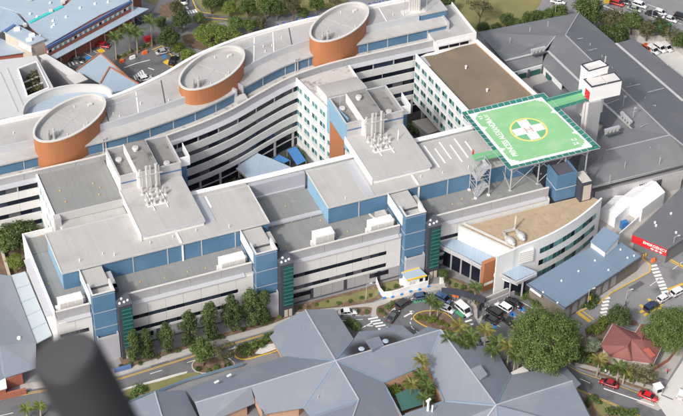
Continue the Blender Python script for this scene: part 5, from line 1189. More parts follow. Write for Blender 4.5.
for a, b in (((547.6, 51, 10), (578, 80, 10)), ((578, 80, 10), (602, 102, 10)), ((602, 102, 10), (632, 128.5, 10)), ((504.6, 61, 10), (543.6, 51.5, 10)), ((616, 43.3, 8.6), (683, 101, 8.6))): ridge(db, a, b, 'trim_grey', .7, 'box_gutter', .1)
for a, b in (((592, 187, 8.0), (683, 164, 8.0)), ((592, 187, 8.0), (575, 180, 8))): MB().bar(P(*a), P(*b), .5, .6).build('eave_gutter', 'trim_grey', db)
# walls under the eaves and inside the light well
MB().prism(off_poly(XY([(478, 32), (579, 12.3), (616, 43.5), (690, 107), (690, 160), (683, 164), (592, 187), (575, 180), (590, 150)], 8.4), 1.0), 0, 5.5).build('core_wall', 'grey_panel', db)
wall_run(db, [(513.5, 71.5, 8.4), (543, 63.5, 8.4)], 4.5, 8.2, 'white_wall', 'light_well_wall'); wall_run(db, [(543, 64, 8.4), (562, 84, 8.4)], 4.5, 8.2, 'white_wall', 'light_well_wall')
for a, b in (((517, 71.3, 8.4), (527, 68.7, 8.4)), ((530, 68.0, 8.4), (541, 64.8, 8.4)), ((546.5, 68.4, 8.4), (552, 74, 8.4))):
    p, q = P(*a), P(*b); MB().bar((p.x - .15, p.y - .25, 6.4), (q.x - .15, q.y - .25, 6.4), .12, 1.9).build('window', 'window_green', db)
for a in ((516, 71.6, 8.4), (528.5, 68.5, 8.4), (542.5, 64.3, 8.4)): p = P(*a); MB().bar((p.x, p.y - .4, 4.5), (p.x, p.y - .4, 8.2), .5).build('column', 'trim_dark', db)
MB().sheet(XY([(505, 78), (545, 68), (565, 90), (530, 104)], 5.55), 5.6).build('light_well_floor', 'concrete', db)
MB().prism(XY([(533, 86), (553, 79), (578, 99), (560, 106)], 6.4), 5.62, 6.4).build('lower_roof', 'roof_dark_b', db)
# long wall under the south eave: white band with dark slats
wall_run(db, [(595, 193, 6.0), (683, 171, 6.0)], 0, 6.2, 'precast_grey', 'south_wall')
for i in range(12):
    a = P(640 + i * 1.9, 182.8 - i * .48, 5.6); MB().bar((a.x, a.y - .25, 3.0), (a.x, a.y - .25, 5.2), .3).build('slat', 'charcoal', db)
wall_run(db, [(664, 178.0, 5.0), (683, 173.3, 5.0)], 3.0, 5.6, 'white_wall', 'wall_panel', .5)
# rooftop plant on the dark roofs
def chiller(label, a, b, z):
    p, q = P(*a, z), P(*b, z); t = thing('roof_ductwork', label, 'ductwork', (p + q) / 2)
    for i in range(4):
        u = p.lerp(q, (i + .5) / 4); MB().tube((u.x, u.y, z - .4), (u.x, u.y, z + .9), .5, .5, 10).build('drum', 'flue', t)
    MB().bar(p + Vector((0, 0, .9)), q + Vector((0, 0, .9)), .8, .7).build('duct', 'metal_pale', t)
    MB().bar(p + Vector((0, -.9, .0)), q + Vector((0, -.9, .0)), .5, .4).build('platform', 'trim_dark', t)
    return t
chiller('silver ductwork on the dark roof at the edge of the light well', (531, 53.5), (545, 50), 11.0)
chiller('silver ductwork on the dark roof right of the lift tower', (604.5, 133.5), (619, 129.5), 11.2)
chiller('pale pipe cluster along the inner gutter of the dark roof', (621, 115), (631, 125), 11.0)
for a, b in ((623, 106), (633, 117.5)):
    p = P(a, b, 11.5); tag(MB().bar(p, p + Vector((0, 0, 3.2)), .12).bar(p + Vector((0, 0, 3.1)), p + Vector((.6, 0, 3.1)), .5, .3).build('roof_mast', 'steel', None), f'thin steel mast on the dark roof near the pipe cluster, {"upper" if b < 110 else "lower"} one', 'mast', 'steel masts on the dark roof')
rnd = random.Random(21)
for i, (a, b) in enumerate(((574, 41, ), (590, 46), (602, 58), (612, 70), (630, 86), (645, 100), (655, 108), (662, 128), (650, 150), (625, 165), (610, 178), (660, 160), (530, 30), (510, 40), (548, 24), (668, 60), (652, 48))):
    p = P(a, b, 10.4); MB().tube((p.x, p.y, 8.6), (p.x, p.y, 11.4), .09, n=6).build('vent_pipe', 'trim_grey', db)
for a, b in (((566, 40), (583, 38)), ((580, 52), (597, 48.5)), ((622, 88), (640, 84)), ((606, 104), (628, 96)), ((633, 112), (655, 105)), ((640, 127), (662, 117)), ((648, 92), (664, 88))):
    MB().bar(P(*a, 11.6), P(*b, 11.0), .12, .12).build('safety_line', 'trim_grey', db)

# ------------------------------------------------------------------ upper left: sky-blue roofed clinic of red brick
ul = thing('clinic_building', 'red brick clinic with broad sky blue metal roof at upper left', 'building', P(90, 40, 0))
facet('roof', ul, [(27, 23.5, 9), (66, 4.5, 9), (84, -12, 9), (140, -16, 9), (129.5, 0.5, 9), (100, 14.5, 9), (45.8, 45.5, 9), (42, 37, 9)], 'roof_sky', .3)
facet('roof', ul, [(0, 6, 8.8), (20, 13, 8.8), (28, 22.8, 8.8), (62, 5.5, 8.8), (80, -14, 8.8), (20, -14, 8.8), (-10, -4, 8.8)], 'roof_sky', .3)
facet('roof', ul, [(-30, 20, 8.4), (0, 6.5, 8.4), (16, 13, 8.4), (27, 24.5, 8.4), (14, 24, 8.4), (-20, 44, 8.4)], 'roof_sky_b', .3)
MB().bar(P(29.5, 22.6, 9.15), P(63, 6.0, 9.15), .9, .3).build('valley_gutter', 'teal_trim', ul)
fr0, fr1 = P(46.5, 46.5, 8.7), P(131, 0.5, 8.7); dd = (fr1 - fr0).normalized(); oo = Vector((dd.y, -dd.x, 0))
MB().bar(fr0 + oo * .1 - Vector((0, 0, .5)), fr1 + oo * .1 - Vector((0, 0, .35)), .4, .8).build('fascia', 'blue_trim', ul)
for z0, z1, m in ((5.3, 6.35, 'brick'), (7.3, 7.85, 'brick'), (6.35, 7.3, 'white_wall'), (0, 5.3, 'brick')):
    a = Vector((fr0.x, fr0.y, (z0 + z1) / 2)) + oo * .05; b = Vector((fr1.x, fr1.y, (z0 + z1) / 2)) + oo * .05; MB().bar(a, b, .3, z1 - z0 - .02).build('wall_band', m, ul)
NW = 17
for i in range(NW):
    t = (i + .25) / NW; a = fr0.lerp(fr1, t) + oo * .22; b = fr0.lerp(fr1, t + .5 / NW) + oo * .22
    MB().bar((a.x, a.y, 6.83), (b.x, b.y, 6.83), .1, .8).build('window', 'window_dark' if i % 5 == 0 else 'window_teal', ul)
MB().prism(XY([(45.8, 46), (130, 1), (140, -16), (84, -12), (30, 22)], 8.5), 0, 8.45).build('core_wall', 'brick', ul)
facet('awning', ul, [(49.5, 54.5, 5.3), (131, 6, 5.3), (149, 8.6, 4.9), (53.5, 60, 4.9)], 'roof_sky_b', .2)
for i in range(6):
    p = P(62 + i * 14.5, 69.5 - i * 8.6, 0); MB().bar(p, (p.x, p.y, 4.7), .2).build('awning_post', 'trim_grey', ul)
MB().prism(XY([(129.5, 2), (133, 0.5), (131, -4), (126, -2)], 8.6), 0, 8.4).build('corner_pier', 'precast_grey', ul)
for a, b in ((37, 17), (52, 27), (66, 17), (80, 8), (95, 4), (53, 21), (54, 25), (40, 36), (108, 2), (30, 14), (50, 3)):
    p = P(a, b, 9); MB().tube((p.x, p.y, 9), (p.x, p.y, 9.4), .4, .3, 10).build('roof_vent', 'white_paint', ul)
for a, b in ((25, 26), (30, 0), (63, 3), (51, 12)): p = P(a, b, 9); MB().box(p.x - .5, p.x + .5, p.y - .5, p.y + .5, 9, 9.8).build('roof_hatch', 'cap_pale', ul)
fb2 = thing('plant_annex', 'flat topped beige annex at the corner of the sky blue roofed clinic', 'building', P(25, 45, 0))
q = XY([(3.4, 31.5), (15, 23.6), (45.5, 38.7), (31, 45)], 10.2)
MB().prism(off_poly(q, .25), 0, 9.9).build('wall', 'render_cream', fb2); MB().prism(q, 9.92, 10.2).build('roof', 'roof_sky', fb2)
a, b = P(31, 45, 10.2), P(3.4, 31.5, 10.2); MB().bar((a.x, a.y - .1, 8.6), a.lerp(b, .45) * 1 + Vector((0, -.1, -1.6)), .3, 1.6).build('white_panel', 'white_paint', fb2)
MB().prism(off_poly(XY([(3, 31.5), (14, 24.5), (16, 26), (6, 33)], 10.2), .1), 10.21, 10.6).build('roof_well', 'blue_trim', fb2)
for a, b in ((32, 36), (29, 40.5), (17, 30)): p = P(a, b, 10.2); MB().box(p.x - .8, p.x + .8, p.y - .5, p.y + .5, 10.2, 10.9).build('roof_unit', 'white_paint', fb2)
lw2 = thing('low_wing', 'low sky blue roofed brick wing at the left picture edge', 'building', P(10, 55, 0))
facet('roof', lw2, [(-30, 44, 6.2), (0, 38, 6.2), (28, 49.5, 6.2), (26, 52, 6.2), (-30, 60, 6.2)], 'roof_sky'); MB().prism(off_poly(XY([(-30, 44), (0, 38), (27.5, 49.5), (26, 52), (-30, 60)], 6), .3), 0, 5.95).build('wall', 'brick', lw2)
# pale-roofed atrium building
at_ = thing('atrium_building', 'pale roofed building with a planted square light well at left', 'building', P(25, 85, 0))
AZ = 11.0
outer = [(-30, 66), (0, 59.8), (36, 55.5), (56, 92), (38, 112), (-30, 124)]; hole = [(18, 69), (36.5, 62), (49, 88), (27.5, 97)]
for idx in ([(0, 59.8), (36, 55.5), (36.5, 62), (18, 69)], [(36, 55.5), (56, 92), (49, 88), (36.5, 62)], [(56, 92), (38, 112), (22, 115), (27.5, 97), (49, 88)], [(0, 59.8), (18, 69), (27.5, 97), (22, 115), (-30, 124), (-30, 66)]):
    MB().slab([P(a, b, AZ) for a, b in idx], .4).build('roof_panel', 'roof_pale', at_)
for k in range(4):
    a, b = P(*hole[k], AZ), P(*hole[(k + 1) % 4], AZ); MB().bar((a.x, a.y, AZ / 2), (b.x, b.y, AZ / 2), .3, AZ - .5).build('light_well_wall', 'grey_panel', at_)
    MB().bar(a + Vector((0, 0, .15)), b + Vector((0, 0, .15)), .35, .3).build('well_kerb', 'white_paint', at_)
for k in range(3):
    a = P(hole[0][0] + (hole[3][0] - hole[0][0]) * (k + 1) / 4, hole[0][1] + (hole[3][1] - hole[0][1]) * (k + 1) / 4, AZ - 3); b = P(hole[1][0] + (hole[2][0] - hole[1][0]) * (k + 1) / 4, hole[1][1] + (hole[2][1] - hole[1][1]) * (k + 1) / 4, AZ - 3)
    MB().bar(a, b, .35, .35).build('well_beam', 'precast', at_)
q = XY([(0, 60), (36, 56), (55, 92), (38, 111), (-30, 123), (-30, 66)], AZ - .4)
wall_run(at_, [(0, 60.2, AZ - .4), (35.8, 56, AZ - .4)], 0, AZ - .45, 'precast_grey', 'wall'); wall_run(at_, [(35.8, 56, AZ - .4), (55.5, 92, AZ - .4)], 0, AZ - .45, 'grey_panel', 'wall')
for a, b in (((0, 72), (18, 112)), ((7, 68), (25, 110))): MB().bar(P(*a, AZ + .05), P(*b, AZ + .05), .35, .15).build('roof_rib', 'trim_grey', at_)
MB().sheet(XY(hole, 6.0), 6.0).build('well_planter', 'mulch', at_)
# covered link from atrium to court
cl_ = thing('covered_link', 'narrow pale roofed covered link beside the atrium building', 'walkway', P(62, 68, 0))
facet('roof', cl_, [(39, 55.5, 7), (46, 53.5, 7), (88, 79, 7), (80, 83.5, 7)], 'precast', .3); wall_run(cl_, [(41, 57.5, 6.7), (80, 83.5, 6.7)], 0, 6.5, 'grey_panel', 'glazing')
facet('roof_glazing', cl_, [(66, 76, 8.2), (79, 72, 8.2), (88, 79, 8.2), (75, 84, 8.2)], 'concrete_pale', .2)
# round parapet building
rb2 = thing('round_building', 'round building with curved panelled parapet and sky blue roof', 'building', P(70, 110, 0))
arc = [(22.5, 112), (24, 106.5), (29, 100.5), (37, 95.5), (48, 90.5), (60, 87), (74, 85), (88, 84.6), (100, 85.2), (108, 88), (112, 92)]
qa = dens([(p.x, p.y) for p in PL(arc, 15.5)], 4)
ribbon(qa, -.15, .15, 0, 13.0).build('wall', 'precast_grey', rb2)
n = len(qa) - 1
for i in range(0, n, 3): ribbon(qa[i:min(n, i + 3) + 1], -.16, .16, 13.02, 15.45).build('parapet_panel', 'precast', rb2)
ribbon(qa, -.25, .25, 15.47, 15.62).build('capping', 'cap_pale', rb2)
cen = P(75, 112, 13); MB().add([(x, y, 13.0) for x, y in qa] + [(cen.x, cen.y, 13.0)], [tuple(range(len(qa) + 1))]).build('roof', 'roof_sky', rb2)
# triangular blue canopies with orange edge
for lab, pts, z in (('larger blue triangular canopy with orange edge beside the small car park', [(76.7, 70.5), (100.4, 53.2), (128, 77.5), (100, 83)], 6.5), ('smaller blue triangular canopy tucked behind the larger one', [(100.4, 83.5), (109.7, 67.2), (141, 85.5), (112, 93)], 7.2)):
    t = thing('entry_canopy', lab, 'canopy', P(*pts[0], 0)); q = [P(a, b, z) for a, b in pts]
    MB().slab(q, .25).build('roof', 'roof_sky_b' if z > 7 else 'roof_sky', t)
    MB().bar(q[1] + Vector((0, 0, .1)), q[2] + Vector((0, 0, .1)), .35, .35).build('orange_edge', 'orange_panel', t); MB().bar(q[0] + Vector((0, 0, .1)), q[1] + Vector((0, 0, .1)), .35, .35).build('orange_edge', 'orange_panel', t)
    for v in q: MB().bar((v.x, v.y, 0), (v.x, v.y, z - .25), .3).build('post', 'trim_grey', t)
# courtyard buildings: lens-roofed pavilion and blue sails
pv = thing('pavilion', 'slate blue lens shaped pavilion roof in the courtyard', 'pavilion', P(262, 172, 0))
facet('roof', pv, [(236.5, 168.5, 4.2), (244, 160, 4.6), (255.5, 152.3, 4.8), (275, 160, 4.6), (292, 167.5, 4.2), (300, 172, 4.0), (270, 190, 3.8), (248, 178, 4.0)], 'roof_sky_b', .25)
MB().path(V3([(236.5, 168.8, 3.9), (248, 178.5, 3.7), (262, 187, 3.6)]), .3, .7).build('fascia', 'metal_pale', pv)
MB().prism(off_poly(XY([(238, 169), (256, 154), (295, 170), (270, 188)], 4), .8), 0, 3.5).build('wall', 'window_dark', pv)
for lab, pts in (('larger blue shade canopy leaning by the link wing in the courtyard', [(287, 149.5), (296, 146.3), (306, 160.5), (297, 165)]), ('smaller blue shade canopy beside the courtyard pavilion', [(273, 159), (279, 154.5), (290, 160), (284, 163)])):
    t = thing('shade_canopy', lab, 'canopy', P(*pts[0], 0)); MB().slab([P(a, b, 3.0) for a, b in pts], .12).build('sheet', 'sail_blue', t)
    for a, b in pts: q = P(a, b, 3.0); MB().bar((q.x, q.y, 0), (q.x, q.y, 2.85), .12).build('post', 'steel', t)
# second courtyard structures
tag(MB().prism(XY([(412, 121), (431, 117), (444, 128), (428, 134)], 3.0), 0, 3.0).build('courtyard_pavilion', 'concrete', None), 'flat concrete roofed block in the second courtyard', 'building')
# ================================================================== GROUND, ROADS, GARDENS
gr = MB().sheet([(-2500, -2500), (3500, -2500), (3500, 3500), (-2500, 3500)], 0).build('ground', 'asphalt_light', None, kind='structure')
ZL = [0.0]
def closed_smooth(pts, k=4):
    out = []; n = len(pts)
    for i in range(n):
        p0, p1, p2, p3 = (Vector(pts[(i + j - 1) % n]) for j in range(4))
        for j in range(k):
            t = j / k; q = 0.5 * ((2 * p1) + (-p0 + p2) * t + (2 * p0 - 5 * p1 + 4 * p2 - p3) * t * t + (-p0 + 3 * p1 - 3 * p2 + p3) * t ** 3); out.append((q.x, q.y))
    return out
def patch(name, pts, m, smooth=False, kerb=None, h=0.0):
    ZL[0] += 0.0025; z = ZL[0]
    q = XY(pts); q = closed_smooth(q) if smooth else q
    if h: o = MB().prism(q, 0.0, z + h).build(name, m, None, kind='structure')
    else: o = MB().sheet(q, z).build(name, m, None, kind='structure')
    o['z'] = z + h
    if kerb:
        mb = MB(); n = len(q)
        for i in range(n): mb.bar((*q[i], 0.07), (*q[(i + 1) % n], 0.07), 0.22, 0.16 + 0.02)
        mb.build('kerb', kerb, o)
    return o
def line(road, pts, wd, m='line_white', z=None, dash=None, name='lane_line'):
    z = road['z'] + 0.02 if z is None else z
    if 'apron' in road.name: z = road['z'] + 0.01
    qs = [P(*p) for p in pts]
    for i in range(len(qs) - 1):
        a, b = qs[i], qs[i + 1]; L = (b - a).length; d = (b - a).normalized(); o = Vector((-d.y, d.x, 0)) * wd / 2
        segs = [(0, L)] if not dash else [(s, min(L, s + dash[0])) for s in [k * (dash[0] + dash[1]) for k in range(int(L / (dash[0] + dash[1])) + 1)]]
        mb = MB()
        for s0, s1 in segs: mb.sheet([(v.x, v.y) for v in (a + d * s0 - o, a + d * s1 - o, a + d * s1 + o, a + d * s0 + o)], z)
        mb.build(name, m, road)
def bars(road, a, b, n, half, wd, m='line_white', z=None):
    """zebra: n bars between pixels a and b; half = pixel vector of half a bar"""
    for i in range(n):
        t = i / (n - 1); c = (a[0] + (b[0] - a[0]) * t, a[1] + (b[1] - a[1]) * t)
        line(road, [(c[0] - half[0], c[1] - half[1]), (c[0] + half[0], c[1] + half[1])], wd, m, z, name='crossing_bar')
# front street
street = patch('street', [(-40, 440), (-20, 408), (30, 390), (62, 385), (90, 381), (120, 376.5), (178, 358.5), (223, 344.5), (265, 332.5), (300, 324), (345, 316), (360, 330), (300, 352), (265, 354), (240, 362), (187, 374), (120, 392), (95, 400), (60, 418), (20, 435)], 'asphalt')
patch('footpath', [(100, 371.5), (132, 367), (178, 352), (223, 338), (268, 326), (290, 317), (292, 322), (266, 331.5), (223, 343.5), (178, 357.5), (120, 375.5), (60, 385), (20, 391), (20, 385)], 'concrete', h=.12)
patch('garden_bed', [(126, 367.5), (130, 362), (190, 344), (257, 323.5), (283, 314), (292, 311), (290, 316.5), (268, 325.2), (223, 337.2), (178, 351.2), (132, 366)], 'mulch', h=.15)
line(street, [(0, 398), (62, 386.8), (120, 378.3), (178.5, 360.3), (223, 346.3), (263.5, 334.5)], .14, 'line_yellow'); line(street, [(0, 399.5), (62, 388), (120, 379.4), (178.5, 361.3), (223, 347.3), (263.5, 335.5)], .14, 'line_yellow')
line(street, [(150, 374), (187, 362.7), (222, 352)], .16, dash=(3, 9)); line(street, [(0, 416), (60, 402)], .16, dash=(3, 4))
bars(street, (206, 365), (219, 358), 5, (1.2, 3.2), .4)
line(street, [(228, 350), (236, 347.6)], .35); line(street, [(234, 346.8), (237.5, 347.1), (234.5, 349.4)], .3)
patch('verge_lawn', [(110, 398), (128, 389.5), (160, 381.5), (187, 373.5), (200, 373), (200, 377), (165, 388), (140, 395), (118, 404)], 'lawn', h=.14)
patch('footpath', [(96, 402), (120, 392.8), (186, 374.2), (188, 371.5), (176, 374.3), (118, 390.5), (92, 400)], 'concrete_pale', h=.12)
patch('garden_bed', [(194, 362), (205, 358.5), (222, 357), (232, 361), (234, 366.5), (226, 371), (203, 373.5), (193, 369)], 'mulch', True, 'kerb', h=.1)
isl = patch('traffic_island', [(234, 352), (239, 347.5), (252, 343), (272, 336.5), (278, 339), (280, 349), (262, 355.5), (246, 359.5), (237, 358)], 'mulch', True, 'line_yellow', h=.1)
patch('footpath', [(255, 354), (262, 346), (278, 343), (279, 348.5), (262, 354.5)], 'concrete_pale', h=.16)
# forecourt gardens between second and third towers
patch('garden_bed', [(294, 306.5), (398, 279.2), (404, 285), (396, 291.5), (372, 302), (345, 306.5), (322, 309), (296, 312)], 'mulch', h=.12)
for pts in ([(316, 304), (345, 296), (352, 299), (338, 305.5), (320, 308)], [(352, 295), (372, 289.5), (380, 292), (372, 299), (356, 302)], [(386, 284), (396, 281.5), (399, 286), (388, 291)]):
    patch('lawn', pts, 'lawn', True, h=.13)
patch('footpath', [(296, 313), (322, 309.4), (345, 307), (373, 303.2), (392, 297), (408, 290.5), (432, 284.5), (446, 283), (447, 288), (425, 293), (404, 297.5), (383, 306.5), (378, 317), (371, 317), (372, 308), (345, 309.5), (322, 313), (300, 317)], 'concrete', h=.12)
patch('footpath', [(387, 299.5), (408, 292.5), (411, 294.5), (391, 303)], 'render_cream', h=.13)
patch('garden_bed', [(377, 308), (385, 304.5), (398, 299), (401, 301), (391, 311), (385, 317), (377, 316)], 'mulch', True, h=.13)
patch('garden_bed', [(343, 309.5), (369, 307.5), (370.5, 313), (360, 315.5), (352, 311)], 'mulch', True, h=.13)
# driveway loop
loop = patch('driveway', [(330, 316), (371, 317), (385, 318), (394, 309), (404, 300), (420, 294), (440, 294), (458, 300), (472, 310), (478, 322), (480, 345), (440, 350), (330, 352)], 'asphalt')
pi_ = patch('traffic_island', [(413.8, 319), (416, 314.5), (422, 312), (434, 311), (446, 314), (455, 322), (458, 331), (448, 331.5), (436, 329.5), (424, 326)], 'mulch', True, 'line_yellow', h=.1)
bars(loop, (373, 318.5), (383, 328.5), 5, (5.0, -.9), .55)
line(loop, [(404, 317), (413, 312)], .4); line(loop, [(409.5, 311.6), (413.6, 311.6), (411, 314.6)], .35)
line(loop, [(412, 318), (410, 322), (412, 328), (417, 332), (424, 334)], .22, dash=(.8, .7))
line(loop, [(384, 317.5), (393, 309.5), (404, 301.5), (418, 296.5), (436, 295.5), (450, 299), (461, 306), (468, 316)], .2)
line(loop, [(340, 316.6), (366, 315)], .15); line(loop, [(338, 321), (365, 319.5)], .15, dash=(2, 2)); line(loop, [(358, 330), (372, 323)], .3); line(loop, [(366, 326), (373, 326)], .3)
for a, b in (((414, 302.5), (421, 299.5)), ((421, 300.5), (430, 299.5))): line(loop, [a, b], 1.2, 'bay_green')
line(loop, [(450, 308), (466, 318)], 1.0, 'bay_green')
bars(loop, (467, 317), (470, 325), 3, (3.4, -1.0), .55); bars(loop, (497, 340), (474, 348), 5, (1.8, 2.6), .45); line(loop, [(466, 349), (475, 346)], 2.0, 'line_yellow')
patch('footpath', [(470, 300), (478, 306), (482, 316), (479, 324), (474, 316), (466, 307)], 'concrete', True, h=.12)
patch('garden_bed', [(445, 276), (462, 281), (476, 289), (484, 300), (481, 312), (476, 306), (470, 299), (455, 291), (445, 287)], 'mulch', h=.12)
patch('lawn', [(446, 280), (455, 281), (466, 287), (462, 290), (450, 286)], 'lawn', True, h=.14)
# disabled car park right of the pylon
cpk = patch('car_park', [(484, 304), (498, 296), (516, 293), (530, 300), (541, 313), (545, 330), (520, 338), (492, 336), (482, 322)], 'asphalt')
for a, b in ((521.5, 309), (512.5, 314.5), (500, 318.5), (493.5, 326)):
    line(cpk, [(a - 2.2, b + .6), (a + 2.2, b - .6)], 1.5, 'bay_blue'); line(cpk, [(a - .6, b + .2), (a + .6, b - .2)], .5)
for i in range(5): line(cpk, [(484 + i * 8.2, 318 - i * 4.6), (500 + i * 8.2, 327 - i * 4.6)], .14)
patch('garden_bed', [(517, 293), (528, 294), (543, 303), (556, 311), (548, 318), (540, 310), (530, 300)], 'mulch', h=.12)
patch('garden_bed', [(540, 314), (552, 320), (575, 330), (590, 341), (604, 352), (600, 366), (566, 352), (548, 345), (540, 330)], 'mulch', h=.12)
# emergency road
apron = patch('forecourt_apron', [(566, 312), (585, 304), (620, 277), (643, 259), (650.6, 265.7), (649.5, 272), (636, 279.5), (612, 292), (599, 303), (577, 313)], 'concrete', h=.12)
patch('service_yard', [(596, 215), (625, 190), (683, 178), (683, 186), (632, 234), (642, 257), (620, 243), (602, 236)], 'concrete')
line(apron, [(640, 256), (643, 259.3), (650.9, 265.5), (650, 272.2), (636, 280), (612, 292.8), (599, 303.8), (576, 313.5)], .3, 'line_yellow', .14)
em = patch('road', [(560, 330), (577, 314), (599, 304), (636, 280), (652, 268), (668, 262), (700, 240), (740, 280), (700, 320), (640, 312), (610, 320), (585, 338)], 'asphalt_light')
bars(em, (606.5, 298.5), (603, 316), 6, (3.4, -.6), .75); bars(em, (653.5, 266), (665, 292), 9, (3.6, -.7), .75)
line(em, [(670, 259.5), (700, 276)], .5, 'line_yellow'); line(em, [(669, 261), (699, 277.5)], .2, 'line_yellow'); line(em, [(650, 286), (683, 262)], .16, dash=(4, 5)); line(em, [(578, 313), (590, 322)], .9, 'line_yellow'); line(em, [(582, 311), (594, 320)], .25, 'line_yellow')
for a, b in (((640, 313), (658, 301)), ((644, 316), (662, 304)), ((668, 290), (683, 284)), ((648, 299), (664, 312)), ((640, 305), (650, 314))): line(em, [a, b], .8, 'line_yellow')
# lower right road
lr = patch('road', [(500, 360), (545, 352.5), (580, 371), (612, 382), (645, 394.5), (683, 406), (720, 420), (700, 460), (650, 424), (620, 409), (580, 392), (545, 374), (510, 372)], 'asphalt')
line(lr, [(545, 354), (580, 372.5), (612, 383.5), (641.4, 394.5)], .16, 'line_yellow'); line(lr, [(545, 372.5), (580, 390.5), (622, 407.5), (650, 421)], .16, 'line_yellow'); line(lr, [(545, 373.7), (580, 391.8), (622, 408.9), (650, 422)], .16, 'line_yellow')
line(lr, [(603.7, 388.8), (654, 406)], .3); line(lr, [(580, 379), (590, 383.5)], .2)
patch('speed_table', [(636, 402), (648, 396.5), (668, 404), (658, 411)], 'concrete')
patch('driveway', [(655, 400), (665, 388), (690, 350), (720, 350), (720, 416), (672, 425)], 'concrete_pale')
line(lr, [(661, 395), (673, 400)], .3, 'trim_dark')
patch('garden_bed', [(548, 351), (575, 350), (600, 357), (645, 372), (660, 382), (648, 392), (612, 380), (580, 368.5)], 'mulch', h=.12)
patch('footpath', [(575, 363), (600, 369), (640, 383), (660, 389), (657, 392), (640, 387), (600, 373.5), (575, 366.5)], 'concrete', h=.16)
patch('garden_bed', [(580, 396), (600, 401), (618, 410), (640, 422), (600, 440), (590, 415)], 'mulch', h=.12)
patch('lawn', [(593, 404), (606, 403), (612, 410), (602, 416)], 'lawn', True, h=.14)
patch('cottage_yard', [(652, 345), (666, 330), (690, 345), (668, 380), (652, 376), (650, 366)], 'concrete')
patch('cottage_lawn', [(585, 330), (600, 319), (612, 316), (632, 318), (640, 326), (612, 323), (596, 350), (588, 345)], 'mulch', h=.1)
# upper left car park and park land
tp = patch('park_lawn', [(150, 62), (165, 40), (185, 22), (210, 24), (240, 20), (290, 16), (345, 5), (360, -20), (150, -20), (120, -10), (170, 12), (160, 30)], 'lawn')
ro_ = patch('road', [(58, 84), (60, 62), (100, 42), (150, 12), (165, -8), (182, -8), (180, 5), (160, 25), (190, 28), (150, 60), (140, 85), (110, 75), (90, 72)], 'asphalt')
ro2 = patch('road', [(150, 30), (160, 26), (190, 22), (215, 20), (250, 25), (300, 18), (300, 13), (250, 18), (213, 15), (200, 8), (190, -8), (178, -8), (184, 8), (170, 18)], 'asphalt')
patch('car_park', [(118, 62), (135, 55), (150, 49), (158, 46), (185, 60), (170, 76), (150, 86), (128, 80)], 'asphalt')
line(ro_, [(117, 57), (132, 51.5), (152, 42)], .35, 'line_yellow'); line(ro_, [(152, 50), (162, 46), (178, 62)], .35, 'line_yellow'); line(ro_, [(156, 53), (166, 50)], 2.4, 'line_yellow'); line(ro_, [(165, 61), (174, 66)], 2.0, 'line_yellow'); line(ro_, [(140, 77), (154, 80)], 2.4, 'line_yellow')
line(ro_, [(163, 57), (166, 56.5)], 1.4, 'bay_blue'); line(ro_, [(86, 58.5), (90, 57.5)], 1.6, 'bay_blue')
bars(ro_, (135, 78), (143, 72.5), 5, (1.2, 2.2), .5); bars(ro_, (66, 66), (76, 62), 4, (1.2, 2.0), .4)
for i in range(5): line(ro_, [(82 + i * 6, 52 - i * 3.6), (92 + i * 6, 57 - i * 3.6)], .16)
line(ro_, [(98, 52), (104, 50)], 2.0, 'line_yellow'); line(ro_, [(124, 68), (135, 64), (150, 60)], .25); line(ro_, [(148, 68), (154, 70)], .3)
bars(ro2, (188, 12.5), (196, 11), 4, (1, 1.6), .6); bars(ro2, (183, 3), (187, 8), 2, (1, 1.4), .6); line(ro2, [(190, -6), (196, 8), (200, 12), (212, 14)], .35, 'line_yellow'); line(ro2, [(205, 17.5), (240, 20.8)], .35, 'line_yellow')
patch('garden_bed', [(112, 60), (130, 52), (152, 43), (157, 45), (140, 52), (122, 61)], 'mulch', h=.12)
patch('garden_bed', [(158, 10), (170, 2), (176, 8), (172, 16), (164, 17)], 'mulch', True, h=.12)
patch('bare_earth', [(182, 36), (200, 34), (218, 40), (208, 50), (190, 47)], 'mulch', True)
# upper right park and highway
patch('park_lawn', [(430, -20), (535, -20), (545, 4), (540, 10), (525, 20), (500, 30), (478, 34), (455, 24), (430, 10)], 'lawn')
hwy = patch('road', [(520, -25), (560, -5), (600, 8), (640, 25), (683, 40), (730, 58), (760, 40), (700, 10), (640, -12), (600, -25)], 'asphalt_light')
patch('footpath', [(532, 14), (540, 5), (545, -8), (550, -8), (552, 4), (545, 12), (538, 17)], 'asphalt_light')
line(hwy, [(560, -8), (600, 4.5), (640, 21), (683, 35)], .5, 'line_white'); line(hwy, [(590, -8), (640, 9), (683, 25)], .18, dash=(4, 6)); line(hwy, [(610, -8), (650, 5.5), (690, 20)], .18, dash=(4, 6))
bars(hwy, (556, 4), (562, 2), 4, (.8, 2.2), .5)
patch('deck_car_park', [(618, 34), (640, 36), (652, 41), (668, 39), (690, 52), (740, 95), (700, 95), (683, 80), (645, 45)], 'concrete_pale')
tag(MB().path([P(*q, 1.0) for q in ((600, 23), (625, 29), (655, 38), (668, 39), (683, 52), (710, 74))], .5, 2.0).build('barrier_wall', 'concrete', None), 'long concrete barrier wall between highway and rooftop car park', 'wall')
tag(MB().path([P(*q, .5) for q in ((575, 4), (600, 13), (640, 29), (683, 44))], .3, 1.0).build('guard_rail', 'trim_grey', None), 'grey guard rail along the near side of the highway', 'guard rail')
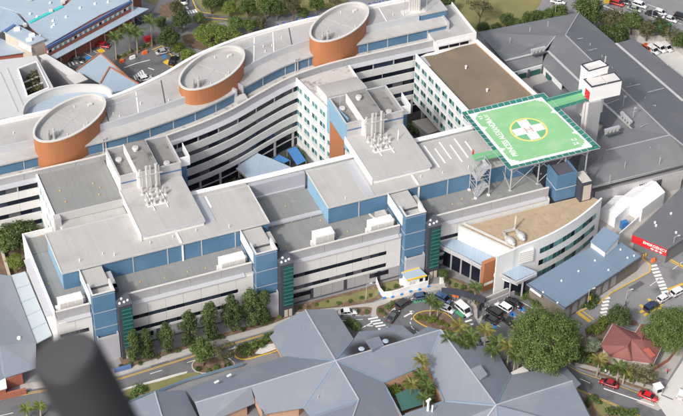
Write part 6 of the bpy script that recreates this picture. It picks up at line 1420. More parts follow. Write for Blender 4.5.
# courtyard floors and left edge
patch('courtyard_floor', [(180, 190), (240, 155), (296, 145), (310, 165), (250, 200)], 'tarmac_dark'); patch('courtyard_floor', [(400, 120), (418, 95), (450, 100), (470, 135), (420, 145)], 'tarmac_dark')
patch('garden_bed', [(293, 148), (297, 146), (312, 168), (306, 172)], 'mulch'); patch('garden_bed', [(222, 190), (232, 178), (246, 183), (236, 195)], 'mulch')
patch('garden_bed', [(-20, 200), (20, 195), (30, 240), (26, 272), (0, 280), (-20, 270)], 'mulch'); patch('garden_bed', [(380, 400), (425, 372), (448, 412), (400, 424)], 'mulch')
patch('garden_bed', [(118, 356), (128, 353), (137, 364), (124, 369)], 'mulch', h=.1)
tag(MB().bar(P(114, 371, .5), P(131, 366.5, .5), .7, 1.0).build('planter_wall', 'blue_trim', None), 'low navy planter wall at the door of the first stair tower', 'planter')
tag(MB().bar(P(1, 248, .7), P(11, 281, .7), .6, 1.4).build('garden_wall', 'render_cream', None), 'beige garden wall at the left picture edge below the dark tree', 'wall')

# repair patches and oil-dark wheel tracks in the asphalt
for rd, pts in ((street, [(150, 366), (168, 360.5), (171, 364), (153, 369.5)]), (street, [(205, 352), (214, 349), (216, 352), (207, 355)]), (lr, [(585, 380), (596, 384), (593, 387), (582, 383)]), (em, [(628, 288), (640, 281), (645, 284), (633, 292)]), (em, [(600, 318), (612, 312), (616, 315), (604, 322)]), (ro_, [(132, 66), (146, 62), (150, 66), (137, 70)])):
    MB().sheet(XY(pts), rd['z'] + .012).build('repair_patch', 'asphalt_patch', rd)
# ================================================================== VEHICLES
CARM = {}
def paint(c):
    k = 'paint_%d_%d_%d' % tuple(int(x * 100) for x in c)
    if k not in M:
        mat(k, c, 0.28, var=0.04, fine=0.02, spec=0.5); b = M[k].node_tree.nodes['Principled BSDF']; b.inputs['Coat Weight'].default_value = 0.6; b.inputs['Coat Roughness'].default_value = 0.08
    return k
def car_meshes(kind):
    """local: x forward, origin at ground centre"""
    if kind == 'sedan': L, W, H, belt = 4.7, 1.8, 1.45, 0.92; prof = [(-2.35, .30), (-2.35, .80), (-2.15, .95), (-1.5, .98), (.75, .93), (1.9, .80), (2.3, .62), (2.35, .30)]; cab = [(-1.75, -0.95, .75), (1.25, 0.45, .70)]
    elif kind == 'suv': L, W, H, belt = 4.6, 1.86, 1.68, 1.02; prof = [(-2.3, .34), (-2.3, .95), (-2.2, 1.05), (-1.5, 1.06), (.95, 1.03), (2.0, .90), (2.27, .70), (2.3, .34)]; cab = [(-2.15, -1.85, .80), (1.35, 0.65, .74)]
    elif kind == 'hatch': L, W, H, belt = 4.1, 1.75, 1.48, 0.95; prof = [(-2.05, .30), (-2.05, .85), (-1.95, .97), (-1.4, .98), (.8, .95), (1.7, .82), (2.02, .62), (2.05, .30)]; cab = [(-1.9, -1.5, .75), (1.2, 0.45, .70)]
    else: L, W, H, belt = 5.0, 1.95, 2.05, 1.15; prof = [(-2.5, .34), (-2.5, 1.1), (-2.45, 1.18), (-1.5, 1.18), (1.55, 1.16), (2.3, .95), (2.48, .7), (2.5, .34)]; cab = [(-2.45, -2.3, .86), (1.75, 1.05, .82)]
    w = W / 2; out = {}
    mb = MB(); n = len(prof)
    ring = []
    for x, z in prof:
        wz = w * (1.0 if z < 0.75 else 0.965) * (0.9 if abs(x) > L / 2 - 0.12 else 1.0); ring.append((x, wz, z))
    vs = [(x, y, z) for x, y, z in ring] + [(x, -y, z) for x, y, z in ring]
    # add belt bulge rows
    fs = [tuple(range(n)), tuple(range(2 * n - 1, n - 1, -1))] + [(i, n + i, n + (i + 1) % n, (i + 1) % n) for i in range(n)]
    mb.add(vs, fs); out['body'] = mb
    (xr, xrt, wt), (xf, xft, wt2) = cab; zb = belt + 0.01; zt = H - 0.05; wb_ = w * 0.93; tw = w * wt / .8 * .9
    g = MB(); g.add([(xr, wb_, zb), (xf, wb_, zb), (xf, -wb_, zb), (xr, -wb_, zb), (xrt, tw, zt), (xft, tw, zt), (xft, -tw, zt), (xrt, -tw, zt)], [(0, 3, 2, 1), (4, 5, 6, 7), (0, 1, 5, 4), (1, 2, 6, 5), (2, 3, 7, 6), (3, 0, 4, 7)]); out['windows'] = g
    r = MB(); r.slab([(xrt - .06, tw + .03, zt + .05), (xft + .06, tw + .03, zt + .05), (xft + .06, -tw - .03, zt + .05), (xrt - .06, -tw - .03, zt + .05)], .06)
    for x in ((xr + xrt) / 2 + .5, (xr + xf) / 2 + .1):
        for s in (1, -1): r.bar((x, s * (wb_ + .01), zb), (x, s * (tw + .02), zt), .09, .05)
    for s in (1, -1):
        r.bar((xf, s * wb_, zb), (xft, s * tw, zt), .09, .06); r.bar((xr, s * wb_, zb), (xrt, s * tw, zt), .12, .06)
    out['roof'] = r
    wr = .33 if kind != 'van' else .36
    ty = MB().tube((0, -.11, 0), (0, .11, 0), wr, n=14); out['tyre'] = ty; out['rim'] = MB().tube((0, -.118, 0), (0, .118, 0), wr * .6, n=10)
    out['wheels'] = [(sx * L * .30, sy * (w - .09), wr) for sx in (1, -1) for sy in (1, -1)]
    out['head'] = MB().box(-.06, .03, -.19, .19, -.07, .07); out['heads'] = [(L / 2 - .04, s * w * .68, prof[-2][1] + .02) for s in (1, -1)]; out['tails'] = [(-L / 2 + .01, s * w * .74, prof[1][1] - .02) for s in (1, -1)]
    out['mirror'] = MB().box(-.08, .08, -.1, .1, -.06, .06); out['mirrors'] = [(xf - .3, s * (w + .06), belt + .08) for s in (1, -1)]
    return out
CK = {}
def car(label, px, py, vec, col, kind='sedan', group=None, z=0.02, cat=None):
    if kind not in CK:
        d = car_meshes(kind); CK[kind] = (d, d['body'], d['windows'].mesh('windows', 'car_glass'), d['tyre'].mesh('tyre', 'tyre'), d['rim'].mesh('rim', 'rim'), d['head'].mesh('headlight', 'lamp_clear'), d['head'].mesh('tail_light', 'lamp_red'))
    d, body, win, tyre, rim, hl_, tl_ = CK[kind]; k = paint(col); key = (kind, k)
    if key not in CARM:
        bm_ = body.mesh('body', k); bb_ = bmesh.new(); bb_.from_mesh(bm_); bmesh.ops.bevel(bb_, geom=bb_.edges[:], offset=.07, segments=2, affect='EDGES', clamp_overlap=True); bb_.to_mesh(bm_); bb_.free()
        for f in bm_.polygons: f.use_smooth = True
        CARM[key] = (bm_, d['roof'].mesh('roof', k), d['mirror'].mesh('wing_mirror', k))
    a, b = P(px, py, .6), P(px + vec[0], py + vec[1], .6); rz = math.atan2(b.y - a.y, b.x - a.x)
    name = {'van': 'parked_van'}.get(kind, 'car')
    t = thing(name, label, cat or ('van' if kind == 'van' else 'car'), (a.x, a.y, z), group, rz)
    inst(CARM[key][0], 'body', t); inst(win, 'windows', t); inst(CARM[key][1], 'roof', t)
    for p in d['wheels']:
        w_ = inst(tyre, 'wheel', t, p); inst(rim, 'rim', w_)
    for p in d['heads']: inst(hl_, 'headlight', t, p)
    for p in d['tails']: inst(tl_, 'tail_light', t, p)
    for p in d['mirrors']: inst(CARM[key][2], 'wing_mirror', t, p)
    return t
WHT, BLK, GRY, SIL, RED, BLU, NVY, GRN = (.78, .78, .78), (.02, .02, .023), (.09, .095, .10), (.42, .43, .44), (.50, .02, .025), (.06, .10, .20), (.03, .045, .09), (.30, .36, .30)
G1 = 'cars at the entrance driveway'; G2 = 'cars in the small disabled car park'; G3 = 'cars on the highway'; G4 = 'cars in the upper left car parks'
car('white sedan parked beside the garden bed left of the zebra crossing', 347.5, 312.3, (17, -1), WHT, 'sedan', G1)
car('dark grey car waiting on the driveway just above the zebra crossing', 392.8, 316.2, (6, -8), GRY, 'sedan', G1)
car('charcoal hatchback at the kerb in front of the white hoarding', 403.3, 303.8, (12, -8), (.05, .05, .052), 'suv', G1)
car('dark blue car parked at the top of the driveway loop', 421.5, 296.5, (12, -2), BLU, 'hatch', G1)
car('mid blue car at the kerb below the dark shelter roof', 443.3, 298.8, (12, 6), (.07, .13, .26), 'suv', G1)
car('small white car behind the traffic island palm', 446.4, 309.0, (12, 5), WHT, 'hatch', G1)
car('long white van beside the entrance footpath', 463.5, 310.3, (13, 11), WHT, 'van', G1)
car('white four wheel drive in the disabled car park by the pylon', 503.6, 307.3, (-13, -8), WHT, 'suv', G2)
car('black car in the farthest blue marked bay right of the white one', 513.3, 302.6, (-13, -8), BLK, 'sedan', G2)
car('black car in the second bay left of the white four wheel drive', 494.3, 312.6, (-13, -8), BLK, 'suv', G2)
car('black car in the leftmost bay beside the dark ramp wall', 490.5, 319.6, (-13, -7), (.025, .025, .03), 'hatch', G2)
car('black car standing alone across the lower aisle of the car park', 507.8, 321.3, (-13, -10), BLK, 'sedan', G2)
car('white car half hidden by palms at the lower driveway', 485, 341.5, (14, -3), WHT, 'sedan', G1)
car('dark red car driving left on the lower right road', 609, 383.5, (-16, -5.5), (.33, .02, .03), 'sedan', 'red cars on the lower right road')
car('bright red car on the lower right road near the driveway', 648.5, 396.6, (16, 6), (.60, .02, .025), 'sedan', 'red cars on the lower right road')
G5 = 'cars in the yellow marked bays'
car('navy car in a yellow marked bay under the right hand tree', 651.5, 306.8, (12, -8), NVY, 'suv', G5)
car('white car with orange roof bar in the middle yellow bay', 664, 298.0, (12, -7), WHT, 'hatch', G5)
car('white car in the yellow bay at the right picture edge', 678.5, 291.8, (12, -6), WHT, 'suv', G5)
car('white car at the right edge on the pale driveway', 682, 394, (4, -9), WHT, 'hatch')
car('white car in the yellow hatched bay behind the curved block', 145.3, 78.3, (11, -3), WHT, 'hatch', G4)
car('silver car in the yellow bays of the small upper left car park', 163.2, 51.6, (12, -3), SIL, 'sedan', G4)
car('black car below the silver one in the upper left car park', 173.3, 60.3, (5, -9), BLK, 'sedan', G4)
car('red car parked under the sky blue awning', 103, 45.3, (10, 2), (.42, .02, .03), 'hatch', G4)
car('dark car parked nearest the blue triangular canopy', 78, 60.0, (10, 3), GRY, 'sedan', G4)
car('navy car half under the sky blue awning', 136.5, 22.5, (9, -3), NVY, 'sedan', G4)
car('white car on the street at the top edge, upper left', 182.5, 0.5, (6, 8), WHT, 'suv')
car('red car leading on the far highway lane', 616.8, 3.2, (12, 3.5), (.55, .02, .02), 'suv', G3)
car('dark car beside the red one on the highway', 623.5, 1.5, (12, 3.5), GRY, 'sedan', G3)
car('large white car on the highway behind the pale green one', 639.8, 4.9, (12, 4), WHT, 'suv', G3)
car('pale green car on the near highway lane', 634.6, 8.8, (12, 3.5), GRN, 'sedan', G3)
car('black car on the near highway lane', 653, 14.4, (12, 4), BLK, 'sedan', G3)
car('white car on the far highway lane beside the black one', 660.6, 12.4, (12, 4), WHT, 'hatch', G3)
car('white sedan on the near highway lane close to the right edge', 670, 19.0, (12, 4), (.66, .66, .66), 'sedan', G3)
car('black car at the right picture edge on the highway', 681, 17.5, (12, 4), BLK, 'suv', G3)
car('white car on the highway slip road above the lawn trees', 558, 1.3, (12, 2), WHT, 'sedan', G3)
G6 = 'cars on the raised pale car park'
car('white van leftmost of three on the pale car park', 653, 50.2, (9, 6), WHT, 'suv', G6)
car('white van in the middle of three on the pale car park', 660, 48.2, (9, 6), WHT, 'suv', G6)
car('white van rightmost of three on the pale car park', 666.5, 47.6, (9, 6), (.7, .7, .7), 'suv', G6)
car('orange red hatchback beside the white vans on the pale car park', 647.5, 48.3, (9, 6), (.55, .10, .03), 'hatch', G6)

# ================================================================== SITE CABIN, BARRIERS, SHELTER, SIGNS
cb = thing('site_cabin', 'white site cabin with yellow roof edge beside the hoarding', 'cabin', P(414, 289, 0))
rt = [P(a, b, 4.0) for a, b in ((401.5, 272.8), (419.5, 267.8), (427, 275.2), (407, 280.2))]
cq = off_poly([(p.x, p.y) for p in rt], .25); MB().prism(cq, 0.3, 3.8).build('cabin_body', 'white_paint', cb); MB().slab(rt, .18).build('roof', 'roof_sky', cb)
for i, j in ((2, 3), (0, 1)): MB().bar(rt[i] - Vector((0, 0, .1)), rt[j] - Vector((0, 0, .1)), .3, .3).build('roof_edge', 'yellow_paint', cb)
a, b = Vector(cq[3]), Vector(cq[2]); dd = (b - a).normalized(); oo = Vector((dd.y, -dd.x))
if oo.dot(Vector(cq[0]) - a) > 0: oo = -oo
for s, e, z0, z1, m, nm in ((.68, .86, 2.2, 3.2, 'window_dark', 'window'), (.12, .26, .5, 2.9, 'cap_pale', 'door'), (.30, .44, .5, 2.9, 'cap_pale', 'door')):
    q0, q1 = a.lerp(b, s), a.lerp(b, e); MB().prism([tuple(q0 + oo * .01), tuple(q1 + oo * .01), tuple(q1 + oo * .07), tuple(q0 + oo * .07)], z0, z1).build(nm, m, cb)
MB().box(-.6, .6, -.5, .5, .25, 1.9).build('air_unit', 'white_paint', None).location = P(402, 284.5); bpy.data.objects['air_unit']['label'] = 'white air conditioning box at the left end of the site cabin'; bpy.data.objects['air_unit']['category'] = 'air conditioner'
hd = thing('hoarding', 'bent white hoarding enclosing bare garden left of the site cabin', 'hoarding', P(390, 295, 0))
HP = [(376, 283.5), (379.5, 293), (383.5, 298), (392, 297), (401, 294.5), (410, 291.5), (419, 289.5), (428, 286.5), (428.5, 281)]
for i in range(len(HP) - 1): MB().bar(P(*HP[i]) + Vector((0, 0, 1.0)), P(*HP[i + 1]) + Vector((0, 0, 1.0)), .15, 2.0).build('panel', 'white_paint', hd)
for i in range(1, len(HP) - 1): p = P(*HP[i]); MB().box(p.x - .3, p.x + .3, p.y - .55, p.y - .15, 0.13, .5).build('foot_block', 'bay_blue', hd)
sh = thing('shelter', 'long dark flat shelter roof in front of the main entrance', 'shelter', P(465, 298, 0))
facet('roof', sh, [(441.5, 287.5, 2.9), (456, 288.5, 2.9), (486, 297.5, 2.9), (484, 302.5, 2.9), (460, 295.5, 2.9), (441.5, 291.5, 2.9)], 'charcoal', .25)
for a, b in ((443, 296), (456, 299), (470, 304), (482, 308)): q = P(a, b, 0); MB().bar(q, (q.x, q.y, 2.6), .15).build('post', 'trim_dark', sh)
MB().bar(P(452, 297.8) + Vector((0, 0, 1)), P(458.5, 299.5) + Vector((0, 0, 1)), .15, 1.0).build('ad_panel', 'orange_plastic', sh)
rw = thing('ramp_wall', 'grey ramp walls zigzagging up to the entrance beside the pylon', 'ramp', P(505, 297, 0))
for a, b, h, m in (((484, 303), (516, 289), 1.6, 'trim_grey'), ((484, 306.5), (520, 292), 1.2, 'grey_panel'), ((478, 312), (485, 305), 2.2, 'charcoal'), ((496, 293), (512, 286.5), 1.8, 'precast_grey'), ((478, 319), (478, 311), 1.5, 'charcoal')):
    MB().bar(P(*a) + Vector((0, 0, h / 2)), P(*b) + Vector((0, 0, h / 2)), .35, h).build('wall', m, rw)
tag(MB().box(-.5, .5, -.25, .25, 0, 2.1).build('sign_board', 'white_paint', None), 'white upright sign board in the entrance garden', 'sign').location = P(441.5, 283.5)
def barrier(label, a, b, m):
    p, q = P(*a), P(*b); t = thing('water_barrier', label, 'barrier', (p + q) / 2, 'plastic barriers across the upper left car park')
    d = (q - p).normalized(); o = Vector((-d.y, d.x, 0)); L = (q - p).length
    for z0, z1, w_ in ((0, .35, .38), (.35, .75, .26), (.75, 1.0, .2)): MB().prism([(v.x, v.y) for v in (p + o * w_, q + o * w_, q - o * w_, p - o * w_)], z0 + .05, z1 + .05).build('tier', m, t)
barrier('orange plastic barrier nearest the blue canopy, left of the white one', (119.8, 63.5), (123.6, 61.8), 'orange_plastic'); barrier('white plastic barrier between two orange ones', (130, 59.8), (135, 57.7), 'white_paint'); barrier('orange plastic barrier right of the white one', (142.4, 54.8), (147.2, 52.9), 'orange_plastic')
barrier('orange plastic barrier at the emergency ramp, upper one', (651.5, 262.5), (654.5, 261), 'orange_plastic'); barrier('orange plastic barrier at the emergency ramp, lower one', (658.5, 259.5), (662.5, 257.5), 'orange_plastic')
tag(MB().prism([(-1.0, -.7), (1.0, -.7), (1.2, .8), (-1.2, .8)], 0, 1.2).prism([(-.9, -.6), (.9, -.6), (.9, .6), (-.9, .6)], 1.21, 1.4).build('skip_bin', 'red_paint', None), 'red skip bin by the palms in the upper left', 'skip bin').location = P(148.5, 40.5)
for i, (a, b) in enumerate(((643, 258), (645.5, 256.5), (648, 255), (650.5, 253.5))):
    p = P(a, b); tag(MB().bar((0, 0, 0), (0, 0, 1.1), .25).build('bollard', 'yellow_paint', None), f'yellow bollard at the emergency ramp, {["first", "second", "third", "fourth"][i]} from the left', 'bollard', 'yellow bollards at the emergency ramp').location = p
def lamp(label, px, py, h=8.0, arm=(1.2, 0)):
    p = P(px, py); t = thing('street_lamp', label, 'lamp post', p)
    MB().tube(p, (p.x, p.y, h), .11, .07, 8).build('pole', 'steel', t); MB().bar((p.x, p.y, h), (p.x + arm[0], p.y + arm[1], h + .15), .09).build('arm', 'steel', t); MB().box(p.x + arm[0] - .35, p.x + arm[0] + .35, p.y + arm[1] - .16, p.y + arm[1] + .16, h + .05, h + .2).build('lamp_head', 'cap_pale', t)
lamp('lamp post on the lawn between second and third stair towers', 366, 300, 5.0); lamp('tall camera pole at the corner of the emergency building', 671, 258, 7.0); lamp('lamp post on the emergency road beside the blue annex', 626, 300, 3.0); lamp('lamp post on the highway side above the dark roof', 554, 24, 8); lamp('lamp post between trees along the highway', 649, 36, 9)
lamp('lamp post rising by the shrubs below the blue annex', 587, 308, 6)
sg_ = thing('road_sign', 'green highway direction sign on a gantry pole', 'sign', P(662, 40)); p = P(662, 40); MB().bar(p, (p.x, p.y, 5.5), .2).build('pole', 'steel', sg_); MB().box(p.x - 2.2, p.x + 2.2, p.y - .4, p.y - .2, 4.2, 5.8).build('board', 'bay_green', sg_)
fl_ = thing('banner_sign', 'orange and white banner sign beside the highway trees', 'sign', P(605, 9)); p = P(605, 9); MB().bar(p, (p.x, p.y, 5.0), .15).build('pole', 'steel', fl_); MB().box(p.x - .8, p.x + .9, p.y - .35, p.y - .2, 2.2, 5.2).build('board', 'yellow_paint', fl_)
ys = thing('bus_sign', 'yellow sign panel on a pole among shrubs below the blue annex', 'sign', P(588, 306)); p = P(588, 306); MB().bar(p, (p.x, p.y, 3.2), .12).build('pole', 'steel', ys); MB().box(p.x - .4, p.x + .4, p.y - .2, p.y - .08, 2.0, 3.4).build('board', 'yellow_paint', ys)
tb = thing('ticket_booth', 'small white ticket booth by the pale driveway at lower right', 'booth', P(658, 394)); p = P(657, 393.5); MB().box(p.x - .8, p.x + .8, p.y - .8, p.y + .8, .1, 2.4).build('cabin', 'precast', tb); MB().box(p.x - 1, p.x + 1, p.y - 1, p.y + 1, 2.42, 2.6).build('roof', 'white_paint', tb); MB().box(p.x - .6, p.x + .6, p.y - .86, p.y - .81, 1.1, 2.0).build('window', 'window_dark', tb)
tag(MB().path([P(*q) + Vector((0, 0, .6)) for q in ((652, 372), (668, 362), (683, 343))], .12, 1.2).build('fence', 'brick', None), 'dark paling fence beside the cottage yard', 'fence')
# blurred dark tube end close to the camera (carried by the aircraft the picture is taken from)
d0 = (CF + CR * ((65.0 - CX) / FPX) - CU * ((354.5 - CY) / FPX)).normalized(); tip = CAM + d0 * 1.5
axd = (CF * 0.60 + (CR * 0.362 - CU * 0.932).normalized() * 0.80).normalized()
tb_ = MB(); R_ = 0.0298
prof_ = [(0.0, 0.0), (0.72 * R_, 0.0), (0.93 * R_, 0.0022), (R_, 0.006), (R_, 0.55)]
ux = axd.cross(Vector((0, 0, 1))).normalized(); uy = axd.cross(ux); NS = 40
vs = []; fs = []
for r, h in prof_:
    for i in range(NS): t = 2 * PI * i / NS; vs.append(tip + axd * h + (ux * math.cos(t) + uy * math.sin(t)) * max(r, 1e-4))
for k in range(len(prof_) - 1):
    for i in range(NS): fs.append((k * NS + i, k * NS + (i + 1) % NS, (k + 1) * NS + (i + 1) % NS, (k + 1) * NS + i))
tube_o = thing('tube_end', 'blurred dark grey round tube end close to the camera, lower left', 'tube', tip)
tb_.add(vs, fs).build('barrel', 'tube_dark', tube_o, smooth=True)
cp0 = [tip - axd * .0006 + (ux * math.cos(2 * PI * i / NS) + uy * math.sin(2 * PI * i / NS)) * R_ * .9 for i in range(NS)]
MB().add(cp0 + [p_ + axd * .002 for p_ in cp0], [tuple(range(NS)), tuple(range(2 * NS - 1, NS - 1, -1))] + [(i, (i + 1) % NS, NS + (i + 1) % NS, NS + i) for i in range(NS)]).build('lit_end_disc', 'tube_end_lit', tube_o)  # added disc, painted paler to stand for sky light on the tube's end
# ================================================================== VEGETATION
def leafcloud(mb, clumps, rnd, per, size, up=0.35):
    for (c, r) in clumps:
        for _ in range(per):
            while True:
                v = Vector((rnd.uniform(-1, 1), rnd.uniform(-1, 1), rnd.uniform(-1, 1)))
                if 0.05 < v.length < 1: break
            v = v.normalized() * (v.length ** 0.45)
            p = Vector(c) + Vector((v.x * r[0], v.y * r[1], v.z * r[2]))
            nrm = (v + Vector((rnd.uniform(-.7, .7), rnd.uniform(-.7, .7), rnd.uniform(-.4, .8) + up))).normalized()
            a = nrm.cross(Vector((rnd.uniform(-1, 1), rnd.uniform(-1, 1), rnd.uniform(-1, 1)))).normalized(); b = nrm.cross(a)
            s = size * rnd.uniform(.6, 1.35); w_ = s * rnd.uniform(.45, .7)
            mb.add([p - a * s, p + b * w_ - a * s * .1, p + a * s, p - b * w_ + a * s * .1], [(0, 1, 2, 3)])
def nofix(mb, name, m):
    me = bpy.data.meshes.new(name); me.from_pydata([tuple(v) for v in mb.v], [], mb.f); me.materials.append(M[m]); me.update(); return me
TP = {}
def tree_proto(kind):
    if kind in TP: return TP[kind]
    rnd = random.Random(hash(kind) % 1000 if False else sum(map(ord, kind))); cr = MB(); tr = MB(); clumps = []
    if kind.startswith('col'):        # unit: height 10, radius 2.4
        tr.tube((0, 0, 0), (.1, 0, 3), .22, .17, 8).tube((.1, 0, 3), (0, .1, 7.5), .17, .06, 8)
        for i in range(60):
            t = rnd.random(); z = 1.3 + 8.3 * t; R = 1.75 * (math.sin(PI * min(1, .16 + t * .84)) ** .65) * rnd.uniform(.75, 1.15); a = rnd.uniform(0, 2 * PI); q = rnd.uniform(.2, 1.0)
            clumps.append(((R * q * math.cos(a), R * q * math.sin(a), z), (.75, .75, .95)))
        for i in range(5): a = rnd.uniform(0, 6.3); z = rnd.uniform(2, 6); tr.tube((.1, 0, z), (1.2 * math.cos(a), 1.2 * math.sin(a), z + 1.2), .07, .03, 6)
        leafcloud(cr, clumps, rnd, 80, .165, .25)
    elif kind.startswith('round'):    # unit: height 8, radius 3.6
        tr.tube((0, 0, 0), (.1, .05, 2.4), .28, .2, 8)
        for i in range(6):
            a = i * 1.05 + rnd.uniform(-.3, .3); tr.tube((.1, .05, 2.2), (1.9 * math.cos(a), 1.9 * math.sin(a), 4.6 + rnd.uniform(-.5, .8)), .13, .05, 6)
        for i in range(62):
            a = rnd.uniform(0, 2 * PI); u = rnd.uniform(-.75, 1); R = math.sqrt(max(0, 1 - u * u)) ; q = rnd.uniform(.45, 1.0) * rnd.uniform(.85, 1.08)
            clumps.append(((2.9 * R * q * math.cos(a), 2.9 * R * q * math.sin(a), 4.9 + 2.4 * u * q), (1.0, 1.0, .75)))
        leafcloud(cr, clumps, rnd, 95, .185)
    elif kind.startswith('loose'):    # open gum-like crown, height 9
        tr.tube((0, 0, 0), (.2, .1, 3.4), .26, .17, 8)
        for i in range(8):
            a = i * .8 + rnd.uniform(-.3, .3); r = rnd.uniform(1.2, 2.6); e = (r * math.cos(a), r * math.sin(a), rnd.uniform(5, 8)); tr.tube((.2, .1, 3.0), e, .11, .035, 6)
            for k in range(3): clumps.append(((e[0] + rnd.uniform(-.9, .9), e[1] + rnd.uniform(-.9, .9), e[2] + rnd.uniform(-.6, .9)), (.95, .95, .65)))
        leafcloud(cr, clumps, rnd, 80, .19)
    elif kind.startswith('spread'):   # flat-topped, height 5, radius 5
        tr.tube((0, 0, 0), (0, 0, 1.8), .3, .22, 8)
        for i in range(7): a = i * .9; tr.tube((0, 0, 1.6), (3 * math.cos(a), 3 * math.sin(a), 3.6), .13, .05, 6)
        for i in range(60):
            a = rnd.uniform(0, 2 * PI); r = 4.4 * math.sqrt(rnd.random()); clumps.append(((r * math.cos(a), r * math.sin(a), 4.1 - .07 * r * r * .6 + rnd.uniform(-.3, .4)), (.95, .95, .45)))
        leafcloud(cr, clumps, rnd, 62, .25, .6)
    elif kind.startswith('fig'):      # height 15, radius 9
        tr.tube((0, 0, 0), (.2, 0, 3.5), .8, .55, 10)
        for i in range(9): a = i * .7; tr.tube((.2, 0, 3.0), (5 * math.cos(a), 5 * math.sin(a), 8.5), .35, .1, 6)
        for i in range(330):
            a = rnd.uniform(0, 2 * PI); u = rnd.uniform(-.55, 1); R = math.sqrt(max(0, 1 - u * u)); q = rnd.uniform(.70, 1.0) if i % 4 else rnd.uniform(.4, .75)
            lump = 1 + .10 * math.sin(3 * a + 1) + .07 * math.sin(7 * a + 3 * u)
            clumps.append(((7.9 * R * q * lump * math.cos(a), 7.9 * R * q * lump * math.sin(a), 7.6 + 5.6 * u * q), (1.35, 1.35, .95)))
        leafcloud(cr, clumps, rnd, 100, .175)
    TP[kind] = (cr, tr, {}, None); return TP[kind]
SPEC = {'col': 10.0, 'round': 7.6, 'loose': 8.8, 'spread': 4.8, 'fig': 13.6}
NTREE = [0]
def tree(label, px, py, h, kind, leaf, group=None, crown=False, sx=1.0, name=None):
    """px,py: trunk foot (or, with crown=True, middle of the crown)"""
    cr, tr, cache, _ = tree_proto(kind); base = kind.rstrip('0123456789'); s = h / SPEC[base]
    p = P(px, py, 0) if not crown else P(px, py, h * (.62 if base != 'spread' else .8)); p = Vector((p.x, p.y, 0))
    if leaf not in cache: cache[leaf] = (nofix(cr, 'crown', leaf), tr.mesh('trunk', 'bark'))
    NTREE[0] += 1; t = thing(name or {'col': 'columnar_tree', 'round': 'round_tree', 'loose': 'gum_tree', 'spread': 'spreading_tree', 'fig': 'fig_tree'}[base], label, 'tree', p, group, NTREE[0] * 2.4)
    inst(cache[leaf][1], 'trunk', t, scale=(s, s, s)); rv = random.Random(NTREE[0] * 13); ax_ = rv.uniform(.86, 1.14); inst(cache[leaf][0], 'crown', t, scale=(s * sx * ax_, s * sx / ax_, s * rv.uniform(.92, 1.08))); return t
# palms
def frond_mesh(L, droop, leaf, seed):
    rnd = random.Random(seed); mb = MB(); n = 9; pts = []
    for i in range(n + 1):
        t = i / n; pts.append(Vector((L * (t - .12 * t * t), 0, L * (.42 * t - droop * t * t))))
    for i in range(n):
        d = (pts[i + 1] - pts[i]); mb.add([pts[i] + Vector((0, .04, 0)), pts[i + 1] + Vector((0, .03, 0)), pts[i + 1] + Vector((0, -.03, 0)), pts[i] + Vector((0, -.04, 0))], [(0, 1, 2, 3)])
        if i == 0: continue
        for s in (1, -1):
            for k in (0, .5):
                c = pts[i].lerp(pts[i + 1], k); ll = L * .30 * math.sin(PI * min(1, (i + k) / n * .8 + .2)) * rnd.uniform(.85, 1.1); tip_ = c + Vector((ll * .45, s * ll, -ll * rnd.uniform(.25, .55)))
                mb.add([c, c + Vector((.16 * L / 2.6, 0, 0)), tip_], [(0, 1, 2)])
    return nofix(mb, 'frond', leaf)
FR = {lf: [frond_mesh(2.7, d, lf, i) for i, d in enumerate((.45, .65, .95))] for lf in ('leaf_palm', 'leaf_palm_dry', 'leaf_light')}
PTR = {}
def palm(label, px, py, h, leaf='leaf_palm', group=None, scale=1.0, crown=False, n=15):
    p = P(px, py, 0) if not crown else P(px, py, h); p = Vector((p.x, p.y, 0)); k = round(h, 1)
    if k not in PTR: PTR[k] = MB().tube((0, 0, 0), (.08, .03, h * .5), .24, .19, 9).tube((.08, .03, h * .5), (0, 0, h - .9), .19, .15, 9).tube((0, 0, h - .9), (0, 0, h), .18, .1, 9).mesh('trunk', 'palm_bark')
    t = thing('palm_tree', label, 'palm tree', p, group); inst(PTR[k], 'trunk', t); rnd = random.Random(int(px * 7 + py))
    for i in range(n):
        o = inst(rnd.choice(FR[leaf]), 'frond', t, (0, 0, h - .05)); tilt = (-.75, -.25, .25)[i % 3] + rnd.uniform(-.15, .15)
        o.rotation_euler = (0, tilt * .7, i * 2.4 + rnd.uniform(-.2, .2)); s = scale * rnd.uniform(.85, 1.12); o.scale = (s, s, s)
    return t
# shrubs
SH = {}
def shrub_mesh(v, leaf):
    if (v, leaf) not in SH:
        rnd = random.Random(v * 17 + 5); cl = [((rnd.uniform(-.55, .55), rnd.uniform(-.55, .55), rnd.uniform(.35, .8)), (.5, .5, .38)) for _ in range(9)]; mb = MB(); leafcloud(mb, cl, rnd, 46, .13, .4); SH[(v, leaf)] = nofix(mb, 'shrub', leaf)
    return SH[(v, leaf)]
def shrubs(where, lst, leaf=None, sz=1.0, seed=1, z=0.0):
    rnd = random.Random(seed)
    for i, q in enumerate(sorted(lst)):
        r = (q[2] if len(q) > 2 else 1.0) * sz; lf = leaf or rnd.choice(('leaf_mid', 'leaf_dark', 'leaf_light', 'leaf_mid'))
        o = bpy.data.objects.new('shrub', shrub_mesh(rnd.randrange(4), lf)); C.objects.link(o); p = P(q[0], q[1], z); o.location = (p.x, p.y, z + .1); s = r * rnd.uniform(.85, 1.2); o.scale = (s, s, s * rnd.uniform(.8, 1.1)); o.rotation_euler = (0, 0, rnd.uniform(0, 6))
        tag(o, f'{ORD[i]} shrub from the left {where}', 'shrub', 'shrubs ' + where)
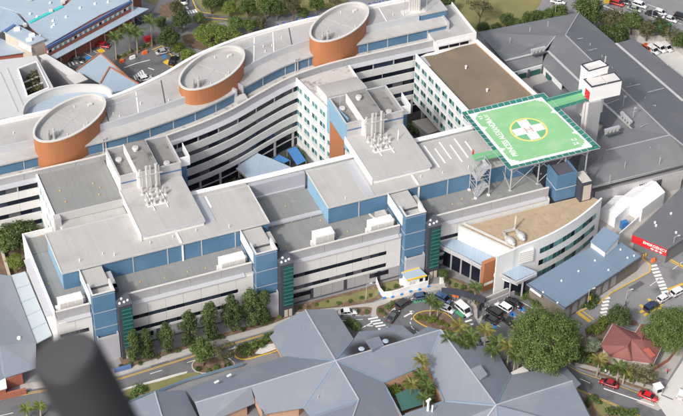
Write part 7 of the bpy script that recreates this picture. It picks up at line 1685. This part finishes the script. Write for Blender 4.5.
# --- street trees along the front block
GT = 'row of upright street trees along the front ward block'
ST = [(135, 362, 10.0), (148, 359, 10.5), (167, 353.5, 10.0), (189.5, 346, 12.0), (211, 339.5, 12.8), (232.5, 332, 12.4), (251, 326.5, 12.6), (264, 323.5, 10.4)]
for i, (a, b, h) in enumerate(ST): tree(f'{ORD[i]} upright dark street tree from the left along the front block', a, b, h, 'col%d' % (i % 3), 'leaf_dark', GT, sx=.97)
tree('loose leafy tree at the left end of the street island', 203, 366, 8.6, 'round1', 'leaf_mid', sx=.85); tree('grey green open tree at the right end of the street island', 224, 367.5, 7.2, 'loose1', 'leaf_olive', sx=1.1)
shrubs('in the street garden strip', [(140, 364.5), (158, 358), (178, 352), (200, 345), (222, 338), (243, 331), (262, 325.5), (272, 322), (280, 318)], sz=.7)
shrubs('on the street island under the leafy tree', [(198, 370), (208, 372), (216, 369), (228, 366)], sz=.9)
shrubs('on the long traffic island beside the clinic roof', [(241, 351, 1.6), (247, 355, 1.4), (253, 348, 1.3), (258, 346, 1.5), (264, 343, 1.2), (269, 340, 1.4), (274, 338, 1.2), (245, 347, 1.2)])
shrubs('on the verge in front of the clinic fence', [(131, 398, 1.5), (138, 393, 1.7), (144, 391, 1.4), (126, 401, 1.0)])
shrubs('in the planting by the first stair tower', [(121, 367), (126, 366.5), (130, 365.5)], sz=.7)
# --- forecourt
shrubs('on the lawn below the front facade', [(300, 309), (308, 308), (316, 306), (327, 302.5), (339, 304), (350, 302.5), (362, 299), (371, 296.5), (383, 291)], sz=.6)
shrubs('in the forecourt beds beside the zebra crossing', [(357, 312), (366, 312.5), (380, 312), (388, 308), (392, 305), (384, 315)], sz=.8)
shrubs('inside the white hoarding', [(388, 291), (396, 287.5), (383, 289)], sz=.7)
shrubs('in the planter at the clinic roof edge', [(349, 324, 1.5), (353, 326, 1.6), (357, 329, 1.1)])
shrubs('on the palm traffic island', [(419, 320), (424, 319.5), (429, 322), (434, 321), (441, 324), (447, 327)], sz=1.0, leaf='leaf_light')
palm('taller of two palms on the traffic island', 430, 316.5, 5.2, group='palms at the entrance', scale=.85); palm('shorter of two palms on the traffic island', 437, 318, 4.4, group='palms at the entrance', scale=.8)
palm('palm standing in front of the orange pylon', 474, 303, 5.2, group='palms at the entrance', scale=.85)
tree('small bushy tree beside the third glazed stair shaft', 443, 281, 3.6, 'round2', 'leaf_mid')
shrubs('in the entrance garden below the canopy', [(448, 283), (455, 286), (463, 289), (470, 293), (478, 302), (480, 308), (472, 298)], sz=.8)
shrubs('between car park and blue annex', [(519, 294, 1.3), (525, 298, 1.4), (531, 301, 1.2), (537, 305, 1.3), (522, 292, 1.0)])
shrubs('by the yellow sign below the blue annex', [(585, 309, 1.6), (590, 306, 1.7), (594, 303.5, 1.5), (588, 303, 1.3)], leaf='leaf_dark')
tree('slim dark shrub tree at the corner of the blue annex', 590.5, 305, 4.2, 'col1', 'leaf_dark')
# --- palm row behind the clinic
GP = 'row of palms along the drive behind the clinic'
for i, (a, b, h) in enumerate(sorted(((450, 338, 6.4), (464, 343, 6.0), (492, 350, 6.4), (515, 356, 6.6), (459.5, 327, 7.0), (471, 336, 6.6), (485.5, 330, 7.6), (498, 342, 7.0), (509, 347, 6.8), (520.5, 346, 7.4), (533, 354, 7.0), (543, 356, 6.4), (554, 356, 7.0)))):
    palm(f'{ORD[i]} palm from the left in the row behind the clinic roof', a, b, h, 'leaf_palm' if i % 3 != 1 else 'leaf_palm_dry', GP, crown=True, scale=1.05)
# --- clinic courtyard
for i, (a, b, h, lf) in enumerate(((421.9, 361, 7.5, 'leaf_palm_dry'), (420.5, 375, 5.5, 'leaf_palm'), (427, 386, 5.2, 'leaf_palm'), (424, 398, 4.8, 'leaf_palm'), (412, 384, 4.2, 'leaf_palm_dry'))):
    palm('%s palm in the clinic courtyard' % ('tallest', 'upper middle', 'lower right', 'lowest', 'leftmost')[i], a, b, h, lf, 'courtyard palms of the clinic', crown=True, scale=.9)
shrubs('in the clinic courtyard', [(390, 388, 1.8), (395, 392, 1.8), (392, 394, 1.6), (412, 390, 1.6), (405, 384, 1.5), (434, 392, 1.4), (430, 402, 1.3)], leaf='leaf_light')
palm('left palm at the lower left street', 26, 409, 3.2, group='palms at the lower left street', crown=True, scale=.75, leaf='leaf_light'); palm('right palm at the lower left street', 39.5, 406, 3.6, group='palms at the lower left street', crown=True, scale=.75, leaf='leaf_light')
# --- lower right
tree('huge dense fig tree between car park and lower right road', 546, 337, 14.5, 'fig1', 'leaf_mid', crown=True, sx=1.0)
tree('large rounded tree at the right edge above the pale driveway', 671, 326, 12.5, 'fig2', 'leaf_mid', crown=True, sx=.82)
tree('compact dark tree behind the red roofed cottage', 620, 314, 7.6, 'round3', 'leaf_dark', crown=True, sx=.95)
tree('dull olive tree in front of the cottage, right one', 646, 375, 6.6, 'loose2', 'leaf_olive', crown=True, sx=1.2); tree('dull olive tree in front of the cottage, left one', 635, 373, 6.2, 'loose3', 'leaf_olive', crown=True, sx=1.2)
tree('silvery grey bush tree left of the cottage', 592, 345, 4.4, 'round1', 'leaf_grey', crown=True, sx=1.15)
palm('palm left of the cottage front', 599, 360, 5.4, 'leaf_palm_dry', 'palms in front of the cottage', crown=True); palm('palm at the cottage front beside the olive trees', 619, 367, 5.0, 'leaf_palm', 'palms in front of the cottage', crown=True); palm('palm between the two other cottage palms', 625, 370, 4.6, 'leaf_palm_dry', 'palms in front of the cottage', crown=True)
shrubs('along the cottage footpath', [(575, 360, 1.4), (582, 362, 1.2), (590, 361, 1.5), (597, 366, 1.2), (606, 371, 1.3), (614, 374, 1.2), (624, 378, 1.1), (632, 381, 1.1), (588, 353, 1.6), (580, 352, 1.8)])
shrubs('as a clipped hedge behind the cottage', [(600, 327, 1.6), (603, 325, 1.6), (606, 323, 1.6), (609, 321, 1.6), (596, 332, 1.8), (592, 334, 1.6)], leaf='leaf_light')
shrubs('beside the clinic on the lower right road', [(588, 400, 1.2), (594, 400, 1.0), (598, 404, 1.2), (586, 406, 1.2), (612, 413, 1.3), (620, 414, 1.3), (628, 416, 1.4), (635, 415, 1.3)])
# --- left edge and courtyards
tree('big dark tree at the left edge beside the curved block', 20, 232, 12.0, 'round2', 'leaf_dark', crown=True, sx=.95); tree('small bright tree below the big dark one at left', 16, 262, 5.5, 'round3', 'leaf_light', crown=True)
tree('second dark tree behind the left edge tree', 3, 238, 9.0, 'round1', 'leaf_mid', crown=True)
shrubs('in the second courtyard', [(412, 130, 2.2), (416, 133, 2.0), (424, 131, 2.2), (430, 129, 1.8)], leaf='leaf_dark'); shrubs('along the wall of the first courtyard', [(296, 150, 1.2), (299, 155, 1.3), (302, 160, 1.2), (305, 165, 1.2), (228, 184, 1.2), (232, 180, 1.2), (238, 188, 1.0)])
shrubs('in the planted light well', [(29, 74, 2.4), (33, 82, 2.4), (36.5, 91, 2.4), (26, 80, 1.6), (31, 90, 1.6)], leaf='leaf_olive', z=6.0)
# --- upper left
for i, (a, b, h) in enumerate(((114.6, 36.5, 8.0), (128.5, 30, 8.0), (136, 33, 7.2), (150.5, 21, 9.0))): palm(f'{ORD[i]} tall palm from the left at the upper left car park', a, b, h, 'leaf_palm', 'palms at the upper left car park', crown=True, scale=1.2)
TL_ = [(176, 7, 6.5, 'round1', 'leaf_olive'), (160.5, 22, 6, 'round2', 'leaf_dark'), (181, 18.5, 9, 'round3', 'leaf_dark'), (199.5, 17, 5.5, 'round1', 'leaf_mid'), (211, 0, 9, 'round2', 'leaf_dark'), (229.5, 7, 7, 'round3', 'leaf_light'), (248, 6, 8.5, 'round1', 'leaf_mid'), (266, 5, 9, 'round2', 'leaf_mid'),
       (235.5, 22, 7.5, 'round3', 'leaf_mid'), (249.6, 24, 6.5, 'round1', 'leaf_mid'), (260, 23, 6, 'round2', 'leaf_olive'), (169, 38, 9.5, 'round1', 'leaf_dark'), (179, 47, 6.2, 'round3', 'leaf_light'), (188, 56, 7.5, 'round2', 'leaf_light'), (277, 7, 8, 'round3', 'leaf_dark'), (293, 8.5, 8.5, 'loose1', 'leaf_olive'), (302.5, 12, 6, 'round1', 'leaf_mid'), (317, 4, 7, 'round2', 'leaf_mid'), (222, -6, 8, 'round1', 'leaf_mid'), (285, -4, 8, 'round2', 'leaf_dark'), (335, 0, 6.5, 'loose2', 'leaf_olive')]
for i, (a, b, h, k, lf) in enumerate(sorted(TL_)):
    lab = f'{ORD[i]} park tree from the left behind the curved block'; tree(lab, a, b, h * .88, k, lf, 'park trees behind the curved ward block', crown=True, sx=.92)
tree('wide yellow green spreading tree behind the curved block, left one', 209, 34, 5.0, 'spread1', 'leaf_light', crown=True, sx=1.05); tree('wide yellow green spreading tree behind the curved block, right one', 228.5, 33.5, 5.2, 'spread2', 'leaf_light', crown=True, sx=.85)
TR_ = [(446, 4, 7, 'round1', 'leaf_dark'), (410, 3, 8, 'round2', 'leaf_mid'), (480, 10, 9.5, 'loose1', 'leaf_olive'), (483, 27, 5, 'round3', 'leaf_dark'), (507, 20, 5.6, 'round1', 'leaf_dark'), (497, 27, 4, 'round2', 'leaf_dark'), (517, 23, 4.2, 'round3', 'leaf_mid'), (527.5, 18.5, 5, 'round1', 'leaf_mid'), (537, 16, 5, 'round2', 'leaf_mid'), (547.7, 14.5, 5, 'round3', 'leaf_mid'), (559, 10.5, 6.5, 'round1', 'leaf_mid')]
for i, (a, b, h, k, lf) in enumerate(sorted(TR_)): tree(f'{ORD[i]} tree from the left around the upper right lawn', a, b, h, k, lf, 'trees around the upper right lawn', crown=True)
TH_ = [(588.7, 10, 11.5, 'round2', 'leaf_dark'), (604, 30, 5.5, 'round3', 'leaf_dark'), (613, 18, 8, 'round1', 'leaf_olive'), (618, 34, 9, 'round2', 'leaf_dark'), (623, 23, 5, 'round3', 'leaf_mid'), (633, 21, 7.5, 'round1', 'leaf_mid'), (648, 28, 7.5, 'round2', 'leaf_olive'), (661, 26, 7.5, 'round3', 'leaf_dark'), (673, 36, 7, 'loose2', 'leaf_olive'), (682, 40, 6.5, 'round1', 'leaf_mid')]
for i, (a, b, h, k, lf) in enumerate(sorted(TH_)): tree(f'{ORD[i]} tree from the left between highway and dark roof', a, b, h, k, lf, 'trees between highway and dark roof', crown=True)
shrubs('under the palms at the upper left car park', [(118, 58), (124, 56), (130, 53), (138, 50), (145, 47), (152, 44)], sz=.9)
# ================================================================== PEOPLE
def person(label, px, py, top, legs, rz=0.0):
    p = P(px, py, 0)
    rings = {'body': []}
    mb = MB(); n = 10
    prof = [(0.0, .10, .07, .09), (.08, .09, .07, .09), (.45, .075, .075, .1), (.80, .10, .10, .09)]
    t = bpy.data.meshes.new('person'); vs = []; fs = []; mi = []
    def ring(z, rx, ry, cx=0.0, cy=0.0):
        k = len(vs); vs.extend([(cx + rx * math.cos(2 * PI * i / n), cy + ry * math.sin(2 * PI * i / n), z) for i in range(n)]); return k
    def loft(ks, m):
        for a, b in zip(ks, ks[1:]):
            for i in range(n): fs.append((a + i, a + (i + 1) % n, b + (i + 1) % n, b + i)); mi.append(m)
    def cap(k, m): fs.append(tuple(k + i for i in range(n))); mi.append(m)
    for s in (1, -1):
        ks = [ring(.02, .06, .11, s * .10, s * .12), ring(.12, .055, .06, s * .10, s * .10), ring(.48, .06, .065, s * .10, s * .04), ring(.86, .09, .10, s * .085)]; loft(ks, 1); cap(ks[0], 1)
    ks = [ring(.80, .16, .11), ring(1.0, .165, .115), ring(1.2, .18, .12), ring(1.4, .20, .11), ring(1.47, .09, .08), ring(1.52, .055, .06)]; loft(ks, 0); cap(ks[0], 1)
    ks = [ring(1.5, .055, .06), ring(1.58, .08, .09), ring(1.66, .085, .1), ring(1.74, .06, .075), ring(1.77, .02, .03)]; loft(ks[:3], 2); loft(ks[2:], 3); cap(ks[-1], 3)
    for s in (1, -1):
        ks = [ring(1.42, .05, .05, s * .19), ring(1.15, .045, .05, s * .25, s * .03), ring(.9, .035, .04, s * .27, s * .09), ring(.78, .03, .05, s * .27, s * .11)]; loft(ks[:3], 0); loft(ks[2:], 2); cap(ks[0], 0); cap(ks[-1], 2)
    t.from_pydata(vs, [], fs)
    for m in (top, legs, 'skin', 'bark'): t.materials.append(M[m])
    for f, m in zip(t.polygons, mi): f.material_index = m; f.use_smooth = True
    o = bpy.data.objects.new('person', t); C.objects.link(o); o.location = (p.x, p.y, .13); o.rotation_euler = (0, 0, rz); tag(o, label, 'person', 'people walking outside')
person('person in a pink top walking on the entrance ramp', 508, 297, 'cloth_pink', 'cloth_dark', 1); person('person in a dark top by the white sign board', 448, 287, 'cloth_dark', 'cloth_blue', 2)
person('person in blue on the footpath left of the cottage', 582, 364.5, 'cloth_blue', 'cloth_dark', .5); person('person in white on the footpath below the cottage', 605, 374.5, 'cloth_white', 'cloth_dark', 2); person('person in a pale top at the cottage footpath, beside the one in white', 608.5, 376, 'cloth_white', 'cloth_blue', 1)
person('person in red standing at the gate of the cottage yard', 667, 374, 'cloth_red', 'cloth_dark', 0); person('person in dark clothes beside the emergency road', 625.5, 306, 'cloth_dark', 'cloth_dark', 1)
